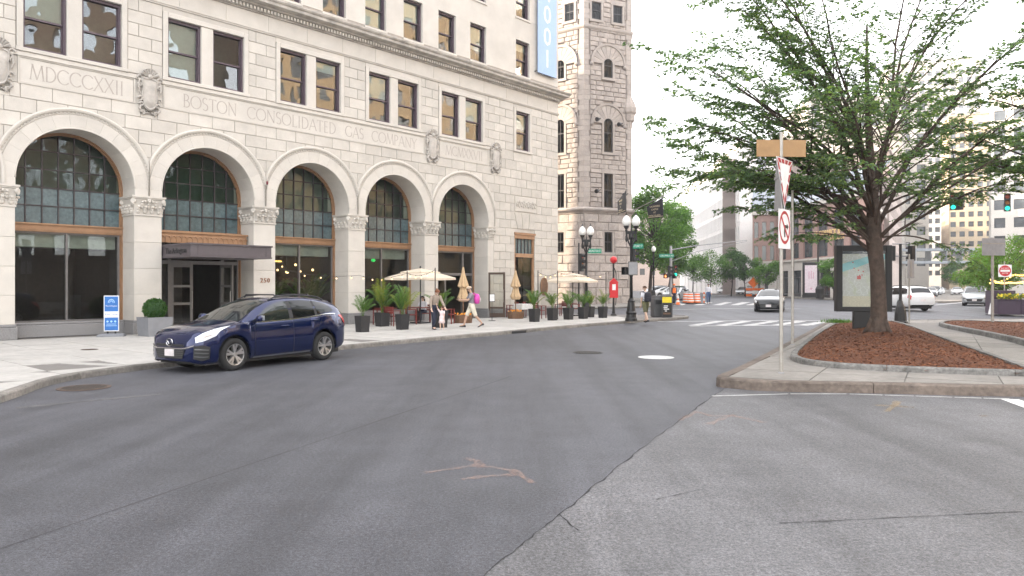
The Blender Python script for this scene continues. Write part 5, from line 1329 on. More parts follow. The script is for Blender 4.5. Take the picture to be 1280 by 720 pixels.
small_tree('leafy_tree', 'tall leafy green tree by the pavement just past the granite tower', (px(812, 74), 74), 11.6, 3.9, 2.8, 31, 15000, .26, tr_r=.22, clumps=44)
small_tree('leafy_tree', 'leafy tree standing behind the tall one past the tower, nearer the mast', (px(836, 96), 96), 12.5, 3.4, 3.2, 32, 9000, .30, tr_r=.2, clumps=34)
small_tree('leafy_tree', 'yellowing tree farthest along the pavement past the tower', (px(842, 130), 130), 13., 3.4, 3, 33, 5000, .4, ('leaf_yellow', 'leaf_street_light'), clumps=26)
for i, (x, s, h_, rd, zb, sd, mats_, lb) in enumerate(((866, 112, 6.2, 3.2, 1.9, 41, ('leaf_street', 'leaf_street_light'), 'bright green round tree before the colonnade, nearest the traffic mast'), (888, 108, 6.6, 3.5, 1.9, 42, ('leaf_street', 'leaf_street_light'), 'wide bright green tree in the middle of the colonnade'),
        (914, 110, 6.8, 2.3, 2.2, 43, ('leaf_dark', 'leaf_street'), 'dark green tree by the near end of the colonnade'), (932, 106, 6.4, 2.2, 2.1, 44, ('leaf_dark', 'leaf_street'), 'dark green tree between the white building and the brick one'),
        (957, 96, 5.3, 2.0, 1.9, 45, ('leaf_street', 'leaf_street_light'), 'small bright green tree before the brick building shop fronts'), (1042, 80, 4.6, 1.7, 1.5, 46, ('leaf_street', 'leaf_street_light'), 'small bright tree half hidden by the map kiosk'))):
    small_tree('pavement_tree', lb, (px(x, s), s), h_, rd, zb, sd, 4200, .24, mats_, tr_r=.1, clumps=22, group=None)
small_tree('pavement_tree', 'round dark tree at the far end of the skywalk street', (px(1200, 140), 140), 6.3, 3.2, 1.7, 47, 3500, .34, ('leaf_dark', 'leaf_street'), clumps=20)
small_tree('pavement_tree', 'light yellow green tree behind the purple planter with string lights', (px(1258, 50), 50), 4.9, 2.3, 1.2, 48, 9000, .16, ('leaf_street_light', 'leaf_yellow'), clumps=34)
small_tree('pavement_tree', 'light green tree farther behind the purple planter', (px(1232, 62), 62), 4.2, 2.2, 1.1, 49, 5000, .2, ('leaf_street_light', 'leaf_yellow'), clumps=26)
# tuft of grass at the bed's far corner
rgx = np.random.default_rng(3); n = 260; c = gp(1046, 404.5, .3); P_ = np.stack([rgx.normal(c[0], .28, n), rgx.normal(c[1], .12, n), np.full(n, .32)], 1); D_ = rgx.normal(0, .5, (n, 3)); D_[:, 2] = 1
put('grass', leaves_mesh('grass', P_, D_, .2, ('leaf_street', 'leaf_street_light'), rgx, aspect=.12), None, kind='stuff')

# ---- potted palms
mat('planter_black', (.022,.022,.024), .55, var=.2); mat('planter_grey', (.20,.205,.22), .6, var=.08); mat('pot_soil', (.03,.02,.015), .95)
def frond_mesh(seed, L_, mats):
    r = random.Random(seed); mb = MB(); d = Vector((.16, 0, 1)); pts = [Vector((0, 0, 0))]; n = 9
    for i in range(n): d = (d+Vector((.045+r.uniform(0, .05)+.05*i/n, r.uniform(-.04, .04), -.02-.09*i/n))).normalized(); pts.append(pts[-1]+d*L_/n)
    mb.tube(pts, [.012*(1-.08*i) for i in range(n+1)], 4)
    for i in range(20):
        u = .28+.72*i/20; p, dd = at_line(pts, u); s = Vector((0, 1, 0))
        for sd in (-1, 1):
            l = L_*(.36-.20*abs(u-.55))*r.uniform(.85, 1.1); e = p+dd*l*.6+s*sd*l*.75+Vector((0, 0, -l*.25)); mid = p.lerp(e, .5)+Vector((0, 0, .03)); w_ = dd*.013
            mb.add([p, mid-w_, e, mid+w_], [(0, 1, 2, 3)])
    return mb.mesh('frond', [MATS[m] for m in mats])
FR = [frond_mesh(i, 1.0, ('leaf_palm',)) for i in range(3)]+[frond_mesh(9, 1.0, ('leaf_palm_yellow',))]
def potted_palm(loc, label, hp=.62, wp=.42, hplant=.95, seed=0, yellow=.2, nf=13, group='potted palms along the cafe', rz=.8):
    r = random.Random(seed); t = thing('potted_palm', label, 'potted plant', loc, rz, group); m = MB()
    a, b = wp*.42, wp*.5; tk = .025
    m.loft([[(-q, -q, z), (q, -q, z), (q, q, z), (-q, q, z)] for q, z in ((a, 0), (b, hp), (b-tk, hp), (b-tk-.005, hp-.06))], cap=True); m.build('planter', MATS['planter_black'], t)
    m = MB(); m.box(-b+tk+.004, b-tk-.004, -b+tk+.004, b-tk-.004, hp-.08, hp-.05); m.build('soil', MATS['pot_soil'], t)
    for k in range(nf):
        me = FR[3] if r.random() < yellow else FR[r.randrange(3)]
        o = put('frond', me, t, (r.uniform(-.05, .05), r.uniform(-.05, .05), hp-.06)); s = hplant*r.uniform(.7, 1.3)
        o.rotation_euler = (r.uniform(-.2, .2), r.uniform(-.35, .3), k*2.4+r.uniform(-.3, .3)); o.scale = (s*.66, s*.66, s*1.05)
    return t
for i, (x, y, hp, wp, hl, yl, lb) in enumerate(((453, 415, .62, .43, .80, .15, 'potted palm in a black planter closest to the parked blue car'), (503, 412, .62, .42, 1.15, .45, 'tall yellowish potted palm beside the umbrella table and the woman'),
        (551, 409.5, .75, .45, .85, .15, 'potted palm in a black planter behind the woman and child'), (668, 402.3, .64, .42, .95, .1, 'potted palm before the narrow shop window'), (690.5, 400.4, .62, .42, .85, .3, 'potted palm by the oval wall sign'),
        (710.5, 399.4, .62, .42, .9, .05, 'potted palm below the far open umbrella'), (729, 398.4, .62, .42, .9, .1, 'potted palm in front of the far twin globe lamp'), (737.5, 396.6, .60, .40, .85, .1, 'potted palm half hidden behind its neighbour near the far lamp'), (753.5, 397.3, .62, .40, .85, .25, 'last potted palm before the red fire alarm post'))):
    p = gp(x, y, .13); potted_palm((p[0], p[1], .132), lb, hp, wp, hl, 60+i, yl)
p = fw(20.3, 2.6); potted_palm((p.x, p.y, .132), 'large potted palm just behind the parked blue car', .6, .5, 1.3, 75, .2, 20)
# clipped ball shrub in a grey box by the entrance
p = gp(191, 420.5, .13); t = thing('box_planter', 'grey square planter with a clipped round green bush beside the canopy entrance', 'planter', (p[0]-.1, p[1]+.35, .132), RZ+.05); m = MB()
m.loft([[(-q, -q, z), (q, -q, z), (q, q, z), (-q, q, z)] for q, z in ((.40, 0), (.44, .66), (.40, .66), (.39, .58))], cap=True); m.build('planter', MATS['planter_grey'], t)
m = MB(); m.ball((0, 0, .94), .34, 14, sz=.95); m.build('bush_core', MATS['leaf_dark'], t, smooth=True)
n = 2600; D_ = rgx.normal(0, 1, (n, 3)); D_ /= np.linalg.norm(D_, axis=1, keepdims=True); P_ = D_*rgx.uniform(.30, .385, (n, 1))*np.array([1, 1, .95])+np.array([0, 0, .94])
put('foliage', leaves_mesh('foliage', P_, D_+rgx.normal(0, .6, (n, 3)), .06, ('leaf_box', 'leaf_palm'), rgx, flat_=1.2, aspect=.6), t, kind='stuff')
# ================================================================== cars
def cur(ctrl):                                           # smooth curve through control points
    X = [c[0] for c in ctrl]; Y = [c[1] for c in ctrl]; n = len(X); S = []
    for i in range(n):
        if i == 0: S.append((Y[1]-Y[0])/(X[1]-X[0]))
        elif i == n-1: S.append((Y[-1]-Y[-2])/(X[-1]-X[-2]))
        else:
            a = (Y[i]-Y[i-1])/(X[i]-X[i-1]); b = (Y[i+1]-Y[i])/(X[i+1]-X[i]); S.append(0 if a*b <= 0 else 2*a*b/(a+b))
    def f(x):
        x = max(X[0], min(X[-1], x)); i = 0
        while i < n-2 and x > X[i+1]: i += 1
        h = X[i+1]-X[i]; t = (x-X[i])/h
        return (2*t**3-3*t*t+1)*Y[i]+(t**3-2*t*t+t)*h*S[i]+(-2*t**3+3*t*t)*Y[i+1]+(t**3-t*t)*h*S[i+1]
    return f
def paint(name, col, metal=.3, rough=.32):
    if name in MATS: return MATS[name]
    m = mat(name, col, rough, metal, var=.03, vs=2, coat=1., spec=.08); m.node_tree.nodes['Principled BSDF'].inputs['Coat Roughness'].default_value = .02; return m
paint('paint_navy', (.004,.011,.062), .5, .15); paint('paint_black', (.006,.007,.010), .3); paint('paint_white', (.62,.63,.64), 0, .35); paint('paint_silver', (.42,.44,.46), .6); paint('paint_red', (.34,.02,.02), .1); paint('paint_blue', (.03,.06,.14), .4); paint('paint_grey', (.12,.125,.13), .5)
mat('chrome', (.55,.55,.56), .18, 1., var=.03); mat('alloy', (.50,.50,.51), .32, .9, var=.05); mat('tyre', (.018,.018,.018), .85, var=.2, vs=20); mat('trim_black', (.014,.014,.015), .6); mat('lens', (.62,.64,.66), .12, .2); mat('lens_red', (.42,.03,.03), .2); mat('lens_amber', (.6,.2,.03), .25); mat('plate', (.62,.58,.58), .6); mat('seat_dark', (.05,.045,.04), .8)
mat('car_glass', (.012,.016,.016), .03, var=.05, spec=.9); mat('car_glass_dark', (.006,.007,.008), .03, var=.05, spec=.5)
def wheel_meshes(r, wdt, spokes):
    RX = Matrix.Rotation(R(90), 4, 'X')
    m = MB(); m.lathe([(r*.66, -wdt*.5), (r*.90, -wdt*.5), (r*.97, -wdt*.42), (r, -wdt*.3), (r, wdt*.3), (r*.97, wdt*.42), (r*.90, wdt*.5), (r*.66, wdt*.5), (r*.64, 0)], 32, M=RX, cap=False)
    ty = m.mesh('wheel', MATS['tyre'], True)
    m = MB(); m.lathe([(r*.665, .49*wdt), (r*.67, .52*wdt), (r*.62, .50*wdt), (r*.60, .1*wdt), (r*.58, -.4*wdt)], 32, M=RX, cap=False); m.lathe([(r*.15, .40*wdt), (r*.13, .47*wdt), (0, .47*wdt)], 14, M=RX, cap=False)
    for k in range(spokes):
        for e in (-.11, .11):
            a = 2*math.pi*k/spokes; a1, a0 = a+e*1.9, a+e
            p0 = Vector((r*.1*math.cos(a), 0, r*.1*math.sin(a))); p1 = Vector((r*.63*math.cos(a1), 0, r*.63*math.sin(a1))); d = (p1-p0).normalized(); s = Vector((-d.z, 0, d.x))
            w0, w1 = r*.055, r*.075; y = -.44*wdt; y2 = -.25*wdt
            m.add([p0+s*w0+Vector((0, y, 0)), p0-s*w0+Vector((0, y, 0)), p1-s*w1+Vector((0, y-.02, 0)), p1+s*w1+Vector((0, y-.02, 0)), p0+s*w0*1.5+Vector((0, y2, 0)), p0-s*w0*1.5+Vector((0, y2, 0)), p1-s*w1*1.3+Vector((0, y2, 0)), p1+s*w1*1.3+Vector((0, y2, 0))], [(0, 1, 2, 3), (0, 3, 7, 4), (1, 5, 6, 2)])
    ri = m.mesh('rim', MATS['alloy'])
    m = MB(); m.lathe([(r*.62, 0), (0, 0)], 24, M=RX); di = m.mesh('brake_well', MATS['trim_black'])
    return ty, ri, di
WM = {}
SPEC = {}
SPEC['crossover'] = dict(L=4.68, xf=.98, xr=3.73, r=.362, ar=.425, wd=.235, spokes=5,
  zt=[(0, .66), (.06, .78), (.18, .86), (.45, .945), (.85, 1.01), (1.25, 1.065), (1.6, 1.05), (2.4, 1.065), (3.2, 1.105), (3.9, 1.165), (4.35, 1.15), (4.58, 1.06), (4.68, .90)],
  w=[(0, .52), (.05, .66), (.15, .77), (.35, .86), (.7, .915), (1.1, .925), (2.3, .915), (3.6, .935), (4.1, .915), (4.45, .845), (4.62, .74), (4.68, .62)],
  zb=[(0, .27), (.25, .20), (.6, .22), (2.3, .235), (3.9, .25), (4.4, .30), (4.68, .40)],
  zr=[(1.12, 1.045), (1.4, 1.205), (1.75, 1.395), (2.1, 1.535), (2.5, 1.60), (3.0, 1.618), (3.6, 1.59), (4.05, 1.535), (4.32, 1.475), (4.48, 1.33), (4.62, 1.07)],
  wr=[(1.12, .80), (1.75, .665), (2.4, .625), (3.5, .60), (4.2, .57), (4.60, .66)], cowl=1.12, tail=4.60,
  ws=(1.20, 2.08), rw=(4.30, 4.54), side=[[(1.50, .10, .12), (1.7, .06, .46), (1.95, .05, .74), (2.25, .05, .90), (2.55, .05, .93), (2.63, .05, .93)], [(2.75, .05, .93), (3.1, .06, .93), (3.42, .08, .91), (3.46, .08, .90)], [(3.54, .09, .90), (3.8, .12, .86), (4.0, .16, .72), (4.14, .24, .32)]],
  doors=[1.52, 2.69, 3.62], handles=[2.42, 3.38], hl=[(.10, 3.2, 4.3), (.25, 3.15, 4.75), (.5, 3.45, 4.9), (.78, 4.1, 4.85), (.88, 4.45, 4.7)], tl=[(4.30, 4.3, 4.8), (4.45, 3.5, 5.0), (4.60, 3.1, 4.9), (4.67, 3.2, 4.6)], rails=True, plate=(-.02, .43))
SPEC['sedan'] = dict(L=4.75, xf=.92, xr=3.70, r=.335, ar=.38, wd=.22, spokes=6,
  zt=[(0, .55), (.06, .66), (.2, .73), (.6, .83), (1.2, .92), (1.5, .93), (2.5, .94), (3.6, .98), (4.3, 1.0), (4.65, .96), (4.75, .8)],
  w=[(0, .55), (.06, .68), (.2, .79), (.5, .86), (1.0, .895), (2.3, .90), (3.7, .895), (4.3, .84), (4.65, .74), (4.75, .62)],
  zb=[(0, .22), (.3, .17), (2.3, .19), (4.3, .24), (4.75, .36)],
  zr=[(1.25, .93), (1.6, 1.09), (2.0, 1.27), (2.35, 1.37), (2.7, 1.40), (3.2, 1.37), (3.7, 1.23), (4.1, 1.06), (4.35, .99)],
  wr=[(1.25, .76), (2.0, .62), (2.8, .56), (3.6, .57), (4.35, .66)], cowl=1.25, tail=4.35,
  ws=(1.32, 2.28), rw=(3.45, 4.2), side=[[(1.72, .10, .12), (2.0, .06, .62), (2.3, .05, .88), (2.6, .05, .92)], [(2.7, .05, .92), (3.1, .06, .90), (3.4, .10, .78), (3.7, .2, .35)]],
  doors=[1.45, 2.65, 3.65], handles=[2.4, 3.4], hl=[(.08, 3.2, 4.4), (.3, 3.3, 4.8), (.6, 4.0, 4.8), (.75, 4.4, 4.7)], tl=[(4.4, 3.8, 4.9), (4.6, 3.2, 5.0), (4.73, 3.1, 4.8)], rails=False, plate=(-.02, .38))
SPEC['wagon'] = dict(L=4.55, xf=.88, xr=3.50, r=.335, ar=.39, wd=.22, spokes=5,
  zt=[(0, .64), (.06, .76), (.2, .85), (.6, .93), (1.1, 1.0), (1.5, 1.0), (2.5, 1.02), (3.6, 1.05), (4.3, 1.06), (4.5, 1.0), (4.55, .9)],
  w=[(0, .58), (.06, .70), (.2, .79), (.5, .86), (1.0, .88), (2.3, .885), (3.7, .885), (4.3, .86), (4.5, .80), (4.55, .74)],
  zb=[(0, .30), (.3, .24), (2.3, .26), (4.2, .30), (4.55, .42)],
  zr=[(1.05, .99), (1.4, 1.2), (1.75, 1.42), (2.1, 1.53), (2.6, 1.57), (3.3, 1.56), (3.9, 1.52), (4.15, 1.44), (4.35, 1.2), (4.46, 1.02)],
  wr=[(1.05, .78), (1.75, .67), (2.5, .64), (3.9, .62), (4.46, .74)], cowl=1.05, tail=4.46,
  ws=(1.14, 2.0), rw=(4.14, 4.38), side=[[(1.42, .10, .12), (1.65, .06, .5), (1.9, .05, .82), (2.2, .05, .92), (2.5, .05, .92)], [(2.6, .05, .92), (3.0, .05, .92), (3.35, .06, .92)], [(3.45, .06, .92), (3.8, .08, .9), (4.0, .12, .8), (4.1, .16, .4)]],
  doors=[1.40, 2.55, 3.5], handles=[2.3, 3.25], hl=[(.06, 3.2, 4.5), (.3, 3.2, 4.8), (.55, 3.6, 4.8), (.65, 4.2, 4.6)], tl=[(4.28, 3.2, 4.9), (4.42, 2.6, 5.0), (4.53, 2.6, 4.9)], rails=True, plate=(-.02, .42))
def car(kind, label, color, loc, ang, detail=1, group=None, name='parked_car', two_tone=None):
    S = SPEC[kind]; t = thing(name, label, 'car', loc, ang, group)
    zt, w_, zb, zr, wr = (cur(S[k]) for k in ('zt', 'w', 'zb', 'zr', 'wr')); L_ = S['L']
    def low(x):
        a = max((math.sqrt(max(0, S['ar']**2-(x-c)**2))+S['r'] if abs(x-c) < S['ar'] else 0) for c in (S['xf'], S['xr'])); b = max(zb(x), a); T = zt(x); W = w_(x); h = T-b
        hood = .055 if x < S['cowl']+.2 else .03
        fl = .018*max(0, 1-min(abs(x-S['xf']), abs(x-S['xr']))/.5)
        return [(W*.915+fl, b), (W*.975+fl, b+.10*h), (W*1.0+fl*.8, b+.42*h), (W*.988, b+.70*h), (W*.965, b+.90*h), (W*.90, T), (W*.55, T+hood*.75), (0, T+hood)]
    def B(x, s): p = low(x); i = min(int(s), 6); f = s-i; return (p[i][0]*(1-f)+p[i+1][0]*f, p[i][1]*(1-f)+p[i+1][1]*f)
    xs = sorted(set([0, .02, .05, .09, .14, .2]+[round(v, 3) for v in np.linspace(.28, L_-.2, 42)]+[L_-.14, L_-.09, L_-.05, L_-.02, L_]+[S[c]+S['ar']*q for c in ('xf', 'xr') for q in (-1.01, -.99, -.93, -.8, -.6, -.3, 0, .3, .6, .8, .93, .99, 1.01)]))
    xs = [x for i, x in enumerate(xs) if i == 0 or x-xs[i-1] > .004]
    m = MB(); rings = []
    for x in xs: p = low(x); rings.append([(x, -y, z) for y, z in p]+[(x, y, z) for y, z in reversed(p[:-1])])
    m.loft(rings, close=False, cap=True)
    def gh(x):
        T = zt(x); W = w_(x)*.90; z = max(zr(x), T+.01); r_ = min(wr(x), W-.01); hh = z-T
        return [(W, T-.03), (W*.55+r_*.45+.018*min(1, hh/.3), T+hh*.48), (r_, z-.055*min(1, hh/.3)), (r_*.88, z-.014), (r_*.45, z+.012), (0, z+.02)]
    gx = list(np.linspace(S['cowl'], S['tail'], 44)); rings = []
    for x in gx: p = gh(x); rings.append([(x, -y, z) for y, z in p]+[(x, y, z) for y, z in reversed(p[:-1])])
    m.loft(rings, close=False, cap=True)
    body = m.build('body', MATS[color], t); soft(body, 38)
    def side_pt(x, v, sg, off=.007):
        p = gh(x); 
        if v < .48: f = v/.48; y = p[0][0]*(1-f)+p[1][0]*f; z = (p[0][1]+.03)*(1-f)+p[1][1]*f
        else: f = (v-.48)/.52; y = p[1][0]*(1-f)+p[2][0]*f; z = p[1][1]*(1-f)+p[2][1]*f
        return (x, sg*(y+off), z+off*.3)
    def dens(pl, n=3):
        o = []
        for a, b in zip(pl, pl[1:]): o += [tuple(a[k]+(b[k]-a[k])*i/n for k in range(3)) for i in range(n)]
        return o+[pl[-1]]
    for sg in (-1, 1):
        for wi, pl in enumerate(S['side']):
            g_ = MB(); d = dens(pl); nv = 5; vs = []
            for x, v0, v1 in d:
                for k in range(nv): vs.append(side_pt(x, v0+(v1-v0)*k/(nv-1), sg))
            g_.add(vs, [((i*nv+k), (i+1)*nv+k, (i+1)*nv+k+1, i*nv+k+1) for i in range(len(d)-1) for k in range(nv-1)])
            g_.build('side_window', MATS['car_glass' if wi == 0 else 'car_glass_dark'], t, smooth=True)
        # dark surround and bright belt strip
        if detail:
            q = MB(); a0, a1 = S['side'][0][0][0]-.06, S['side'][-1][-1][0]+.05; n = 30; vs = []
            for i in range(n+1): x = a0+(a1-a0)*i/n; vs += [side_pt(x, .035+.12*max(0, (i/n-.8))*1.2, sg, .010), side_pt(x, -.01+.12*max(0, (i/n-.8))*1.2, sg, .010)]
            q.add(vs, [(2*i, 2*i+2, 2*i+3, 2*i+1) for i in range(n)]); q.build('belt_trim', MATS['chrome' if detail > 1 else 'trim_black'], t)
            q = MB()
            for xa, xb in zip([p[-1][0] for p in S['side'][:-1]], [p[0][0] for p in S['side'][1:]]):
                vs = [side_pt(x, v, sg, .006) for v in (.05, .3, .6, .92) for x in (xa, xb)]; q.add(vs, [(2*i, 2*i+1, 2*i+3, 2*i+2) for i in range(3)])
            q.build('pillar_trim', MATS['trim_black'], t)
    def top_patch(name, x0, x1, fr, material, n=8, ny=9, off=.009):
        g_ = MB(); vs = []
        for i in range(n+1):
            x = x0+(x1-x0)*i/n; p = gh(x); prof = [(p[k][0], p[k][1]) for k in (2, 3, 4, 5)]
            for k in range(ny):
                y = -1+2*k/(ny-1); yy = abs(y)*prof[1][0]*fr
                P_ = sorted(prof); z = np.interp(yy, [q[0] for q in P_], [q[1] for q in P_]); vs.append((x-off*.5*(1 if x0 < 2.2 else -1), math.copysign(yy, y), z+off))
        g_.add(vs, [(i*ny+k, i*ny+k+1, (i+1)*ny+k+1, (i+1)*ny+k) for i in range(n) for k in range(ny-1)]); return g_.build(name, MATS[material], t, smooth=True)
    top_patch('windshield', S['ws'][0], S['ws'][1], 1.06, 'car_glass'); top_patch('rear_window', S['rw'][0], S['rw'][1], .98, 'car_glass_dark')
    def low_patch(name, pl, material, sgs=(-1, 1), off=.008, nv=4):
        for sg in sgs:
            g_ = MB(); d = dens(pl, 3); vs = []
            for x, s0, s1 in d:
                for k in range(nv): y, z = B(x, s0+(s1-s0)*k/(nv-1)); vs.append((x+(-off*.8 if x < 1 else (off*.8 if x > L_-.6 else 0)), sg*(y+off), z+off*.4))
            g_.add(vs, [((i*nv+k), (i+1)*nv+k, (i+1)*nv+k+1, i*nv+k+1) for i in range(len(d)-1) for k in range(nv-1)]); g_.build(name, MATS[material], t, smooth=True)
    low_patch('headlight', S['hl'], 'lens'); low_patch('tail_light', S['tl'], 'lens_red')
    if detail:
        if detail > 1:
            low_patch('headlight_lamp', [(.22, 3.55, 4.3), (.40, 3.7, 4.5)], 'chrome', off=.012)
            low_patch('fog_grille', [(.07, 1.1, 2.75), (.2, 1.0, 2.7), (.36, 1.15, 2.3)], 'trim_black', off=.007)
            for k in range(3): low_patch('fog_slat', [(.08, 1.35+k*.45, 1.47+k*.45), (.33, 1.3+k*.32, 1.42+k*.32)], 'chrome' if False else 'paint_grey', off=.014, nv=2)
            low_patch('front_lip', [(.03, .05, .5), (.2, .02, .35), (.45, .02, .25)], 'chrome' if False else color, off=.02)
        low_patch('sill_trim', [(S['xf']+S['ar']+.08, .05, .55), (S['xr']-S['ar']-.06, .05, .55)], 'chrome' if detail > 1 else 'trim_black', off=.012, nv=3)
        for sg in (-1, 1):
            q = MB()
            for x in S['doors']:
                s_hi = 4.9; n = 12; vs = []
                for k in range(n+1):
                    s = .6+(s_hi-.6)*k/n; xx = x+(.0 if x < 3.5 else -.25*max(0, 1-k/n*1.6)) ; y, z = B(xx, s); vs += [(xx-.006, sg*(y+.004), z), (xx+.006, sg*(y+.004), z)]
                q.add(vs, [(2*k, 2*k+2, 2*k+3, 2*k+1) for k in range(n)])
            q.build('door_seam', MATS['trim_black'], t, kind='stuff')
            for x in S['handles']:
                q = MB(); y, z = B(x, 3.72); q.tube([(x-.10, sg*(y+.005), z), (x-.08, sg*(y+.035), z+.004), (x+.08, sg*(y+.035), z+.008), (x+.10, sg*(y+.005), z+.008)], .015, 6); q.build('door_handle', MATS[color], t)
    for sg in (-1, 1):                                  # mirrors
        x = S['side'][0][0][0]+.12; y0, z0 = side_pt(x, .12, 1)[1:]; q = MB()
        rings = []
        for i, (o, hx, hz) in enumerate(((.04, .03, .03), (.10, .055, .075), (.16, .07, .085), (.235, .06, .075), (.265, .03, .04))):
            rings.append([(x-.02+hx*math.cos(a)*1.1-.015*i, sg*(y0+o), z0+.06+hz*math.sin(a)) for a in [2*math.pi*k/10 for k in range(10)]])
        q.loft(rings, cap=True); q.tube([(x, sg*(y0-.01), z0+.0), (x, sg*(y0+.08), z0+.03)], .03, 6); mi = q.build('mirror', MATS[color], t, smooth=True)
        q = MB(); q.add([(x+.045, sg*(y0+.07), z0), (x+.045, sg*(y0+.24), z0+.01), (x+.045, sg*(y0+.23), z0+.12), (x+.045, sg*(y0+.08), z0+.13)], [(0, 1, 2, 3)]); q.build('mirror_glass', MATS['lens'], mi)
        if S['rails']:
            q = MB(); pts = []
            for i in range(9):
                x2 = S['ws'][1]+.12+(S['rw'][0]-.25-S['ws'][1]-.12)*i/8; p = gh(x2); e = 0 if i in (0, 8) else .055; pts.append((x2, sg*(p[3][0]*.99), p[3][1]+.005+e))
            q.tube(pts, .016, 6); q.build('roof_rail', MATS['black_iron' if detail > 1 else 'trim_black'], t)
    if S['rails'] and detail > 1:
        for x2 in (S['ws'][1]+.35, S['rw'][0]-.75):
            p = gh(x2); q = MB(); q.tube([(x2, -p[3][0], p[3][1]+.03), (x2, -p[3][0]*.9, p[3][1]+.095), (x2, p[3][0]*.9, p[3][1]+.095), (x2, p[3][0], p[3][1]+.03)], .02, 6); q.build('cross_bar', MATS['black_iron'], t)
    # nose and tail furniture
    q = MB(); zg = zb(0); zn = zt(.02); wn = w_(0)
    q.prism([(-wn*.80, zg+.05), (wn*.80, zg+.05), (wn*.96, zg+.24), (-wn*.96, zg+.24)], -.018, .01, ax='x'); gr = q.build('grille', MATS['trim_black'], t)
    q = MB()
    for k in range(4): q.box(-.024, -.012, -wn*.85, wn*.85, zg+.075+k*.045, zg+.083+k*.045)
    q.build('grille_bars', MATS['paint_grey'], gr)
    q = MB(); q.tube([(.075, -wn*1.34, zg+.33), (.01, -wn*1.06, zg+.285), (-.02, -wn*.8, zg+.265), (-.022, wn*.8, zg+.265), (.01, wn*1.06, zg+.285), (.075, wn*1.34, zg+.33)], .019, 6); q.build('bumper_trim', MATS['chrome' if detail > 1 else 'trim_black'], t)
    if detail > 1:
        q = MB(); q.box(-.02, .01, -wn*.9, wn*.9, zg+.315, zg+.36); q.build('upper_grille', MATS['trim_black'], t)
        q = MB(); zc_ = zn-.0; q.tube([(-.022+.0*a, .105*math.cos(a), zg+.395+.082*math.sin(a)) for a in [2*math.pi*k/20 for k in range(21)]], .011, 6)
        q.tube([(-.024, -.098, zg+.43), (-.026, -.06, zg+.42), (-.028, 0, zg+.36), (-.026, .06, zg+.42), (-.024, .098, zg+.43)], .011, 6); q.build('emblem', MATS['chrome'], t)
        q = MB(); q.add([(.0, -.13, zg+.30), (.0, .13, zg+.30), (.03, .13, zg+.5), (.03, -.13, zg+.5)], [(0, 1, 2, 3)]); q.build('emblem_base', MATS['trim_black'], t)
    q = MB(); q.box(-.034, -.02, -.155, .155, zg+.10, zg+.25); q.build('licence_plate', MATS['plate'], t)
    q = MB(); q.box(L_-.002, L_+.012, -.155, .155, .62, .77); q.build('licence_plate', MATS['plate'], t)
    q = MB(); q.box(.3, L_-.35, -w_(2)*.86, w_(2)*.86, .17, .34); q.box(.15, L_-.3, -w_(.4)*.70, w_(.4)*.70, .30, .55); q.build('underbody', MATS['trim_black'], t)
    q = MB()
    for x2, n_ in ((2.35, 2), (3.25, 2)):
        for y in (-.36, .36):
            q.box(x2-.1, x2+.02, y-.24, y+.24, .7, 1.22); q.ball((x2-.02, y, 1.3), .12, 8)
    q.box(S['cowl']+.25, S['cowl']+.6, -.7, .7, .8, zt(S['cowl'])-.01); q.build('seats', MATS['seat_dark'], t)
    if detail > 1:
        q = MB(); q.tube([(1.95+.07*math.sin(a), -.36+.18*math.cos(a), 1.02+.18*math.sin(a)) for a in [2*math.pi*k/16 for k in range(17)]], .015, 5); q.build('steering_wheel', MATS['trim_black'], t)
    key = (S['r'], S['wd'], S['spokes'])
    if key not in WM: WM[key] = wheel_meshes(*key)
    ty, ri, di = WM[key]
    for xw in (S['xf'], S['xr']):
        for sg in (-1, 1):
            o = put('wheel', ty, t, (xw, sg*(w_(xw)-S['wd']*.5-.03), S['r'])); o.rotation_euler = (0, rr.uniform(0, 6), math.pi if sg > 0 else 0); put('rim', ri, o); put('brake_well', di, o)
    q = MB()
    for xw in (S['xf'], S['xr']):                       # dark wheel wells
        for sg in (-1, 1): q.loft([[(xw+(S['ar']-.012)*math.cos(math.pi*k/14), sg*y, S['r']+(S['ar']-.012)*math.sin(math.pi*k/14)) for k in range(15)] for y in (w_(xw)-.03, w_(xw)-.38)], close=False)
    q.build('wheel_wells', MATS['trim_black'], t)
    return t
ang = math.atan2(.862, .507)
car('crossover', 'dark navy blue crossover parked at the kerb before the canopy entrance', 'paint_navy', (-7.45, 16.13, 0), ang, 2)
def park(kind, label, color, x, s, dirv, detail=1, name='parked_car', group=None):
    X = px(x, s); a = math.atan2(dirv[1], dirv[0]); return car(kind, label, color, (X, s, G(X, s)), a, detail, group, name)
park('sedan', 'low black sedan driving toward the crossing, orange barrier behind it', 'paint_black', 960.5, 45.0, (.36, .93), 1, 'car')
L_w = 4.55
park('wagon', 'white estate car turning away beside the big tree trunk', 'paint_white', 1150, 45.3, (.05, -1), 1, 'car') if False else car('wagon', 'white estate car turning away beside the big tree trunk', 'paint_white', (px(1152, 46)-.25, 46+4.4, G(25, 46)), math.atan2(-1, .06), 1, None, 'car')
park('wagon', 'silver white estate car coming down the skywalk street beside the purple planter', 'paint_silver', 1218, 57.5, (.56, .83), 1, 'car')
for x, s, k, c, lb in ((902, 131, 'sedan', 'paint_white', 'farthest white car in the row before the colonnade'), (914, 124, 'wagon', 'paint_white', 'white estate car in the middle of the row before the colonnade'), (926, 116, 'sedan', 'paint_silver', 'silver car in the row before the colonnade, next to the red one'), (937, 108, 'wagon', 'paint_red', 'red car parked by the orange barrier, nearest of its row')):
    park(k, lb, c, x, s, (.42, .91), 0)
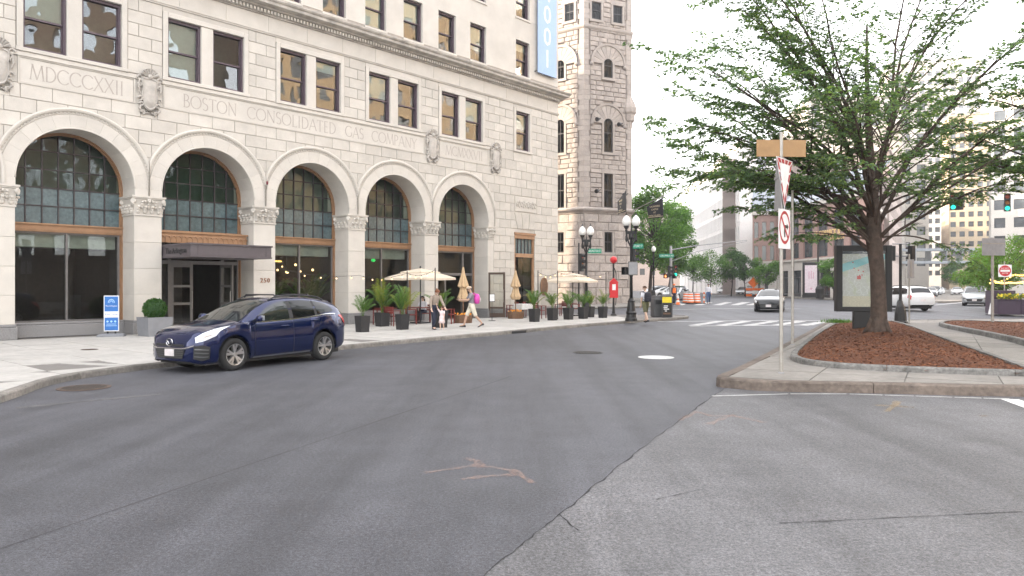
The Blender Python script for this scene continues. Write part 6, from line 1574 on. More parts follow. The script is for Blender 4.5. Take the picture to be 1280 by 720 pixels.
for x, s, k, c, dv, lb in ((849, 84, 'wagon', 'paint_blue', (.23, .97), 'dark blue estate car behind the orange drums'), (835, 78, 'sedan', 'paint_silver', (.55, .83), 'silver car waiting behind the litter bins'), (812, 92, 'sedan', 'paint_white', (.9, .4), 'pale car half hidden behind the tall leafy tree'), (803, 100, 'wagon', 'paint_grey', (.9, .4), 'grey car just beyond the granite tower edge')):
    park(k, lb, c, x, s, dv, 0)
for x, s, k, c, lb in ((1163, 100, 'sedan', 'paint_grey', 'grey car first in the parked row on the skywalk street'), (1169, 116, 'wagon', 'paint_silver', 'silver car second in the parked row on the skywalk street'), (1174, 134, 'sedan', 'paint_white', 'white car third in the parked row on the skywalk street')):
    park(k, lb, c, x, s, (.5, .866), 0)
park('sedan', 'white car standing far off in the middle of the skywalk street', 'paint_white', 1196, 118, (.53, .85), 0, 'car'); park('wagon', 'red topped white car behind the silver estate car', 'paint_red', 1222, 84, (.55, .84), 0, 'car')
# ================================================================== street furniture, cafe, signs
def gz(x, y): return G(x, y)
def P13(x, y): p = gp(x, y, .13); return (p[0], p[1], .132)
mat('globe', (.80,.80,.78), .3, var=.03); mat('bell_red', (.16,.015,.03), .5); mat('red_box', (.55,.02,.025), .4); mat('sign_green', (.0,.22,.12), .5); mat('sign_white', (.72,.72,.72), .5); mat('sign_red', (.50,.025,.03), .5); mat('sign_red_worn', (.36,.03,.035), .6, var=.5, vs=14); mat('sign_black', (.015,.015,.015), .6); mat('sign_grey', (.30,.30,.31), .5, .4)
mat('sign_tan', (.30,.175,.075), .6, var=.12); mat('housing', (.010,.010,.011), .5); mat('lens_off_red', (.30,.06,.03), .4); mat('lens_off_amber', (.32,.12,.02), .4); mat('lens_green_lit', (.02,.80,.48), .4, emit=.30); mat('lens_green_off', (.02,.06,.05), .4); mat('hand_lit', (1., .25,.06), .4, emit=.4)
mat('umbrella_cloth', (.62,.53,.42), .9, var=.06); mat('umbrella_tan', (.48,.34,.20), .9, var=.1); mat('wood_red', (.15,.020,.016), .5, var=.25, vs=8); mat('wood_brown', (.14,.075,.04), .6, var=.3, vs=8); mat('cushion', (.10,.06,.05), .9); mat('cloth_white', (.62,.61,.6), .9)
mat('bulb_warm', (1., .62,.28), .4, emit=.45); mat('bulb_yellow', (1., .55,.12), .4, emit=.6); mat('wire_black', (.02,.02,.02), .6); mat('flower_orange', (.75,.30,.03), .8); mat('flower_yellow', (.80,.62,.05), .8)
def globe_lamp(name, label, loc, heads, H_=5.3, group='ornate globe street lamps'):
    t = thing(name, label, 'street lamp', loc, 0, group); m = MB()
    m.lathe([(.30, 0), (.30, .14), (.26, .18), (.24, .34), (.28, .42), (.22, .52), (.17, .95), (.19, 1.0), (.14, 1.06), (.11, 1.14)], 12); m.build('base', MATS['black_iron'], t, smooth=False)
    m = MB(); zt = H_-.95 if heads == 2 else H_-.5
    m.lathe([(.085, 1.1), (.075, 2.2), (.095, 2.25), (.095, 2.32), (.07, 2.36), (.062, zt-.25), (.10, zt-.22), (.10, zt-.14), (.065, zt-.1), (.065, zt)], 12); m.build('post', MATS['black_iron'], t, smooth=True)
    if heads == 2:
        m = MB(); m.box(-.20, .20, -.05, .05, zt-.02, zt+.13); m.box(-.13, .13, -.04, .04, zt-.3, zt-.02)
        for s in (-1, 1):
            m.tube([(s*.05, 0, zt-.62), (s*.14, 0, zt-.4), (s*.22, 0, zt-.15), (s*.24, 0, zt+.12)], [.035, .04, .045, .05], 8)
            m.tube([(s*.24, 0, zt-.42), (s*.24, 0, zt-.32), (s*.24, 0, zt-.1)], [.02, .06, .05], 8)
        m.tube([(0, 0, zt+.1), (0, 0, zt+.5)], [.04, .012], 8); m.build('cross_arm', MATS['black_iron'], t)
    for s in ((-1, 1) if heads == 2 else (0,)):
        x = s*.24; z0 = zt+.12 if heads == 2 else zt
        m = MB(); m.lathe([(.05, 0), (.07, .06), (.05, .1), (.10, .16), (.13, .22), (.14, .26)], 12, (x, 0, z0)); lm = m.build('lantern', MATS['black_iron'], t)
        m = MB(); m.lathe([(.12, .26), (.19, .36), (.215, .48), (.19, .60), (.13, .70), (.06, .76), (.05, .80)], 16, (x, 0, z0)); m.build('globe', MATS['globe'], lm, smooth=True)
        m = MB(); m.lathe([(.06, .80), (.07, .83), (.02, .87), (.018, .93), (.0, .97)], 10, (x, 0, z0)); m.build('finial', MATS['black_iron'], lm)
    return t
L2 = P13(789, 401.5); L1 = (px(733, 43.5), 43.5, .132)
globe_lamp('street_lamp', 'black twin globe street lamp at the kerb beside the backpack pedestrian', L2, 2)
globe_lamp('street_lamp', 'black twin globe street lamp behind the potted palms and far open umbrella', L1, 2)
s_ = 68.; globe_lamp('street_lamp', 'single globe street lamp before the tall leafy tree', (px(817, s_), s_, G(px(817, s_), s_)+.1), 1, 4.9)
def street_sign(label, words_, loc, ang_=0., w_=.75, h_=.22, wall=None):
    t = thing('street_sign', label, 'street sign', loc, ang_); m = MB(); m.box(0, w_, -.012, .0, -h_/2, h_/2); m.build('plate', MATS['sign_green'], t)
    m = MB(); m.box(-.08, .03, .0, .03, -.03, .03); m.build('bracket', MATS['black_iron'], t)
    lettering(words_, h_*.66, 'sign_white', t, (w_/2, -.016, 0), (R(90), 0, 0), depth=.004, sx=min(1., w_*.92/(len(words_)*h_*.40))); return t
street_sign('green ARLINGTON ST sign on the far twin globe lamp', 'ARLINGTON ST', (L1[0]+.08, L1[1], 3.93), R(-6), .80, .27)
street_sign('green STUART ST sign on the near twin globe lamp', 'STUART ST', (L2[0]+.08, L2[1], 3.86), R(-8), .52, .25)
def signal_head(name, label, loc, ang_, lit=None, n=3, group=None, hsc=1.):
    t = thing(name, label, 'traffic light', loc, ang_, group); m = MB(); H_ = .36*n*hsc; w_ = .17*hsc
    m.box(-w_, w_, -.02, .20, -H_/2, H_/2); m.build('housing', MATS['housing'], t)
    for k in range(n):
        z = H_/2-.18*hsc-.36*k*hsc; q = MB(); q.lathe([(.13*hsc, 0), (.12*hsc, .02), (0, .045)], 14, M=Matrix.Translation((0, -.02, z)) @ Matrix.Rotation(R(90), 4, 'X'))
        q.build('lens', MATS[('lens_off_red', 'lens_off_amber', 'lens_green_lit' if lit == 'g' else 'lens_green_off')[k]], t)
        q = MB(); q.loft([[((.15*hsc)*math.cos(a), y, z+(.15*hsc)*math.sin(a)) for a in [R(-15+210*i/10) for i in range(11)]] for y in (-.02, -.24*hsc)], close=False); q.build('visor', MATS['housing'], t)
    return t
def post(name, label, cat, loc, h_, r_, m_='black_iron', group=None):
    t = thing(name, label, cat, loc, 0, group); q = MB(); q.lathe([(r_*1.6, 0), (r_*1.6, .06), (r_, .1), (r_, h_), (r_*.7, h_+.03)], 10); q.build('pole', MATS[m_], t, smooth=False); return t
q_ = (px(723.5, 46), 46, .132); post('signal_post', 'slim black signal post between the stone building and the far lamp', 'post', q_, 4.4, .05)
signal_head('traffic_light', 'dark traffic light on the slim post beside the far twin lamp', (q_[0]+.22, q_[1], 3.35), R(60))
signal_head('traffic_light', 'dark traffic light behind the near twin globe lamp post', (L2[0]+.22, L2[1]+.15, 3.45), R(75), hsc=.8)
def ped_signal(label, loc, ang_, lit=False):
    t = thing('pedestrian_signal', label, 'pedestrian signal', loc, ang_); m = MB(); m.box(-.17, .17, 0, .18, -.18, .18); m.box(-.19, .19, -.14, 0, .18, .20); m.box(-.19, -.17, -.14, 0, -.18, .18); m.box(.17, .19, -.14, 0, -.18, .18); m.build('housing', MATS['housing'], t)
    if lit:
        q = MB(); q.box(-.06, .05, -.012, -.002, -.10, .02); 
        for k in range(4): q.box(-.06+.03*k, -.04+.03*k, -.012, -.002, .02, .10+.02*(k in (1, 2)))
        q.box(.05, .09, -.012, -.002, -.06, .0); q.build('hand_symbol', MATS['hand_lit'], t)
    return t
ped_signal('black pedestrian signal box hung beside the near twin lamp post', (L2[0]-.28, L2[1]-.05, 2.62), R(-70))
t = thing('control_box', 'grey signal control box strapped to the near twin lamp post', 'control box', (L2[0]+.05, L2[1]-.12, 2.75)); m = MB(); m.box(-.22, .24, -.10, .03, -.34, .34); m.build('cabinet', MATS['frame_grey'], t); m = MB(); m.box(-.2, .22, -.108, -.10, -.3, .3); m.build('door', MATS['sign_grey'], t)
# fire alarm post
fp = P13(767, 394.6); t = thing('fire_alarm_post', 'red fire alarm box on a black post with a red lamp on top', 'fire alarm', fp); m = MB()
m.lathe([(.20, 0), (.18, .08), (.10, .14), (.075, .3), (.06, .9), (.05, 3.05), (.07, 3.1)], 10); m.build('post', MATS['black_iron'], t)
m = MB(); m.lathe([(.08, 3.08), (.19, 3.17), (.22, 3.28), (.19, 3.40), (.08, 3.47), (.0, 3.49)], 14); m.build('lamp', MATS['red_box'], t, smooth=True)
m = MB(); m.box(-.24, .24, -.17, .12, 1.05, 1.95); m.prism([(-.27, 1.95), (.27, 1.95), (0, 2.22)], -.19, .13, ax='y'); al = m.build('alarm_box', MATS['red_box'], t)
m = MB(); m.box(-.10, .10, -.18, -.165, 1.5, 1.85); m.build('label_plate', MATS['sign_white'], al)
m = MB(); m.tube([(.12, 0, .6), (.16, 0, 1.2), (.14, 0, 2.5), (.05, 0, 2.8)], .025, 6); m.build('conduit', MATS['black_iron'], t)
# litter and recycling bins
def bin_(label, loc, w_, dpt, h_, ang_, poster):
    t = thing('litter_bin', label, 'litter bin', loc, ang_, 'street litter bins'); m = MB()
    m.loft([[(-w_/2+o, -dpt/2+o, z), (w_/2-o, -dpt/2+o, z), (w_/2-o, dpt/2-o, z), (-w_/2+o, dpt/2-o, z)] for o, z in ((.03, 0), (.03, .06), (0, .07), (0, h_-.2), (.02, h_-.16), (.05, h_-.02), (.12, h_))], cap=True); m.build('body', MATS['bin_grey'], t)
    m = MB(); m.box(-w_*.36, w_*.36, -dpt/2-.014, -dpt/2, h_*.62, h_*.80); m.build('chute', MATS['trim_black'], t)
    m = MB(); m.box(-w_*.40, w_*.40, -dpt/2-.008, -dpt/2, .10, h_*.58); m.build('door', MATS['bin_grey'], t)
    if poster:
        m = MB(); m.box(-w_*.44, w_*.44, -dpt/2-.024, -dpt/2-.015, h_*.68, h_*.93); m.build('yellow_notice', MATS['poster_yellow'], t)
        m = MB(); m.box(-w_*.42, w_*.42, -dpt/2-.022, -dpt/2-.012, .08, h_*.62); po = m.build('poster', MATS['trim_black'], t)
        q = MB()
        for k, (a, b, z) in enumerate(((-.3, .1, .52), (-.32, .05, .45), (-.3, .2, .38), (-.2, .0, .30))): q.box(w_*a, w_*b, -dpt/2-.028, -dpt/2-.023, h_*z, h_*(z+.04))
        q.build('poster_print', MATS['sign_white'], po, kind='stuff'); q = MB(); q.box(-w_*.36, w_*.34, -dpt/2-.028, -dpt/2-.023, h_*.17, h_*.25); q.build('poster_picture', MATS['wood_brown'], po)
    return t
mat('bin_grey', (.065,.066,.068), .6); mat('poster_yellow', (.78,.62,.03), .6)
b0 = P13(822, 397.2); b1 = P13(834, 397.6)
bin_('plain dark grey litter bin next to the backpack pedestrian', b0, .60, .62, 1.22, R(8), False); bin_('dark litter bin with a yellow notice and poster on its front', b1, .56, .64, 1.24, R(-14), True)
# blue pavement sign by the shop window
mat('sign_blue', (.015,.13,.42), .4); mat('sign_lightblue', (.35,.55,.80), .5)
p = P13(139.5, 420.5); t = thing('pavement_sign', 'blue and white pavement sign with arch logo on a dark weighted base', 'sign', p, R(18)); m = MB()
m.loft([[(-.42+o, -.26+o, z), (.42-o, -.26+o, z), (.42-o, .26-o, z), (-.42+o, .26-o, z)] for o, z in ((0, 0), (0, .05), (.08, .10))], cap=True); m.build('base', MATS['planter_grey'], t)
for sx in (-.12, .12): m = MB(); m.tube([(sx, 0, .09), (sx, 0, .2)], .03, 6); m.build('spring', MATS['black_iron'], t)
m = MB(); m.box(-.235, .235, -.035, .035, .18, 1.42); m.build('frame', MATS['sign_white'], t)
m = MB(); m.box(-.21, .21, -.041, -.034, .21, 1.39); bd = m.build('board', MATS['sign_blue'], t)
m = MB(); m.box(-.21, .21, -.045, -.0405, .66, .87); m.build('white_band', MATS['sign_white'], bd)
m = MB()
for r0, r1 in ((.085, .105), (.045, .062)): m.loft([[(r*math.cos(a), -.043, 1.17+r*1.25*math.sin(a)) for a in [math.pi*i/12 for i in range(13)]] for r in (r0, r1)], close=False)
m.build('arch_logo', MATS['sign_lightblue'], bd, kind='stuff')
lettering('The Arlington', .066, 'sign_white', bd, (0, -.0425, 1.06), (R(90), 0, 0), depth=.002); lettering('Rent Now', .095, 'sign_blue', bd, (0, -.0465, .765), (R(90), 0, 0), depth=.002)
m = MB()
for k, x in enumerate((-.12, 0, .12)): m.lathe([(.035, 0), (.03, .003), (0, .003)], 10, M=Matrix.Translation((x, -.041, .52)) @ Matrix.Rotation(R(90), 4, 'X'))
for z, a in ((.42, .15), (.36, .17)): m.box(-a, a, -.0435, -.0405, z, z+.02)
m.build('small_print', MATS['sign_lightblue'], bd, kind='stuff')

# ---- cafe furniture
def make_chair():
    t = thing('cafe_chair', 'dark red wooden cafe armchair', 'chair', (0, 0, -50), 0, 'red cafe armchairs')
    for sx in (-1, 1):
        for sy in (-1, 1):
            m = MB(); h = .66 if sy < 0 else .86; m.tube([(sx*.25, sy*.23, 0), (sx*.25, sy*.22, .43), (sx*.25, sy*(.22 if sy < 0 else .27), h)], .03, 4); m.build('leg', MATS['wood_red'], t)
        m = MB(); m.box(sx*.25-.03, sx*.25+.03, -.26, .25, .655, .685); m.build('arm', MATS['wood_red'], t)
    m = MB(); m.cham(-.26, .26, -.25, .24, .41, .45, .012); m.build('seat', MATS['wood_red'], t)
    for z in (.55, .65, .76): m = MB(); m.box(-.25, .25, .235+(z-.5)*.1, .255+(z-.5)*.1, z, z+.088); m.build('back_slat', MATS['wood_red'], t)
    return t
chair0 = make_chair(); first = [True]
def chair(x, y, rz, label):
    l = P13(x, y)
    if first[0]: chair0.location = l; chair0.rotation_euler[2] = rz; chair0['label'] = label; first[0] = False
    else: again(chair0, l, rz, label)
for x, y, a, lb in ((475, 405.8, -60, 'red cafe chair beside the palm closest to the parked car'), (490.5, 407.6, 150, 'red cafe chair with its back to the road, before the tall yellowish palm'), (514, 405.2, 100, 'red cafe chair between the tall yellowish palm and the seated woman'), (531, 402.8, 10, 'red cafe chair under the seated woman in white'), (560, 404.6, 80, 'red cafe chair behind the child, by the open doors'),
        (640, 396.6, -70, 'red cafe chair beside the folded umbrella at the narrow window'), (661, 396.4, 75, 'red cafe chair across the white clothed table from the folded umbrella'), (675, 398, 60, 'red cafe chair half hidden by the palm before the narrow window'), (701, 394.8, -60, 'red cafe chair below the far open umbrella, nearer the oval sign'), (719, 394.6, 80, 'red cafe chair below the far open umbrella, nearer the lamp post')):
    chair(x, y, R(a), lb)
def table(label, loc, cloth=False):
    t = thing('cafe_table', label, 'table', loc, .72, 'cafe tables'); m = MB(); m.cham(-.38, .38, -.38, .38, .71, .745, .01); m.build('table_top', MATS['wood_red'], t)
    m = MB(); m.lathe([(.26, 0), (.25, .03), (.04, .06), (.035, .70)], 12); m.build('pedestal', MATS['black_iron'], t)
    if cloth:
        c_ = MB(); c_.loft([[(-q, -q, z), (q, -q, z), (q, q, z), (-q, q, z)] for q, z in ((.385, .755), (.40, .74), (.41, .45))], cap=False); c_.quad((-.385, -.385, .756), (.385, -.385, .756), (.385, .385, .756), (-.385, .385, .756))
        o = c_.build('table_cloth', MATS['cloth_white'], None, (loc[0], loc[1], loc[2]), .72, label='white cloth draped over the cafe table by the narrow window', cat='tablecloth')
    return t
table('red cafe table beside the palm closest to the parked car', P13(482, 405.5)); table('red cafe table under the near open umbrella beside the seated woman', P13(521.5, 403.8)); table('cafe table under the white cloth by the narrow window', P13(653, 396.8), True); table('red cafe table under the far open umbrella', P13(710, 394.6))
def umbrella_open(label, loc, size, H_, rz):
    t = thing('open_umbrella', label, 'umbrella', loc, rz, 'open square cafe umbrellas'); h = size/2
    m = MB(); m.lathe([(.03, 0), (.028, H_+.02), (.05, H_+.03), (.035, H_+.10), (0, H_+.12)], 8); m.build('pole', MATS['black_iron'], t)
    m = MB(); m.cham(-.35, .35, -.35, .35, 0, .07, .02); m.build('base', MATS['black_iron'], t)
    def canopy(h0, h1, z0, z1, sag, nm, fl=.09):
        m = MB(); n = 8; rings = []
        for k in range(6):
            q = k/5; hh = h0+(h1-h0)*q; z = z0+(z1-z0)*q; rg_ = []
            for sd_ in range(4):
                for i in range(n):
                    u = -1+2*i/n; a = R(90*sd_); x, y = (u*hh, -hh) ; zz = z-sag*(1-u*u)*q*0+(-sag*(1-abs(u)))*q*.6
                    rg_.append((x*math.cos(a)-y*math.sin(a), x*math.sin(a)+y*math.cos(a), zz))
            rings.append(rg_)
        rings.append([(x*1.004, y*1.004, z-fl) for x, y, z in rings[-1]])
        m.loft(rings); return m.build(nm, MATS['umbrella_cloth'], t)
    canopy(.46*h, h, H_-.19, H_-.44, .05, 'canopy', .10); canopy(.02, .56*h, H_, H_-.17, .03, 'upper_canopy', .05)
    for k in range(4):
        a = R(45+90*k); m = MB(); m.tube([(0, 0, H_-.2), (h*1.38*math.cos(a), h*1.38*math.sin(a), H_-.46)], .012, 4); m.build('rib', MATS['wood_brown'], t)
    return t
umbrella_open('large open two tier beige umbrella above the seated woman', P13(525.5, 404), 2.35, 2.58, RZ+.1)
umbrella_open('farther open two tier beige umbrella near the oval wall sign', P13(716, 394.8), 2.15, 2.50, RZ+.1)
def umbrella_folded(label, loc, H_):
    t = thing('folded_umbrella', label, 'umbrella', loc, .3, 'folded cafe umbrellas'); m = MB(); m.lathe([(.03, 0), (.03, H_), (.04, H_+.03), (0, H_+.08)], 8); m.build('pole', MATS['wood_brown'], t)
    m = MB(); n = 16; rings = []
    for z, r_ in ((1.02, .21), (1.15, .24), (1.35, .17), (1.62, .12), (1.70, .23), (1.95, .16), (2.3, .08), (H_+.02, .035)):
        rings.append([((r_*(1+.22*(k % 2))*math.cos(2*math.pi*k/n)), (r_*(1+.22*(k % 2))*math.sin(2*math.pi*k/n)), z+(.05 if k % 2 else 0)*(z < 2)) for k in range(n)])
    m.loft(rings, cap=True); m.build('folded_cloth', MATS['umbrella_tan'], t)
    m = MB(); m.tube([(.13*math.cos(a), .13*math.sin(a), 1.6) for a in [2*math.pi*k/12 for k in range(13)]], .015, 4); m.build('strap', MATS['wood_brown'], t)
    m = MB(); m.lathe([(.42, 0), (.46, .36), (.40, .38), (.38, .34), (0, .34)], 14); b_ = m.build('planter_base', MATS['wood_brown'], t)
    m = MB(); r = random.Random(len(label))
    for k in range(26): a = r.uniform(0, 6.28); q = r.uniform(.1, .4); m.ball((q*math.cos(a), q*math.sin(a), .38+r.uniform(0, .08)), r.uniform(.03, .05), 6)
    m.build('flowers', MATS['flower_orange'], b_, kind='stuff'); return t
umbrella_folded('folded tan umbrella before the open restaurant doors', P13(579, 403.6), 2.62); umbrella_folded('folded tan umbrella before the narrow window', P13(644.5, 398.2), 2.55)
# string light posts, wire and bulbs
PO = []
for x, y, top, lb in ((509, 409, 340, 'slim black light post in the tall yellowish palm planter'), (544, 408, 335.5, 'slim black light post behind the woman and child'), (672.5, 401, 338.5, 'slim black light post by the palm before the narrow window'), (697, 399, 339, 'slim black light post beside the oval sign palm'), (757.5, 396.5, 341, 'slim black light post at the last palm by the red alarm')):
    l = P13(x, y); s = l[1]; h = H0+(357-top)/F*s-.13; post('light_post', lb, 'post', l, h, .022, group='slim posts of the cafe string lights'); PO.append((l[0], l[1], .13+h-.05))
def string_lights(label, pts, sag, nb, bulb='bulb_warm', br=.032, wire=.008):
    t = thing('string_lights', label, 'string lights', (0, 0, 0)); m = MB(); B_ = []
    for a, b in zip(pts, pts[1:]):
        a, b = Vector(a), Vector(b); q = []
        for i in range(13): u = i/12; v = a.lerp(b, u); v.z -= sag*4*u*(1-u); q.append(v)
        m.tube(q, wire, 4, cap=False)
        for k in range(nb): u = (k+.5)/nb; v = a.lerp(b, u); v.z -= sag*4*u*(1-u); B_.append(v)
    m.build('wire', MATS['wire_black'], t); q = MB(); q.tube([(0, 0, 0), (0, 0, -.06)], .012, 5); sk_ = q.mesh('socket', MATS['wire_black']); q = MB(); q.ball((0, 0, -.10), br, 8); bm2 = q.mesh('bulb', MATS[bulb], True)
    for v in B_: o = put('socket', sk_, t, v); put('bulb', bm2, o)
    return t
w0 = fw(20.9, .12, 2.25); w1 = fw(16.8, .12, 2.5)
string_lights('warm bulb string lights along the cafe, from the stone pillars past both umbrellas', [tuple(w1), tuple(w0), PO[0], PO[1]], .16, 5); string_lights('warm bulb string lights between the last slim posts above the far palms', [PO[2], PO[3], PO[4]], .18, 4)
# menu stand, oval sign, small red bell
l = P13(615, 401); t = thing('menu_stand', 'slim black menu stand with white card by the restaurant doors', 'menu stand', l, .5); m = MB(); m.lathe([(.19, 0), (.18, .02), (.015, .03), (.014, 1.0)], 12); m.build('stand', MATS['black_iron'], t)
m = MB(); m.box(-.15, .15, -.02, .0, .95, 1.36); fr_ = m.build('frame', MATS['black_iron'], t); m = MB(); m.box(-.13, .13, -.026, -.0205, .98, 1.33); m.build('card', MATS['sign_white'], fr_)
o_p = fw(34.55, .03, 1.72); t = thing('oval_sign', 'oval wooden wall sign near the corner of the stone building', 'sign', o_p, RZ); m = MB(); m.lathe([(.40, 0), (.40, .05), (.34, .06), (0, .06)], 24, M=Matrix.Rotation(R(90), 4, 'X') @ Matrix.Diagonal((.8, 1.35, 1, 1)).to_4x4()); m.build('board', MATS['wood_brown'], t)
m = MB(); m.tube([(.32*math.cos(a), -.065, .54*math.sin(a)) for a in [2*math.pi*k/24 for k in range(25)]], .02, 5); m.build('rim', MATS['bronze'], t)
l = fw(16.25, .0, 6.05); t = thing('alarm_bell', 'small dark red alarm bell on the wall between two arches', 'bell', l, RZ); m = MB(); m.lathe([(.09, 0), (.095, .05), (.06, .10), (0, .12)], 12, M=Matrix.Rotation(R(90), 4, 'X')); m.build('gong', MATS['bell_red'], t); m = MB(); m.box(-.08, .08, -.02, 0, -.25, -.13); m.build('back_box', MATS['black_iron'], t)
# pendant lamps and plants behind the shop glass
def pendant(label, t_, dd, z, r_, m_='bulb_warm'):
    l = fw(t_, -dd, z); t = thing('pendant_lamp', label, 'lamp', l, 0, 'glowing pendant lamps inside the restaurant'); m = MB(); m.ball((0, 0, 0), r_, 10); m.build('bulb', MATS[m_], t, smooth=True); m = MB(); m.tube([(0, 0, r_), (0, 0, 3.95-z)], .008, 4); m.build('cord', MATS['wire_black'], t)
mat('lantern_orange', (1., .20,.04), .5, emit=.3)
rp = random.Random(4); PL = [(17.35, 2.2, 2.35, .13, 'lantern_orange')]+[(rp.uniform(17., 20.2), rp.uniform(1.7, 5), rp.uniform(1.9, 2.9), rp.uniform(.04, .07), 'bulb_warm') for _ in range(11)]+[(rp.uniform(21.6, 24.9), rp.uniform(1.8, 4), rp.uniform(2.1, 2.7), .05, 'bulb_warm') for _ in range(5)]+[(rp.uniform(26.4, 29.4), rp.uniform(1.8, 4), rp.uniform(2.0, 2.7), .05, 'bulb_warm') for _ in range(5)]
for k, (a, b, c, r_, mm_) in enumerate(PL):
    lb = 'round orange lantern glowing behind the third arch glass' if k == 0 else ('small warm bulb behind the third arch glass,' if k < 12 else ('small warm bulb behind the fourth arch glass,' if k < 17 else 'small warm bulb inside the open restaurant doors,'))
    if k: lb += (' low', ' high')[c > 2.4]+(' near the pane' if b < 2.6 else ' deep inside')
    pendant(lb, a, b, c, r_, mm_)
    if k: bpy.data.objects[[o.name for o in COL.objects if o.name.startswith('pendant_lamp')][-1]]['group'] = ('bulbs behind the third arch', 'bulbs behind the fourth arch', 'bulbs inside the restaurant doors')[0 if k < 12 else (1 if k < 17 else 2)]
l = fw(18.7, -4.2, 2.95); t = thing('light_tube', 'glowing amber light bar over the restaurant counter behind the third arch', 'lamp', l, RZ); m = MB(); m.box(-.8, .8, -.03, .03, -.03, .03); m.build('tube', MATS['bulb_yellow'], t); m = MB(); m.box(-.85, .85, -.05, .05, .03, .07); m.build('holder', MATS['black_iron'], t)
for k, (a, b, hs, sd) in enumerate(((17.1, 2.0, 1.5, 3), (18.0, 2.6, 1.7, 4), (19.2, 2.0, 1.5, 5), (20.0, 2.2, 1.7, 6), (22.9, 3.0, 1.4, 7))):
    l = fw(a, -b, 0.02); potted_palm(tuple(l), ('small potted palm at the entrance side behind the third arch glass', 'tall potted palm set back behind the third arch glass', 'potted palm right of the mullion behind the third arch glass', 'tall potted palm at the fourth arch side behind the third arch glass')[k] if k < 4 else 'potted palm behind the glass of the fourth arch', .6, .45, hs, 80+sd, .1, 16, 'indoor palms behind the third arch' if k < 4 else None)
l = fw(23.3, -1.9, 3.05); t = thing('exit_lamp', 'small green lit lamp inside the fourth arch window', 'lamp', l); m = MB(); m.ball((0, 0, 0), .12, 8, sz=.7); m.build('bulb', mat('lamp_green', (.02,.55,.10), .4, emit=.2), t, smooth=True); m = MB(); m.tube([(0, 0, .08), (0, 0, .9)], .01, 4); m.build('cord', MATS['wire_black'], t)

# ---- flags on the tower
mat('flag_black', (.018,.018,.022), .85); mat('letter_flag', (.55,.46,.30), .7)
def flag(label, pole, quad, lines, sz, flip=1):
    t = thing('pennant_flag', label, 'flag', (0, 0, 0)); m = MB(); m.tube(pole, .04, 6); m.ball(pole[1], .07, 6); m.build('pole', MATS['steel_post'], t)
    A, B, C_, D = [Vector(v) for v in quad]; nx, ny = 10, 8; n = ((B-A).cross(D-A)).normalized(); vs = []
    for j in range(ny+1):
        for i in range(nx+1):
            u, v = i/nx, j/ny; p = (A.lerp(B, u)).lerp(D.lerp(C_, u), v)+n*(.06*math.sin(u*7+v*2)*v); vs.append(p)
    m = MB(); m.add(vs, [(j*(nx+1)+i, j*(nx+1)+i+1, (j+1)*(nx+1)+i+1, (j+1)*(nx+1)+i) for j in range(ny) for i in range(nx)])
    cl = m.build('cloth', MATS['flag_black'], t, smooth=True)
    ux = (C_-D).normalized(); uz = Vector((0, 0, 1)); nn = ux.cross(uz).normalized(); 
    rot = Matrix((ux, uz, nn)).transposed().to_euler() if nn.y < 0 else Matrix((ux, uz, nn)).transposed().to_euler()
    ctr = (A+B+C_+D)/4
    for k, s in enumerate(lines):
        lettering(s, sz, 'letter_flag', cl, ctr+Vector((0, 0, .32-.27*k))+nn*.10, rot, depth=.004)
    m = MB(); m.tube([D+nn*.07+Vector((0, 0, .1)), C_+nn*.07+Vector((0, 0, .1))], .02, 4); m.build('gold_hem', MATS['letter_flag'], cl)
    return t
tw_ = lambda u, z: (Matrix.Translation((6.43, 66.0, .2)) @ Matrix.Rotation(math.atan2(-.097, .995), 4, 'Z') @ face_M(0)) @ Vector((u, -.05, z))
zz = lambda y, s: H0+(357-y)/F*s
a = tw_(3.7, 8.9); b = Vector((px(783, 61.5), 61.5, zz(236, 61.5)))
flag('black pennant flag on the tower seen nearly edge on, nearer the windows', [a, b], [(px(772, 64.5), 64.5, zz(252, 64.5)), (px(782.5, 61.8), 61.8, zz(238, 61.8)), (px(782.5, 61.8), 61.8, zz(264.5, 61.8)), (px(771.5, 64.5), 64.5, zz(268.5, 64.5))], ('SAUNDERS', 'CASTLE', 'AT', 'PARK PLAZA'), .2)
a = tw_(4.9, 8.5); b = Vector((px(830, 65), 65, zz(244.5, 65)))
flag('black pennant flag with gold lettering held out from the tower corner over the tree', [a, b], [(px(808.5, 66), 66, zz(258.5, 66)), (px(828.5, 65), 65, zz(247, 65)), (px(829, 65), 65, zz(271.5, 65)), (px(810.5, 66), 66, zz(273.5, 66))], ('SAUNDERS', 'CASTLE', 'AT', 'PARK PLAZA'), .21)
# ---- far crossing: mast arm, drums, cones, barrier
ms = 67.; mp_ = (px(838.5, ms), ms, G(px(838.5, ms), ms)+.1); t = thing('signal_mast', 'pale steel signal mast with a long double arm over the far street', 'signal mast', mp_); m = MB(); m.lathe([(.16, 0), (.14, .3), (.13, 4.6), (.11, 5.1)], 10); m.build('pole', MATS['sign_grey'], t, smooth=True)
m = MB(); m.tube([(0, 0, 4.75), (2.4, .4, 5.15), (7.3, 1.2, 5.7)], [.06, .05, .03], 6); m.tube([(0, 0, 3.7), (2.4, .4, 4.6), (7.3, 1.2, 5.6)], [.03, .025, .02], 6); m.build('arm', MATS['sign_grey'], t)
signal_head('traffic_light', 'traffic light with green lit lens on the pale steel mast', (mp_[0]+.42, ms-.1, 3.25), R(-8), 'g', hsc=.95); signal_head('traffic_light', 'dark traffic light seen from its side on the pale steel mast', (mp_[0]-.1, ms-.25, 3.15), R(70), hsc=.95)
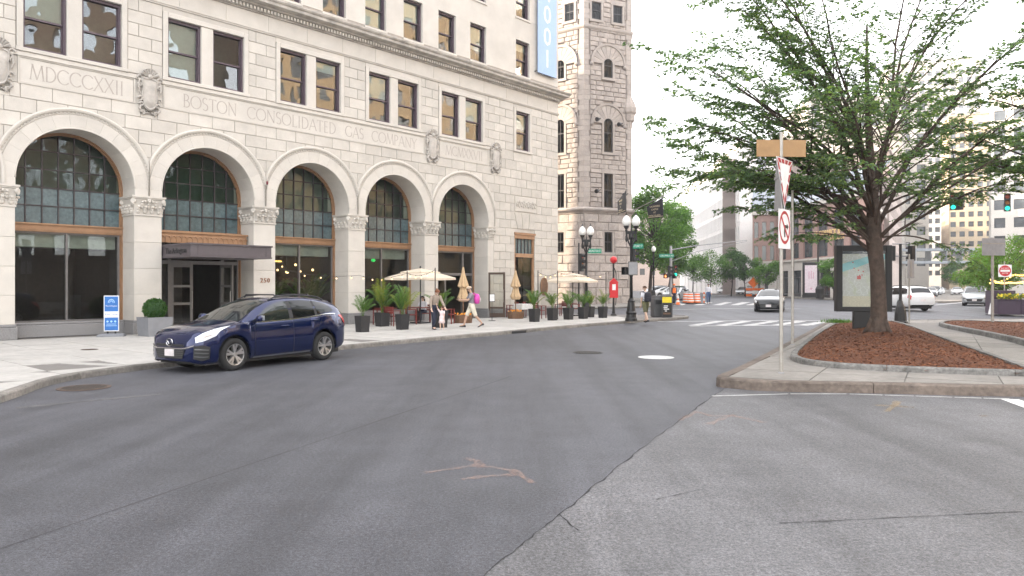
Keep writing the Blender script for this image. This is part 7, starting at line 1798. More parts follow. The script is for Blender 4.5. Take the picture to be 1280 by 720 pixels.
ped_signal('pedestrian signal with lit orange hand left of the pale steel mast', (mp_[0]-.50, ms-.1, 2.75), R(-5), True); ped_signal('dark pedestrian signal beside the pale steel mast', (mp_[0]+.32, ms-.1, 2.72), R(60))
street_sign('green street name sign across the pale steel mast', 'COLUMBUS AV', (mp_[0]-1.1, ms-.2, 4.6), 0, 1.35, .34)
mat('drum_orange', (.80,.16,.02), .6); 
def drum(x, s, label):
    l = (px(x, s), s, G(px(x, s), s)); t = thing('traffic_drum', label, 'traffic drum', l, 0, 'orange traffic drums'); 
    for k in range(4):
        z0 = .12+k*.22; m = MB(); r0 = .30-.018*k; m.lathe([(r0, z0), (r0-.003, z0+.10), (r0-.012, z0+.11), (r0-.012, z0+.215)], 14, cap=False); m.build('orange_band', MATS['drum_orange'], t)
        m = MB(); m.lathe([(r0-.004, z0+.112), (r0-.010, z0+.213)], 14, cap=False); m.build('white_band', MATS['sign_white'], t)
    m = MB(); m.lathe([(.42, 0), (.42, .08), (.31, .12)], 14); m.lathe([(.245, .99), (.2, 1.02), (0, 1.03)], 14, cap=False); m.build('base', MATS['trim_black'], t)
drum(857.5, 66, 'orange and white drum farthest from the crossing man'); drum(863, 64.5, 'orange and white drum in the middle of its row'); drum(871.5, 65, 'orange and white drum standing apart, nearer the crossing man')
def tube_post(x, s, label, h=1.05):
    l = (px(x, s), s, G(px(x, s), s)); t = thing('delineator_post', label, 'delineator', l); m = MB(); m.lathe([(.18, 0), (.17, .06), (.05, .09)], 10); m.build('base', MATS['trim_black'], t)
    for k in range(5): m = MB(); m.lathe([(.055, .09+k*.19), (.055, .09+k*.19+.188)], 10, cap=(k == 4)); m.build('band', MATS['drum_orange' if k % 2 == 0 else 'sign_white'], t)
tube_post(880, 65, 'slim orange and white post just beside the crossing man')
def cone(x, s, label, h=.75, m0='drum_orange'):
    l = (px(x, s), s, G(px(x, s), s)); t = thing('traffic_cone', label, 'traffic cone', l); m = MB(); m.box(-.2, .2, -.2, .2, 0, .04); m.build('base', MATS['trim_black'], t)
    rz = [(.16, .04), (.12, .25)], [(.12, .25), (.09, .42)], [(.09, .42), (.065, .55)], [(.065, .55), (.03, h)]
    for k, pr in enumerate(rz): m = MB(); m.lathe([(a*1.0, b) for a, b in pr], 12, cap=(k == 3)); m.build('band', MATS[m0 if k % 2 == 0 else 'sign_white'], t)
cone(847.5, 62, 'orange traffic cone beside the worker near the litter bins', .85); cone(1239, 42.0, 'pale traffic cone at the corner of the purple planter', .8, 'sign_white')
l = (px(943.5, 100), 100, .3); t = thing('road_barrier', 'orange and white road barrier with an orange sign, beside the black sedan', 'barrier', l); 
for k, z in enumerate((.15, .55, .95)): m = MB(); m.box(-1.2, 1.2, -.06, 0, z, z+.3); m.build('board', MATS['drum_orange' if k != 1 else 'sign_white'], t)
for x in (-1.05, 1.05): m = MB(); m.box(x-.05, x+.05, -.3, .3, 0, .06); m.box(x-.04, x+.04, 0, .06, 0, 1.3); m.build('leg', MATS['sign_grey'], t)
m = MB(); m.add([(-.2, -.05, 1.25), (.55, -.05, 2.0), (-.2, -.05, 2.75), (-.95, -.05, 2.0)], [(0, 1, 2, 3)]); m.box(-.24, -.16, -.045, .0, 1.2, 2.7); m.build('diamond_sign', MATS['drum_orange'], t)
# advertising pillar before the brick building
s = 90.; l = (px(1014, s), s, .43); t = thing('advertising_pillar', 'tall black advertising pillar with a white poster before the brick building', 'advertising pillar', l, R(-14)); m = MB(); m.box(-1.0, 1.0, 0, .5, 0, .35); m.box(-.95, .95, .05, .45, .35, 4.3); m.build('body', MATS['housing'], t)
m = MB(); m.box(-.72, .72, -.01, .05, .6, 3.95); po = m.build('poster', MATS['poster_white'] if 'poster_white' in MATS else mat('poster_white', (.72,.62,.66), .5), t)
mat('print_pink', (.62,.35,.45), .6); m = MB(); m.box(-.3, -.2, -.02, -.011, 2.3, 3.2); m.box(-.05, .05, -.02, -.011, 2.3, 3.3); m.box(.2, .3, -.02, -.011, 2.3, 3.1); m.lathe([(.12, 0), (0, .002)], 10, M=Matrix.Translation((.0, -.012, 1.1)) @ Matrix.Rotation(R(90), 4, 'X')); m.build('poster_print', MATS['print_pink'], po, kind='stuff')
for x, s, top, lb in ((991.5, 86, 296, 'tall slim black pole right behind the pair of steel sign posts'), (1022.5, 84, 293, 'tall slim black pole beside the advertising pillar')):
    post('street_pole', lb, 'pole', (px(x, s), s, .43), zz(top, s)-.43, .10)
t = thing('street_bin', 'black rubbish bin at the foot of the advertising pillar', 'litter bin', (px(1025, 84), 84, .43)); m = MB(); m.lathe([(.45, 0), (.5, 1.1), (.46, 1.15), (.3, 1.5), (.0, 1.55)], 14); m.build('body', MATS['housing'], t); m = MB(); m.box(-.2, .2, -.5, -.44, .95, 1.12); m.build('opening', MATS['trim_black'], t)

# ---- the island: sign posts, kiosk, signal post
sp = gp(976.5, 466.5, .185); t = thing('sign_post', 'near steel sign post at the island tip carrying the yield and no turn signs', 'sign post', (sp[0], sp[1], .18), 0, 'steel sign posts at the island tip'); m = MB(); m.lathe([(.036, 0), (.036, 4.72), (0, 4.73)], 10); m.build('pole', MATS['steel_post'], t, smooth=False); m = MB(); m.lathe([(.06, 0), (.06, .02), (.04, .03)], 10); m.build('collar', MATS['sign_grey'], t)
sp2 = gp(990.5, 431, .185); t = thing('sign_post', 'second steel sign post farther along the island kerb', 'sign post', (sp2[0], sp2[1], .18), 0, 'steel sign posts at the island tip'); m = MB(); m.lathe([(.04, 0), (.04, 4.5), (0, 4.51)], 10); m.build('pole', MATS['steel_post'], t); m = MB(); m.lathe([(.065, 0), (.065, .02), (.04, .03)], 10); m.build('collar', MATS['sign_grey'], t)
def zr_(y): return H0+(357-y)/F*sp[1]
SA = R(49)                                               # sign faces turned towards the right of the road
t = thing('turn_sign', 'white no turn sign with red ring and slashed arrow, on the near steel post', 'road sign', (sp[0]+.05, sp[1]-.03, zr_(286.5)), SA); m = MB(); m.cham(-.30, .30, -.006, .0, -.385, .385, .001); m.build('plate', MATS['sign_white'], t)
m = MB(); n = 30
for r0, r1 in ((.225, .275),): m.loft([[(r*math.cos(2*math.pi*k/n), -.009, .03+1.18*r*math.sin(2*math.pi*k/n)) for k in range(n)] for r in (r0, r1)], close=True)
m.add([(-.19, -.0095, .21), (-.15, -.0095, .25), (.19, -.0095, -.16), (.15, -.0095, -.20)], [(0, 1, 2, 3)]); m.build('ring', MATS['sign_red_worn'], t)
m = MB(); m.add([(-.03, -.0085, -.16), (.03, -.0085, -.16), (.03, -.0085, .08), (-.03, -.0085, .08)], [(0, 1, 2, 3)]); m.add([(.03, -.0085, .02), (.12, -.0085, .02), (.12, -.0085, .08), (.03, -.0085, .08)], [(0, 1, 2, 3)]); m.add([(.11, -.0085, -.02), (.2, -.0085, .05), (.11, -.0085, .12)], [(0, 1, 2)]); m.build('arrow', MATS['sign_black'], t)
t = thing('yield_sign', 'worn white triangular yield sign with broken red border on the near steel post', 'road sign', (sp[0]+.05, sp[1]-.03, zr_(229)), SA); m = MB(); tri = [(0, -.52), (.42, .47), (-.42, .47)]; m.prism(tri, -.006, 0, ax='y'); m.build('plate', MATS['sign_white'], t)
m = MB()
for (x0, z0), (x1, z1) in zip(tri, tri[1:]+tri[:1]):
    for k in range(4):
        a, b = k/4+.03, (k+1)/4-.03; pa = Vector((x0, 0, z0)).lerp(Vector((x1, 0, z1)), a); pb = Vector((x0, 0, z0)).lerp(Vector((x1, 0, z1)), b); c = Vector((0, 0, .14))
        qa, qb = pa.lerp(c, .30), pb.lerp(c, .30); pa, pb = pa.lerp(c, .05), pb.lerp(c, .05); m.add([(v.x, -.009, v.z) for v in (pa, pb, qb, qa)], [(0, 1, 2, 3)])
m.build('red_border', MATS['sign_red_worn'], t)
t = thing('road_sign', 'grey tapered back of a sign on the far side of the near steel post', 'road sign', (sp[0]-.05, sp[1]+.03, zr_(229)), R(-98)); m = MB(); m.prism([(-.36, -.52), (.32, -.52), (.2, .52), (-.16, .52)], -.006, 0, ax='y'); m.build('plate', MATS['sign_grey'], t); m = MB(); m.box(-.3, .3, -.02, -.007, .1, .14); m.build('brace', MATS['sign_grey'], t)
t = thing('name_board', 'plain tan board across the top of the near steel post', 'sign', (sp[0], sp[1], zr_(185.5)), R(3)); m = MB(); m.cham(-.49, .49, -.012, .012, -.165, .165, .003); m.build('board', MATS['sign_tan'], t); m = MB(); m.box(-.04, .04, .012, .04, -.16, .0); m.build('clamp', MATS['sign_grey'], t)
# map kiosk
s = 26.6; kx = px(1078.5, s); kz = hz1(kx, s, 1.)
t = thing('map_kiosk', 'black framed street map kiosk behind the big tree trunk', 'map kiosk', (kx, s, 0), R(-7)); m = MB(); m.box(-.33, .30, -.11, .11, kz-.15, .99); m.build('pedestal', MATS['housing'], t)
z0, z1 = .97, 3.34; m = MB(); 
for a in ((-.95, -.74, z0, z1), (.74, .95, z0, z1), (-.74, .74, z0, z0+.17), (-.74, .74, z1-.2, z1)): m.cham(a[0], a[1], -.16, .14, a[2], a[3], .012)
m.box(-.74, .74, -.05, .14, z0+.17, z1-.2); m.build('frame', MATS['housing'], t)
def map_mat():
    m = bpy.data.materials.new('map_print'); m.use_nodes = True; MATS['map_print'] = m; nt = m.node_tree; N = nt.nodes; L = nt.links; b = N['Principled BSDF']; b.inputs['Roughness'].default_value = .3
    tc = N.new('ShaderNodeTexCoord'); v = N.new('ShaderNodeTexVoronoi'); v.feature = 'DISTANCE_TO_EDGE'; v.inputs['Scale'].default_value = 7; v.distance = 'EUCLIDEAN'; mp = N.new('ShaderNodeMapping'); mp.inputs['Rotation'].default_value = (0, .5, 0); mp.inputs['Scale'].default_value = (1, 0.01, 1)
    L.new(tc.outputs['Object'], mp.inputs[0]); L.new(mp.outputs[0], v.inputs['Vector']); r = N.new('ShaderNodeMapRange'); r.inputs[1].default_value = .0; r.inputs[2].default_value = .05; L.new(v.outputs['Distance'], r.inputs[0])
    c = N.new('ShaderNodeMix'); c.data_type = 'RGBA'; c.inputs[6].default_value = (.80, .82, .80, 1); c.inputs[7].default_value = (.62, .62, .58, 1); L.new(r.outputs[0], c.inputs[0])
    n = N.new('ShaderNodeTexNoise'); n.inputs['Scale'].default_value = 2.2; L.new(mp.outputs[0], n.inputs['Vector']); r2 = N.new('ShaderNodeMapRange'); r2.inputs[1].default_value = .5; r2.inputs[2].default_value = .62; L.new(n.outputs[0], r2.inputs[0])
    c2 = N.new('ShaderNodeMix'); c2.data_type = 'RGBA'; c2.inputs[7].default_value = (.55, .60, .38, 1); L.new(c.outputs[2], c2.inputs[6]); mm_ = N.new('ShaderNodeMath'); mm_.operation = 'MULTIPLY'; mm_.inputs[1].default_value = .5; L.new(r2.outputs[0], mm_.inputs[0]); L.new(mm_.outputs[0], c2.inputs[0]); L.new(c2.outputs[2], b.inputs['Base Color'])
map_mat(); mat('map_water', (.25,.60,.64), .3, var=.06); mat('map_header', (.03,.04,.07), .4); mat('map_red', (.6,.05,.04), .4); mat('map_legend', (.68,.63,.5), .4, var=.15, vs=30)
m = MB(); m.box(-.74, .74, -.06, -.051, z0+.17, z1-.2); mpn = m.build('map', MATS['map_print'], t)
m = MB(); m.box(-.74, .74, -.066, -.061, z1-.30, z1-.2); m.build('map_header', MATS['map_header'], mpn)
m = MB(); m.add([(-.74, -.063, z1-.95), (-.2, -.063, z1-.78), (.2, -.063, z1-.62), (.74, -.063, z1-.50), (.74, -.063, z1-.31), (.3, -.063, z1-.34), (-.2, -.063, z1-.5), (-.74, -.063, z1-.66)], [(0, 1, 6, 7), (1, 2, 5, 6), (2, 3, 4, 5)]); m.build('map_water', MATS['map_water'], mpn)
m = MB(); m.box(-.74, .74, -.063, -.0605, z0+.17, z0+.55); m.build('map_legend', MATS['map_legend'], mpn)
m = MB(); rm = random.Random(2)
for k in range(16): x, z = rm.gauss(.05, .24), z0+1.25+rm.gauss(0, .12)+.25*rm.random(); m.box(x-.02, x+.02, -.066, -.0625, z-.02, z+.02)
m.box(-.22, -.09, -.067, -.0625, z0+1.16, z0+1.28); m.build('map_symbols', MATS['map_red'], mpn, kind='stuff')
lettering('Back Bay', .085, 'sign_white', mpn, (.12, -.068, z1-.25), (R(90), 0, 0), depth=.002)
q = MB(); q.quad((-.74, -.12, z0+.17), (.74, -.12, z0+.17), (.74, -.12, z1-.2), (-.74, -.12, z1-.2)); q.build('pane', MATS['pane_clear'], t)
# signal post with bell base beyond the tree
s = 33.4; l = (px(1125.5, s), s, .18); t = thing('signal_post', 'black signal post with bell shaped base just beyond the big tree trunk', 'signal post', l); m = MB(); m.lathe([(.30, 0), (.30, .10), (.26, .14), (.24, .5), (.19, .75), (.11, .95), (.08, 1.02)], 10); m.build('base', MATS['black_iron'], t); m = MB(); m.lathe([(.065, 1.0), (.06, 3.55), (.08, 3.6)], 10); m.build('pole', MATS['black_iron'], t)
m = MB(); m.tube([(-.36, 0, 3.05), (.36, 0, 3.05)], .03, 6); m.tube([(-.36, 0, 3.6), (.36, 0, 3.6)], .03, 6); m.build('brackets', MATS['sign_grey'], t)
signal_head('traffic_light', 'dark signal head on the trunk side of the bell based post', (l[0]-.36, s-.05, 3.35), R(150), hsc=.62); signal_head('traffic_light', 'dark signal head on the outer side of the bell based post', (l[0]+.40, s-.05, 3.35), R(200), hsc=.62)
s = 33.; l = (px(1136.5, s), s, .18); post('sign_post', 'thin grey post with a grey sign back beside the bell based post', 'sign post', l, 3.1, .035, 'steel_post'); t = thing('road_sign', 'small grey sign back on the thin post beyond the tree', 'road sign', (l[0]+.04, s-.05, 2.65), R(20)); m = MB(); m.cham(-.2, .2, -.006, 0, -.42, .42, .001); m.build('plate', MATS['sign_grey'], t); m = MB(); m.box(-.03, .03, -.02, -.006, -.35, .35); m.build('brace', MATS['steel_post'], t)
s = 31.; l = (px(1240.5, s), s, .2); post('sign_post', 'grey steel post in the second mulch bed with a wide sign back', 'sign post', l, 3.7, .055, 'steel_post'); t = thing('road_sign', 'wide grey sign back among the leaves on the second bed post', 'road sign', (l[0], s-.07, 3.52), R(8)); m = MB(); m.cham(-.54, .54, -.008, 0, -.36, .36, .001); m.build('plate', MATS['sign_grey'], t); m = MB(); m.box(-.5, .5, -.02, -.008, .12, .16); m.build('brace', MATS['steel_post'], t)
# do not enter sign
s = 43.5; l = (px(1255.5, s), s, .3); post('sign_post', 'pale steel post of the red no entry sign behind the purple planter', 'sign post', l, 3.0, .035, 'steel_post'); t = thing('no_entry_sign', 'white square DO NOT ENTER sign with red disc above the purple planter', 'road sign', (l[0], s-.05, zz(338.5, s)), R(-10)); m = MB(); m.cham(-.36, .36, -.008, 0, -.36, .36, .001); m.build('plate', MATS['sign_white'], t)
m = MB(); m.lathe([(.32, .0), (.32, .006), (0, .006)], 28, M=Matrix.Translation((0, -.008, 0)) @ Matrix.Rotation(R(90), 4, 'X')); m.build('disc', MATS['sign_red'], t); m = MB(); m.box(-.25, .25, -.02, -.0145, -.06, .06); m.build('bar', MATS['sign_white'], t)
lettering('DO NOT', .11, 'sign_white', t, (0, -.017, .145), (R(90), 0, 0), depth=.004); lettering('ENTER', .11, 'sign_white', t, (0, -.017, -.15), (R(90), 0, 0), depth=.004)
# purple planter
mat('planter_purple', (.040,.022,.042), .5, var=.1); s = 41.; a = R(-14)
l = (px(1247, s), s, .3); t = thing('purple_planter', 'dark purple panelled planter box with yellow flowers at the corner terrace', 'planter', l, a); 
for k in range(4): m = MB(); m.cham(k*1.15+.0, k*1.15+1.14, 0, .7, 0, .78, .02); m.build('panel', MATS['planter_purple'], t)
m = MB(); m.box(-.04, 4.65, -.05, .75, .783, .83); m.build('rim', MATS['planter_purple'], t)
m = MB(); m.cham(.0, 1.25, 1.0, 1.8, 0, 1.32, .02); m.build('tall_box', MATS['planter_purple'], t)
rgf = np.random.default_rng(8); n = 700; P_ = np.stack([rgf.uniform(.1, 4.6, n), rgf.uniform(.05, .65, n), .85+rgf.uniform(0, .22, n)], 1); D_ = rgf.normal(0, .7, (n, 3)); D_[:, 2] += .6; put('flowers', leaves_mesh('flowers', P_, D_, .16, ('leaf_yellow', 'flower_yellow'), rgf, 1., aspect=.8), t, kind='stuff')
A_s = (px(1238, 44), 44, zz(347, 44)); string_lights('yellow bulb string lights behind the no entry sign and purple planter', [A_s, (px(1262, 44), 44, zz(351, 44)), (px(1290, 43), 43, zz(346, 43))], .12, 12, 'bulb_yellow', .055)
string_lights('second yellow bulb string higher up in the light green tree', [(px(1236, 46), 46, zz(352, 46)), (px(1268, 46), 46, zz(341, 46)), (px(1292, 46), 46, zz(337, 46))], .15, 9, 'bulb_yellow', .05)
# overhead signals at the right
s = 46.; x0 = px(1318, s); t = thing('signal_mast', 'grey mast and long arm holding the overhead signals, mostly beyond the frame edge', 'signal mast', (x0, s, .3)); m = MB(); m.lathe([(.16, 0), (.12, 7.4), (.1, 8.0)], 10); m.build('pole', MATS['sign_grey'], t); m = MB(); m.tube([(0, 0, 7.25), (-3, -.3, 7.45), (px(1184, s)-x0, -.7, 7.5)], [.08, .06, .045], 6); m.build('arm', MATS['sign_grey'], t)
signal_head('traffic_light', 'overhead traffic light with green lit lens nearer the tree trunk', (px(1189, 45.3), 45.1, zz(252, 45.3)), R(-27), 'g', group=None); signal_head('traffic_light', 'overhead traffic light seen from behind next to the green lit one', (px(1202, 45.5), 45.6, zz(251, 45.4)), R(120)); signal_head('traffic_light', 'overhead traffic light with green lit lens at the edge of the view', (px(1256.5, 45.7), 45.5, zz(253, 45.5)), R(-30), 'g')
# ================================================================== people
mat('skin', (.46,.29,.21), .55, var=.06, vs=15); mat('skin_pale', (.55,.37,.28), .55, var=.06, vs=15); mat('hair_brown', (.075,.038,.02), .7, var=.3, vs=40); mat('hair_red', (.17,.06,.025), .7, var=.3, vs=40); mat('hair_dark', (.02,.014,.01), .7, var=.3, vs=40); mat('hair_grey', (.25,.22,.2), .7)
mat('cloth_taupe', (.30,.245,.20), .9, var=.12, vs=20); mat('cloth_navy', (.02,.024,.045), .9, var=.15, vs=18); mat('cloth_cream', (.62,.57,.47), .9, var=.06); mat('cloth_grey', (.22,.21,.23), .9, var=.1, vs=16); mat('cloth_olive', (.115,.115,.06), .9, var=.15, vs=16); mat('cloth_shirt', (.60,.60,.64), .9, var=.06); mat('cloth_jeans', (.06,.10,.19), .9, var=.25, vs=14); mat('cloth_pinkwhite', (.70,.58,.58), .9); mat('bag_pink', (.60,.06,.36), .6, var=.12); mat('pack_navy', (.016,.018,.03), .7, var=.2); mat('vest_orange', (.75,.17,.03), .8); mat('cap_tan', (.55,.43,.32), .8); mat('shoe_dark', (.02,.02,.022), .7); mat('shoe_white', (.5,.5,.5), .7); mat('eye_dark', (.02,.015,.012), .4); mat('lip', (.40,.16,.14), .6)
def skinned(name, V, E_, Rd, m_, parent, sub_=2, root=0):
    me = bpy.data.meshes.new(name); me.from_pydata([tuple(v) for v in V], E_, []); me.materials.append(MATS[m_]); o = put(name, me, parent)
    if not me.skin_vertices: 
        bm = bmesh.new(); bm.from_mesh(me); bm.verts.layers.skin.verify(); bm.to_mesh(me); bm.free()
    for i, s in enumerate(me.skin_vertices[0].data): s.radius = (Rd[i], Rd[i]); s.use_root = i == root
    k = o.modifiers.new('skin', 'SKIN'); k.use_smooth_shade = True; k.branch_smoothing = .6
    q = o.modifiers.new('sub', 'SUBSURF'); q.levels = sub_; q.render_levels = sub_; return o
def person(label, loc, rz, H_, legs, arms, outfit, lean=0., head=(0., 0.), seated=False, skin='skin', group=None):
    """legs: ((thigh, knee), (thigh, knee)) right then left, degrees forward; arms: ((swing, abduct, elbow), ...)"""
    k = H_/1.75; t = thing('person', label, 'person', loc, rz, group)
    Lr = Matrix.Rotation(R(-lean), 4, 'X')
    J = {}; hip = Vector((0, 0, 0))
    up = lambda v: Lr @ Vector(v)
    J['pel'] = hip; J['waist'] = up((0, .0, .14)); J['chest'] = up((0, .01, .34)); J['neck'] = up((0, -.01, .52))
    hd = Matrix.Rotation(R(-lean-head[0]), 4, 'X') @ Matrix.Rotation(R(head[1]), 4, 'Z')
    J['hb'] = J['neck']+hd @ Vector((0, .015, .07)); J['hm'] = J['neck']+hd @ Vector((0, .03, .165)); J['ht'] = J['neck']+hd @ Vector((0, .02, .235))
    foot_z = 0
    for n_, sx in (('r', 1), ('l', -1)):
        th_, kn = legs[0 if n_ == 'r' else 1]
        h_ = hip+Vector((sx*.095, 0, -.03)); d = Vector((0, math.sin(R(th_)), -math.cos(R(th_)))); kn_p = h_+d*.43; a2 = th_-kn; d2 = Vector((0, math.sin(R(a2)), -math.cos(R(a2)))); an = kn_p+d2*.42
        fa_ = R(max(-35, min(0, a2*.8))); fd = Vector((sx*.12, math.cos(fa_), math.sin(fa_))).normalized(); J['h'+n_], J['k'+n_], J['a'+n_], J['t'+n_] = h_, kn_p, an, an+fd*.17+Vector((0, 0, -.045))
        foot_z = min(foot_z, an.z-.085, J['t'+n_].z-.03)
        sw, ab, el = arms[0 if n_ == 'r' else 1]
        s_ = up((sx*.185, 0, .445)); ud = Vector((sx*math.sin(R(ab)), math.sin(R(sw))*math.cos(R(ab)), -math.cos(R(sw))*math.cos(R(ab)))); ud = (Matrix.Rotation(R(-lean*.4), 3, 'X') @ ud)
        e_ = s_+ud*.285; sw2 = sw+el; ab2 = ab*.35; fdir = Vector((sx*math.sin(R(ab2)), math.sin(R(sw2))*math.cos(R(ab2)), -math.cos(R(sw2))*math.cos(R(ab2)))); w_ = e_+fdir*.25; J['s'+n_], J['e'+n_], J['w'+n_], J['p'+n_], J['fd'+n_] = s_, e_, w_, w_+fdir*.085, fdir
    dz = Vector((0, 0, -foot_z)) if not seated else Vector((0, 0, .52/k))
    for q in J:
        if not q.startswith('fd'): J[q] = (J[q]+dz)*k
    V, E_, Rd = [], [], []
    def nd(p, r_, prev=None): V.append(p); Rd.append(r_*k); (E_.append((prev, len(V)-1)) if prev is not None else None); return len(V)-1
    a = nd(J['pel'], .105); b = nd(J['waist'], .10, a); c = nd(J['chest'], .115, b); n = nd(J['neck'], .056, c); hb = nd(J['hb'], .062, n); hm = nd(J['hm'], .092, hb); ht = nd(J['ht'], .062, hm)
    for q in 'rl':
        h_ = nd(J['h'+q], .088, a); kn = nd(J['k'+q], .058, h_); cf = nd(J['k'+q].lerp(J['a'+q], .35), .056, kn); an = nd(J['a'+q], .036, cf); tt = nd(J['t'+q], .034, an)
        s_ = nd(J['s'+q], .055, c); e_ = nd(J['e'+q], .040, s_); w_ = nd(J['w'+q], .027, e_); p_ = nd(J['p'+q], .034, w_)
        f = J['fd'+q]; sd = f.cross(Vector((0, 1, 0))); sd = sd.normalized() if sd.length > .2 else Vector((1, 0, 0)); nn = sd.cross(f).normalized()
        for i, (o, l) in enumerate(((-.030, .070), (-.010, .082), (.010, .078), (.030, .060))):
            b0_ = nd(J['p'+q]+(sd*o+f*.03)*k, .0105, p_); m1 = nd(J['p'+q]+(sd*o*1.15+f*(.03+l*.5)+nn*.010)*k, .009, b0_); nd(J['p'+q]+(sd*o*1.2+f*(.03+l*.85)+nn*.032)*k, .008, m1)
        t0 = nd(J['w'+q]+(sd*.03+f*.03)*k, .012, w_); t1 = nd(J['w'+q]+(sd*.055+f*.065+nn*.015)*k, .010, t0); nd(J['w'+q]+(sd*.058+f*.095+nn*.03)*k, .009, t1)
    nz_ = nd(J['hm']+(hd @ Vector((0, .098, -.02)))*k, .016, hm)
    body = skinned('body', V, E_, Rd, skin, t, 2)
    hz = lambda v: J['hm']+(hd @ Vector(v))*k
    for sx in (-1, 1):
        m = MB(); m.ball(hz((sx*.034, .088, .012)), .0125*k, 8); m.build('eye', MATS['eye_dark'], t)
        m = MB(); m.ball(hz((sx*.095, .0, -.01)), .028*k, 8, sy=.6); m.build('ear', MATS[skin], t, smooth=True)
    m = MB(); m.tube([hz((-.024, .086, -.062)), hz((0, .094, -.060)), hz((.024, .086, -.062))], .006*k, 5); m.build('mouth', MATS['lip'], t)
    def skn(name, chain, m_, sub_=2):                   # clothing grown on the same joints
        V2, E2, R2 = [], [], []
        for p, r_, pr in chain:
            V2.append(p); R2.append(r_*k)
            if pr is not None: E2.append((pr, len(V2)-1))
        return skinned(name, V2, E2, R2, m_, t, sub_)
    o = outfit
    def ell(p, rx, ry, dr, n_=16):                      # elliptical ring across direction dr
        dr = dr.normalized(); x = Vector((1, 0, 0)); y = dr.cross(x).normalized(); return [p+(x*rx*math.cos(2*math.pi*i/n_)+y*ry*math.sin(2*math.pi*i/n_))*k for i in range(n_)]
    if 'top' in o:
        col, sl = o['top']; sp_ = J['neck']-J['pel']; g = lambda u: J['pel']+sp_*u
        m = MB(); lo = o.get('hem', -.06)
        m.loft([ell(g(lo), .168, .125, sp_), ell(g(.06), .163, .122, sp_), ell(g(.25), .148, .112, sp_), ell(g(.5), .168, .122, sp_), ell(g(.72), .185, .125, sp_), ell(g(.86), .172, .105, sp_), ell(g(.94), .115, .085, sp_), ell(g(1.0), .062, .062, sp_)], cap=True)
        for q in 'rl':
            s0 = J['s'+q]; e0, w0 = J['e'+q], J['w'+q]; ins = s0.lerp(J['chest'], .35)
            pts = [ins, s0, s0.lerp(e0, .5)]+([e0, e0.lerp(w0, .5), e0.lerp(w0, .93)] if sl == 'long' else [s0.lerp(e0, .72)])
            rd_ = [.075, .072, .062]+([.055, .047, .040] if sl == 'long' else [.064]); m.tube(pts, [v*k for v in rd_], 12)
        m.build('top', MATS[col], t, smooth=True)
    if 'bottom' in o:
        col, ln = o['bottom']; m = MB(); pel = J['pel']; upv = J['waist']-J['pel']
        m.loft([ell(pel-upv*.75, .150, .125, upv), ell(pel-upv*.3, .168, .135, upv), ell(pel+upv*.25, .165, .125, upv), ell(pel+upv*.75, .150, .115, upv)], cap=True)
        for q in 'rl':
            h_, kn, an = J['h'+q], J['k'+q], J['a'+q]; pts = [h_+Vector((0, 0, .05)), h_.lerp(kn, .3), h_.lerp(kn, .85)]+([kn, kn.lerp(an, .4), kn.lerp(an, .94)] if ln == 'long' else [h_.lerp(kn, 1.02)]); m.tube(pts, [v*k for v in ([.105, .102, .085]+([.078, .072, .062] if ln == 'long' else [.092]))], 12)
        m.build('trousers' if ln == 'long' else 'shorts', MATS[col], t, smooth=True)
    if 'skirt' in o:
        m = MB(); pel = J['pel']; m.loft([ell(pel+Vector((0, 0, z))*k, r_, r_*.85, Vector((0, 0, 1))) for z, r_ in ((-.42, .25), (-.2, .21), (0, .175), (.1, .16))], cap=True); m.build('skirt', MATS[o['skirt']], t, smooth=True)
    for q in 'rl':
        an, to = J['a'+q], J['t'+q]; d = (to-an); d.z = 0; d.normalize(); gzv = min(an.z-.085*k, to.z-.03*k); 
        m = MB(); rs = []
        for u, wd_, ht_ in ((-.075, .028, .07), (-.04, .044, .095), (.03, .046, .085), (.10, .050, .055), (.16, .044, .042), (.195, .020, .03)):
            c = Vector((an.x, an.y, 0))+d*u*k; zb_ = (an.z-.085*k)+(to.z-.028*k-(an.z-.085*k))*max(0, min(1, (u)/.17)); s2 = Vector((-d.y, d.x, 0)); rs.append([c+s2*wd_*k*math.cos(a_)+Vector((0, 0, zb_+ht_*k*(.5+.5*math.sin(a_)))) for a_ in [2*math.pi*i/10 for i in range(10)]])
        m.loft(rs, cap=True); m.build('shoe', MATS[o.get('shoes', 'shoe_dark')], t, smooth=True)
    hr = o.get('hair', 'hair_brown'); m = MB(); n_ = 14; prof = []
    for i in range(8):
        a = math.pi*.5*(1-i/7*1.25); rg_ = []
        for j in range(n_):
            b_ = 2*math.pi*j/n_; front = max(0, math.sin(b_)); a2 = a if a > .25*front*2.2 else .25*front*2.2
            rg_.append(hz((.103*math.cos(a2)*math.cos(b_), -.004+.112*math.cos(a2)*math.sin(b_), .012+.112*math.sin(a2))))
        prof.append(rg_)
    m.loft(prof); 
    if o.get('long_hair'): m.tube([hz((0, -.075, .02)), hz((0, -.095, -.08)), hz((0, -.08, -.20)), hz((0, -.06, -.28))], [.075*k, .085*k, .075*k, .03*k], 10, sx=1.15)
    if o.get('bun'): m.ball(hz((0, -.09, .09)), .045*k, 8)
    m.build('hair', MATS[hr], t, smooth=True)
    if 'cap' in o:
        m = MB(); m.loft([[hz((r_*math.cos(2*math.pi*j/14), .004+r_*1.08*math.sin(2*math.pi*j/14), z)) for j in range(14)] for z, r_ in ((.035, .113), (.075, .108), (.11, .08), (.125, .02))], cap=True); m.add([hz(v) for v in ((-.075, .095, .04), (-.05, .185, .028), (.05, .185, .028), (.075, .095, .04), (0, .11, .055))], [(0, 1, 2, 3), (0, 3, 4)]); m.build('cap', MATS[o['cap']], t, smooth=True)
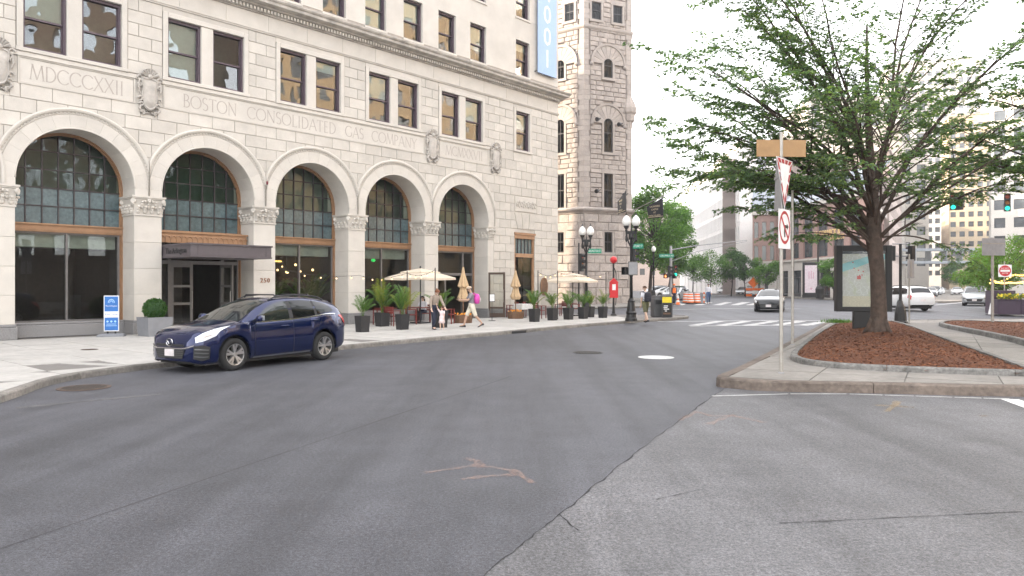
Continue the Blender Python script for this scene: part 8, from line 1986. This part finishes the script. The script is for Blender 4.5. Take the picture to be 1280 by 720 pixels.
    if 'vest' in o:
        sp_ = J['neck']-J['pel']; g = lambda u: J['pel']+sp_*u; m = MB(); m.loft([ell(g(u), rx, ry, sp_) for u, rx, ry in ((.05, .175, .134), (.5, .178, .132), (.75, .19, .134), (.9, .15, .10))]); m.build('vest', MATS[o['vest']], t, smooth=True)
    return t, J
def facing(dx, dy): return math.atan2(dy, dx)-math.pi/2
def P13b(x, y, z=.132): p = gp(x, y, .13); return (p[0], p[1], z)
person('person in a taupe top and navy trousers stooping toward a small child in white', P13b(543, 412.3), facing(.55, -.85), 1.68, ((18, 24), (-14, 10)), ((12, 14, 18), (28, 16, 12)), dict(top=('cloth_taupe', 'long'), bottom=('cloth_navy', 'long'), hair='hair_red', bun=True, shoes='shoe_dark'), lean=16, head=(26, 18), skin='skin_pale')
person('small child in a white dress reaching up to the hand of the person in taupe', P13b(552.3, 412.6), facing(-.3, -.95), .92, ((10, 12), (-8, 6)), ((150, 20, 10), (15, 12, 15)), dict(top=('cloth_pinkwhite', 'short'), skirt='cloth_pinkwhite', bottom=('cloth_pinkwhite', 'short'), hair='hair_brown', shoes='shoe_white'), lean=2, head=(-10, 20), skin='skin_pale')
man, J = person('person walking in a tan cap, grey T-shirt and cream shorts, pink bag behind', P13b(589.5, 409.2), facing(-.93, -.25), 1.78, ((26, 10), (-20, 22)), ((32, 8, 62), (38, 8, 58)), dict(top=('cloth_grey', 'short'), bottom=('cloth_cream', 'short'), hair='hair_grey', cap='cap_tan', shoes='shoe_dark'), lean=4, head=(10, 0), skin='skin')
def worn(name, label, cat, who, J, off, build, group=None):
    M_ = Matrix.Translation(who.location) @ Matrix.Rotation(who.rotation_euler[2], 4, 'Z'); p = M_ @ (J['chest']+Vector(off)); t = thing(name, label, cat, p, who.rotation_euler[2]); build(t); return t
def bag(t):
    m = MB(); n = 14; m.loft([[(w_*math.cos(2*math.pi*i/n), d_*math.sin(2*math.pi*i/n), z) for i in range(n)] for z, w_, d_ in ((-.26, .10, .06), (-.22, .17, .11), (-.02, .19, .13), (.12, .15, .10), (.17, .06, .04))], cap=True); m.build('bag_body', MATS['bag_pink'], t, smooth=True)
    m = MB(); m.tube([(-.08, .02, .12), (-.12, .12, .2), (-.10, .2, .14)], .014, 6); m.tube([(.08, .02, .12), (.12, .12, .2), (.10, .2, .14)], .014, 6); m.build('strap', MATS['bag_pink'], t); m = MB(); m.box(-.10, .10, -.14, -.11, -.16, -.0); m.build('pocket', MATS['cloth_pinkwhite'], t)
worn('shoulder_bag', 'bright pink bag on the back of the walking person in a tan cap', 'bag', man, J, (-.05, -.25, -.02), bag)
def phone(t):
    m = MB(); m.box(-.04, .04, -.006, .006, -.08, .08); m.build('case', MATS['housing'], t); m = MB(); m.box(-.035, .035, -.009, -.0065, -.07, .07); m.build('screen', MATS['lens'], t)
hp_ = (J['pr']+J['pl'])/2; worn('phone', 'dark phone held up by the walking person in a tan cap', 'phone', man, J, tuple(hp_+Vector((0, .05, .04))-J['chest']), phone)
cx_, cy_, _ = P13b(529.5, 402.6); person('person with dark hair in a white top seated at the umbrella table', (cx_, cy_, .132), facing(-.45, -.9), 1.66, ((84, 84), (88, 88)), ((22, 12, 75), (24, 14, 70)), dict(top=('cloth_shirt', 'short'), bottom=('cloth_navy', 'long'), hair='hair_dark', long_hair=True), lean=6, head=(8, 10), seated=True, skin='skin_pale')
bp, J = person('person with a dark backpack, white shirt and olive shorts seen from behind at the kerb', P13b(807, 403.2), facing(-.38, .92), 1.76, ((16, 12), (-16, 14)), ((12, 8, 14), (-8, 10, 16)), dict(top=('cloth_shirt', 'short'), bottom=('cloth_olive', 'short'), hair='hair_brown', shoes='shoe_dark'), lean=3, head=(6, 14), skin='skin_pale')
def pack(t):
    m = MB(); n = 16
    def sq(w_, d_, z): return [(w_*math.copysign(abs(math.cos(a))**.55, math.cos(a)), d_*math.copysign(abs(math.sin(a))**.55, math.sin(a)), z) for a in [2*math.pi*i/n for i in range(n)]]
    m.loft([sq(.13, .07, -.30), sq(.16, .10, -.26), sq(.165, .11, -.05), sq(.15, .10, .10), sq(.10, .06, .16)], cap=True); m.build('pack_body', MATS['pack_navy'], t, smooth=True)
    m = MB(); m.cham(-.12, .12, -.135, -.10, -.26, -.08, .02); m.build('pocket', MATS['pack_navy'], t); m = MB()
    for sx in (-1, 1): m.tube([(sx*.10, .07, .12), (sx*.12, .2, .17), (sx*.12, .30, .06), (sx*.13, .25, -.14), (sx*.13, .08, -.24)], .02, 6)
    m.build('strap', MATS['pack_navy'], t)
worn('backpack', 'dark navy backpack on the pedestrian in olive shorts', 'backpack', bp, J, (0, -.215, .0), pack)
X_, S_ = px(885.5, 64.5), 64.5; person('person in a pale shirt and blue jeans walking over the far crossing', (X_, S_, G(X_, S_)), facing(-.2, -.98), 1.76, ((16, 8), (-14, 18)), ((-14, 6, 12), (18, 6, 24)), dict(top=('cloth_shirt', 'long'), bottom=('cloth_jeans', 'long'), hair='hair_dark'), lean=2, skin='skin')
X_, S_ = px(842.5, 63), 63.; person('worker in dark clothes and an orange vest between the bins and the cone', (X_, S_, G(X_, S_)), facing(.3, -.9), 1.75, ((4, 4), (-4, 4)), ((6, 8, 14), (-4, 8, 12)), dict(top=('cloth_navy', 'long'), bottom=('cloth_navy', 'long'), vest='vest_orange', hair='hair_dark', cap='vest_orange'))
l = fw(22.15, -1.75, .02); person('person in a pale shirt seated inside behind the fourth arch glass', tuple(l), RZ+R(40), 1.72, ((84, 84), (86, 86)), ((20, 10, 70), (20, 10, 70)), dict(top=('cloth_shirt', 'long'), bottom=('cloth_navy', 'long'), hair='hair_brown'), lean=8, seated=True)
c2 = again(chair0, (l.x, l.y, l.z), RZ+R(220), 'red cafe chair inside behind the fourth arch glass')
l = fw(22.55, -2.5, .02); person('waiter in a dark vest standing inside behind the fourth arch glass', tuple(l), RZ+R(150), 1.78, ((2, 2), (-2, 2)), ((14, 6, 50), (10, 6, 30)), dict(top=('cloth_shirt', 'long'), bottom=('cloth_navy', 'long'), vest='cloth_navy', hair='hair_dark'), lean=3, head=(12, 0))
# ================================================================== air
hz_m = bpy.data.materials.new('haze_air'); hz_m.use_nodes = True; nt = hz_m.node_tree; nt.nodes.clear(); o_ = nt.nodes.new('ShaderNodeOutputMaterial'); v_ = nt.nodes.new('ShaderNodeVolumePrincipled')
v_.inputs['Color'].default_value = (.95, .95, .97, 1); v_.inputs['Density'].default_value = .0006; v_.inputs['Anisotropy'].default_value = .3; nt.links.new(v_.outputs[0], o_.inputs['Volume'])
m = MB(); m.box(-1700, 1700, -200, 2700, -1.2, 104); MATS['haze_air'] = hz_m; m.build('haze', hz_m, kind='stuff')
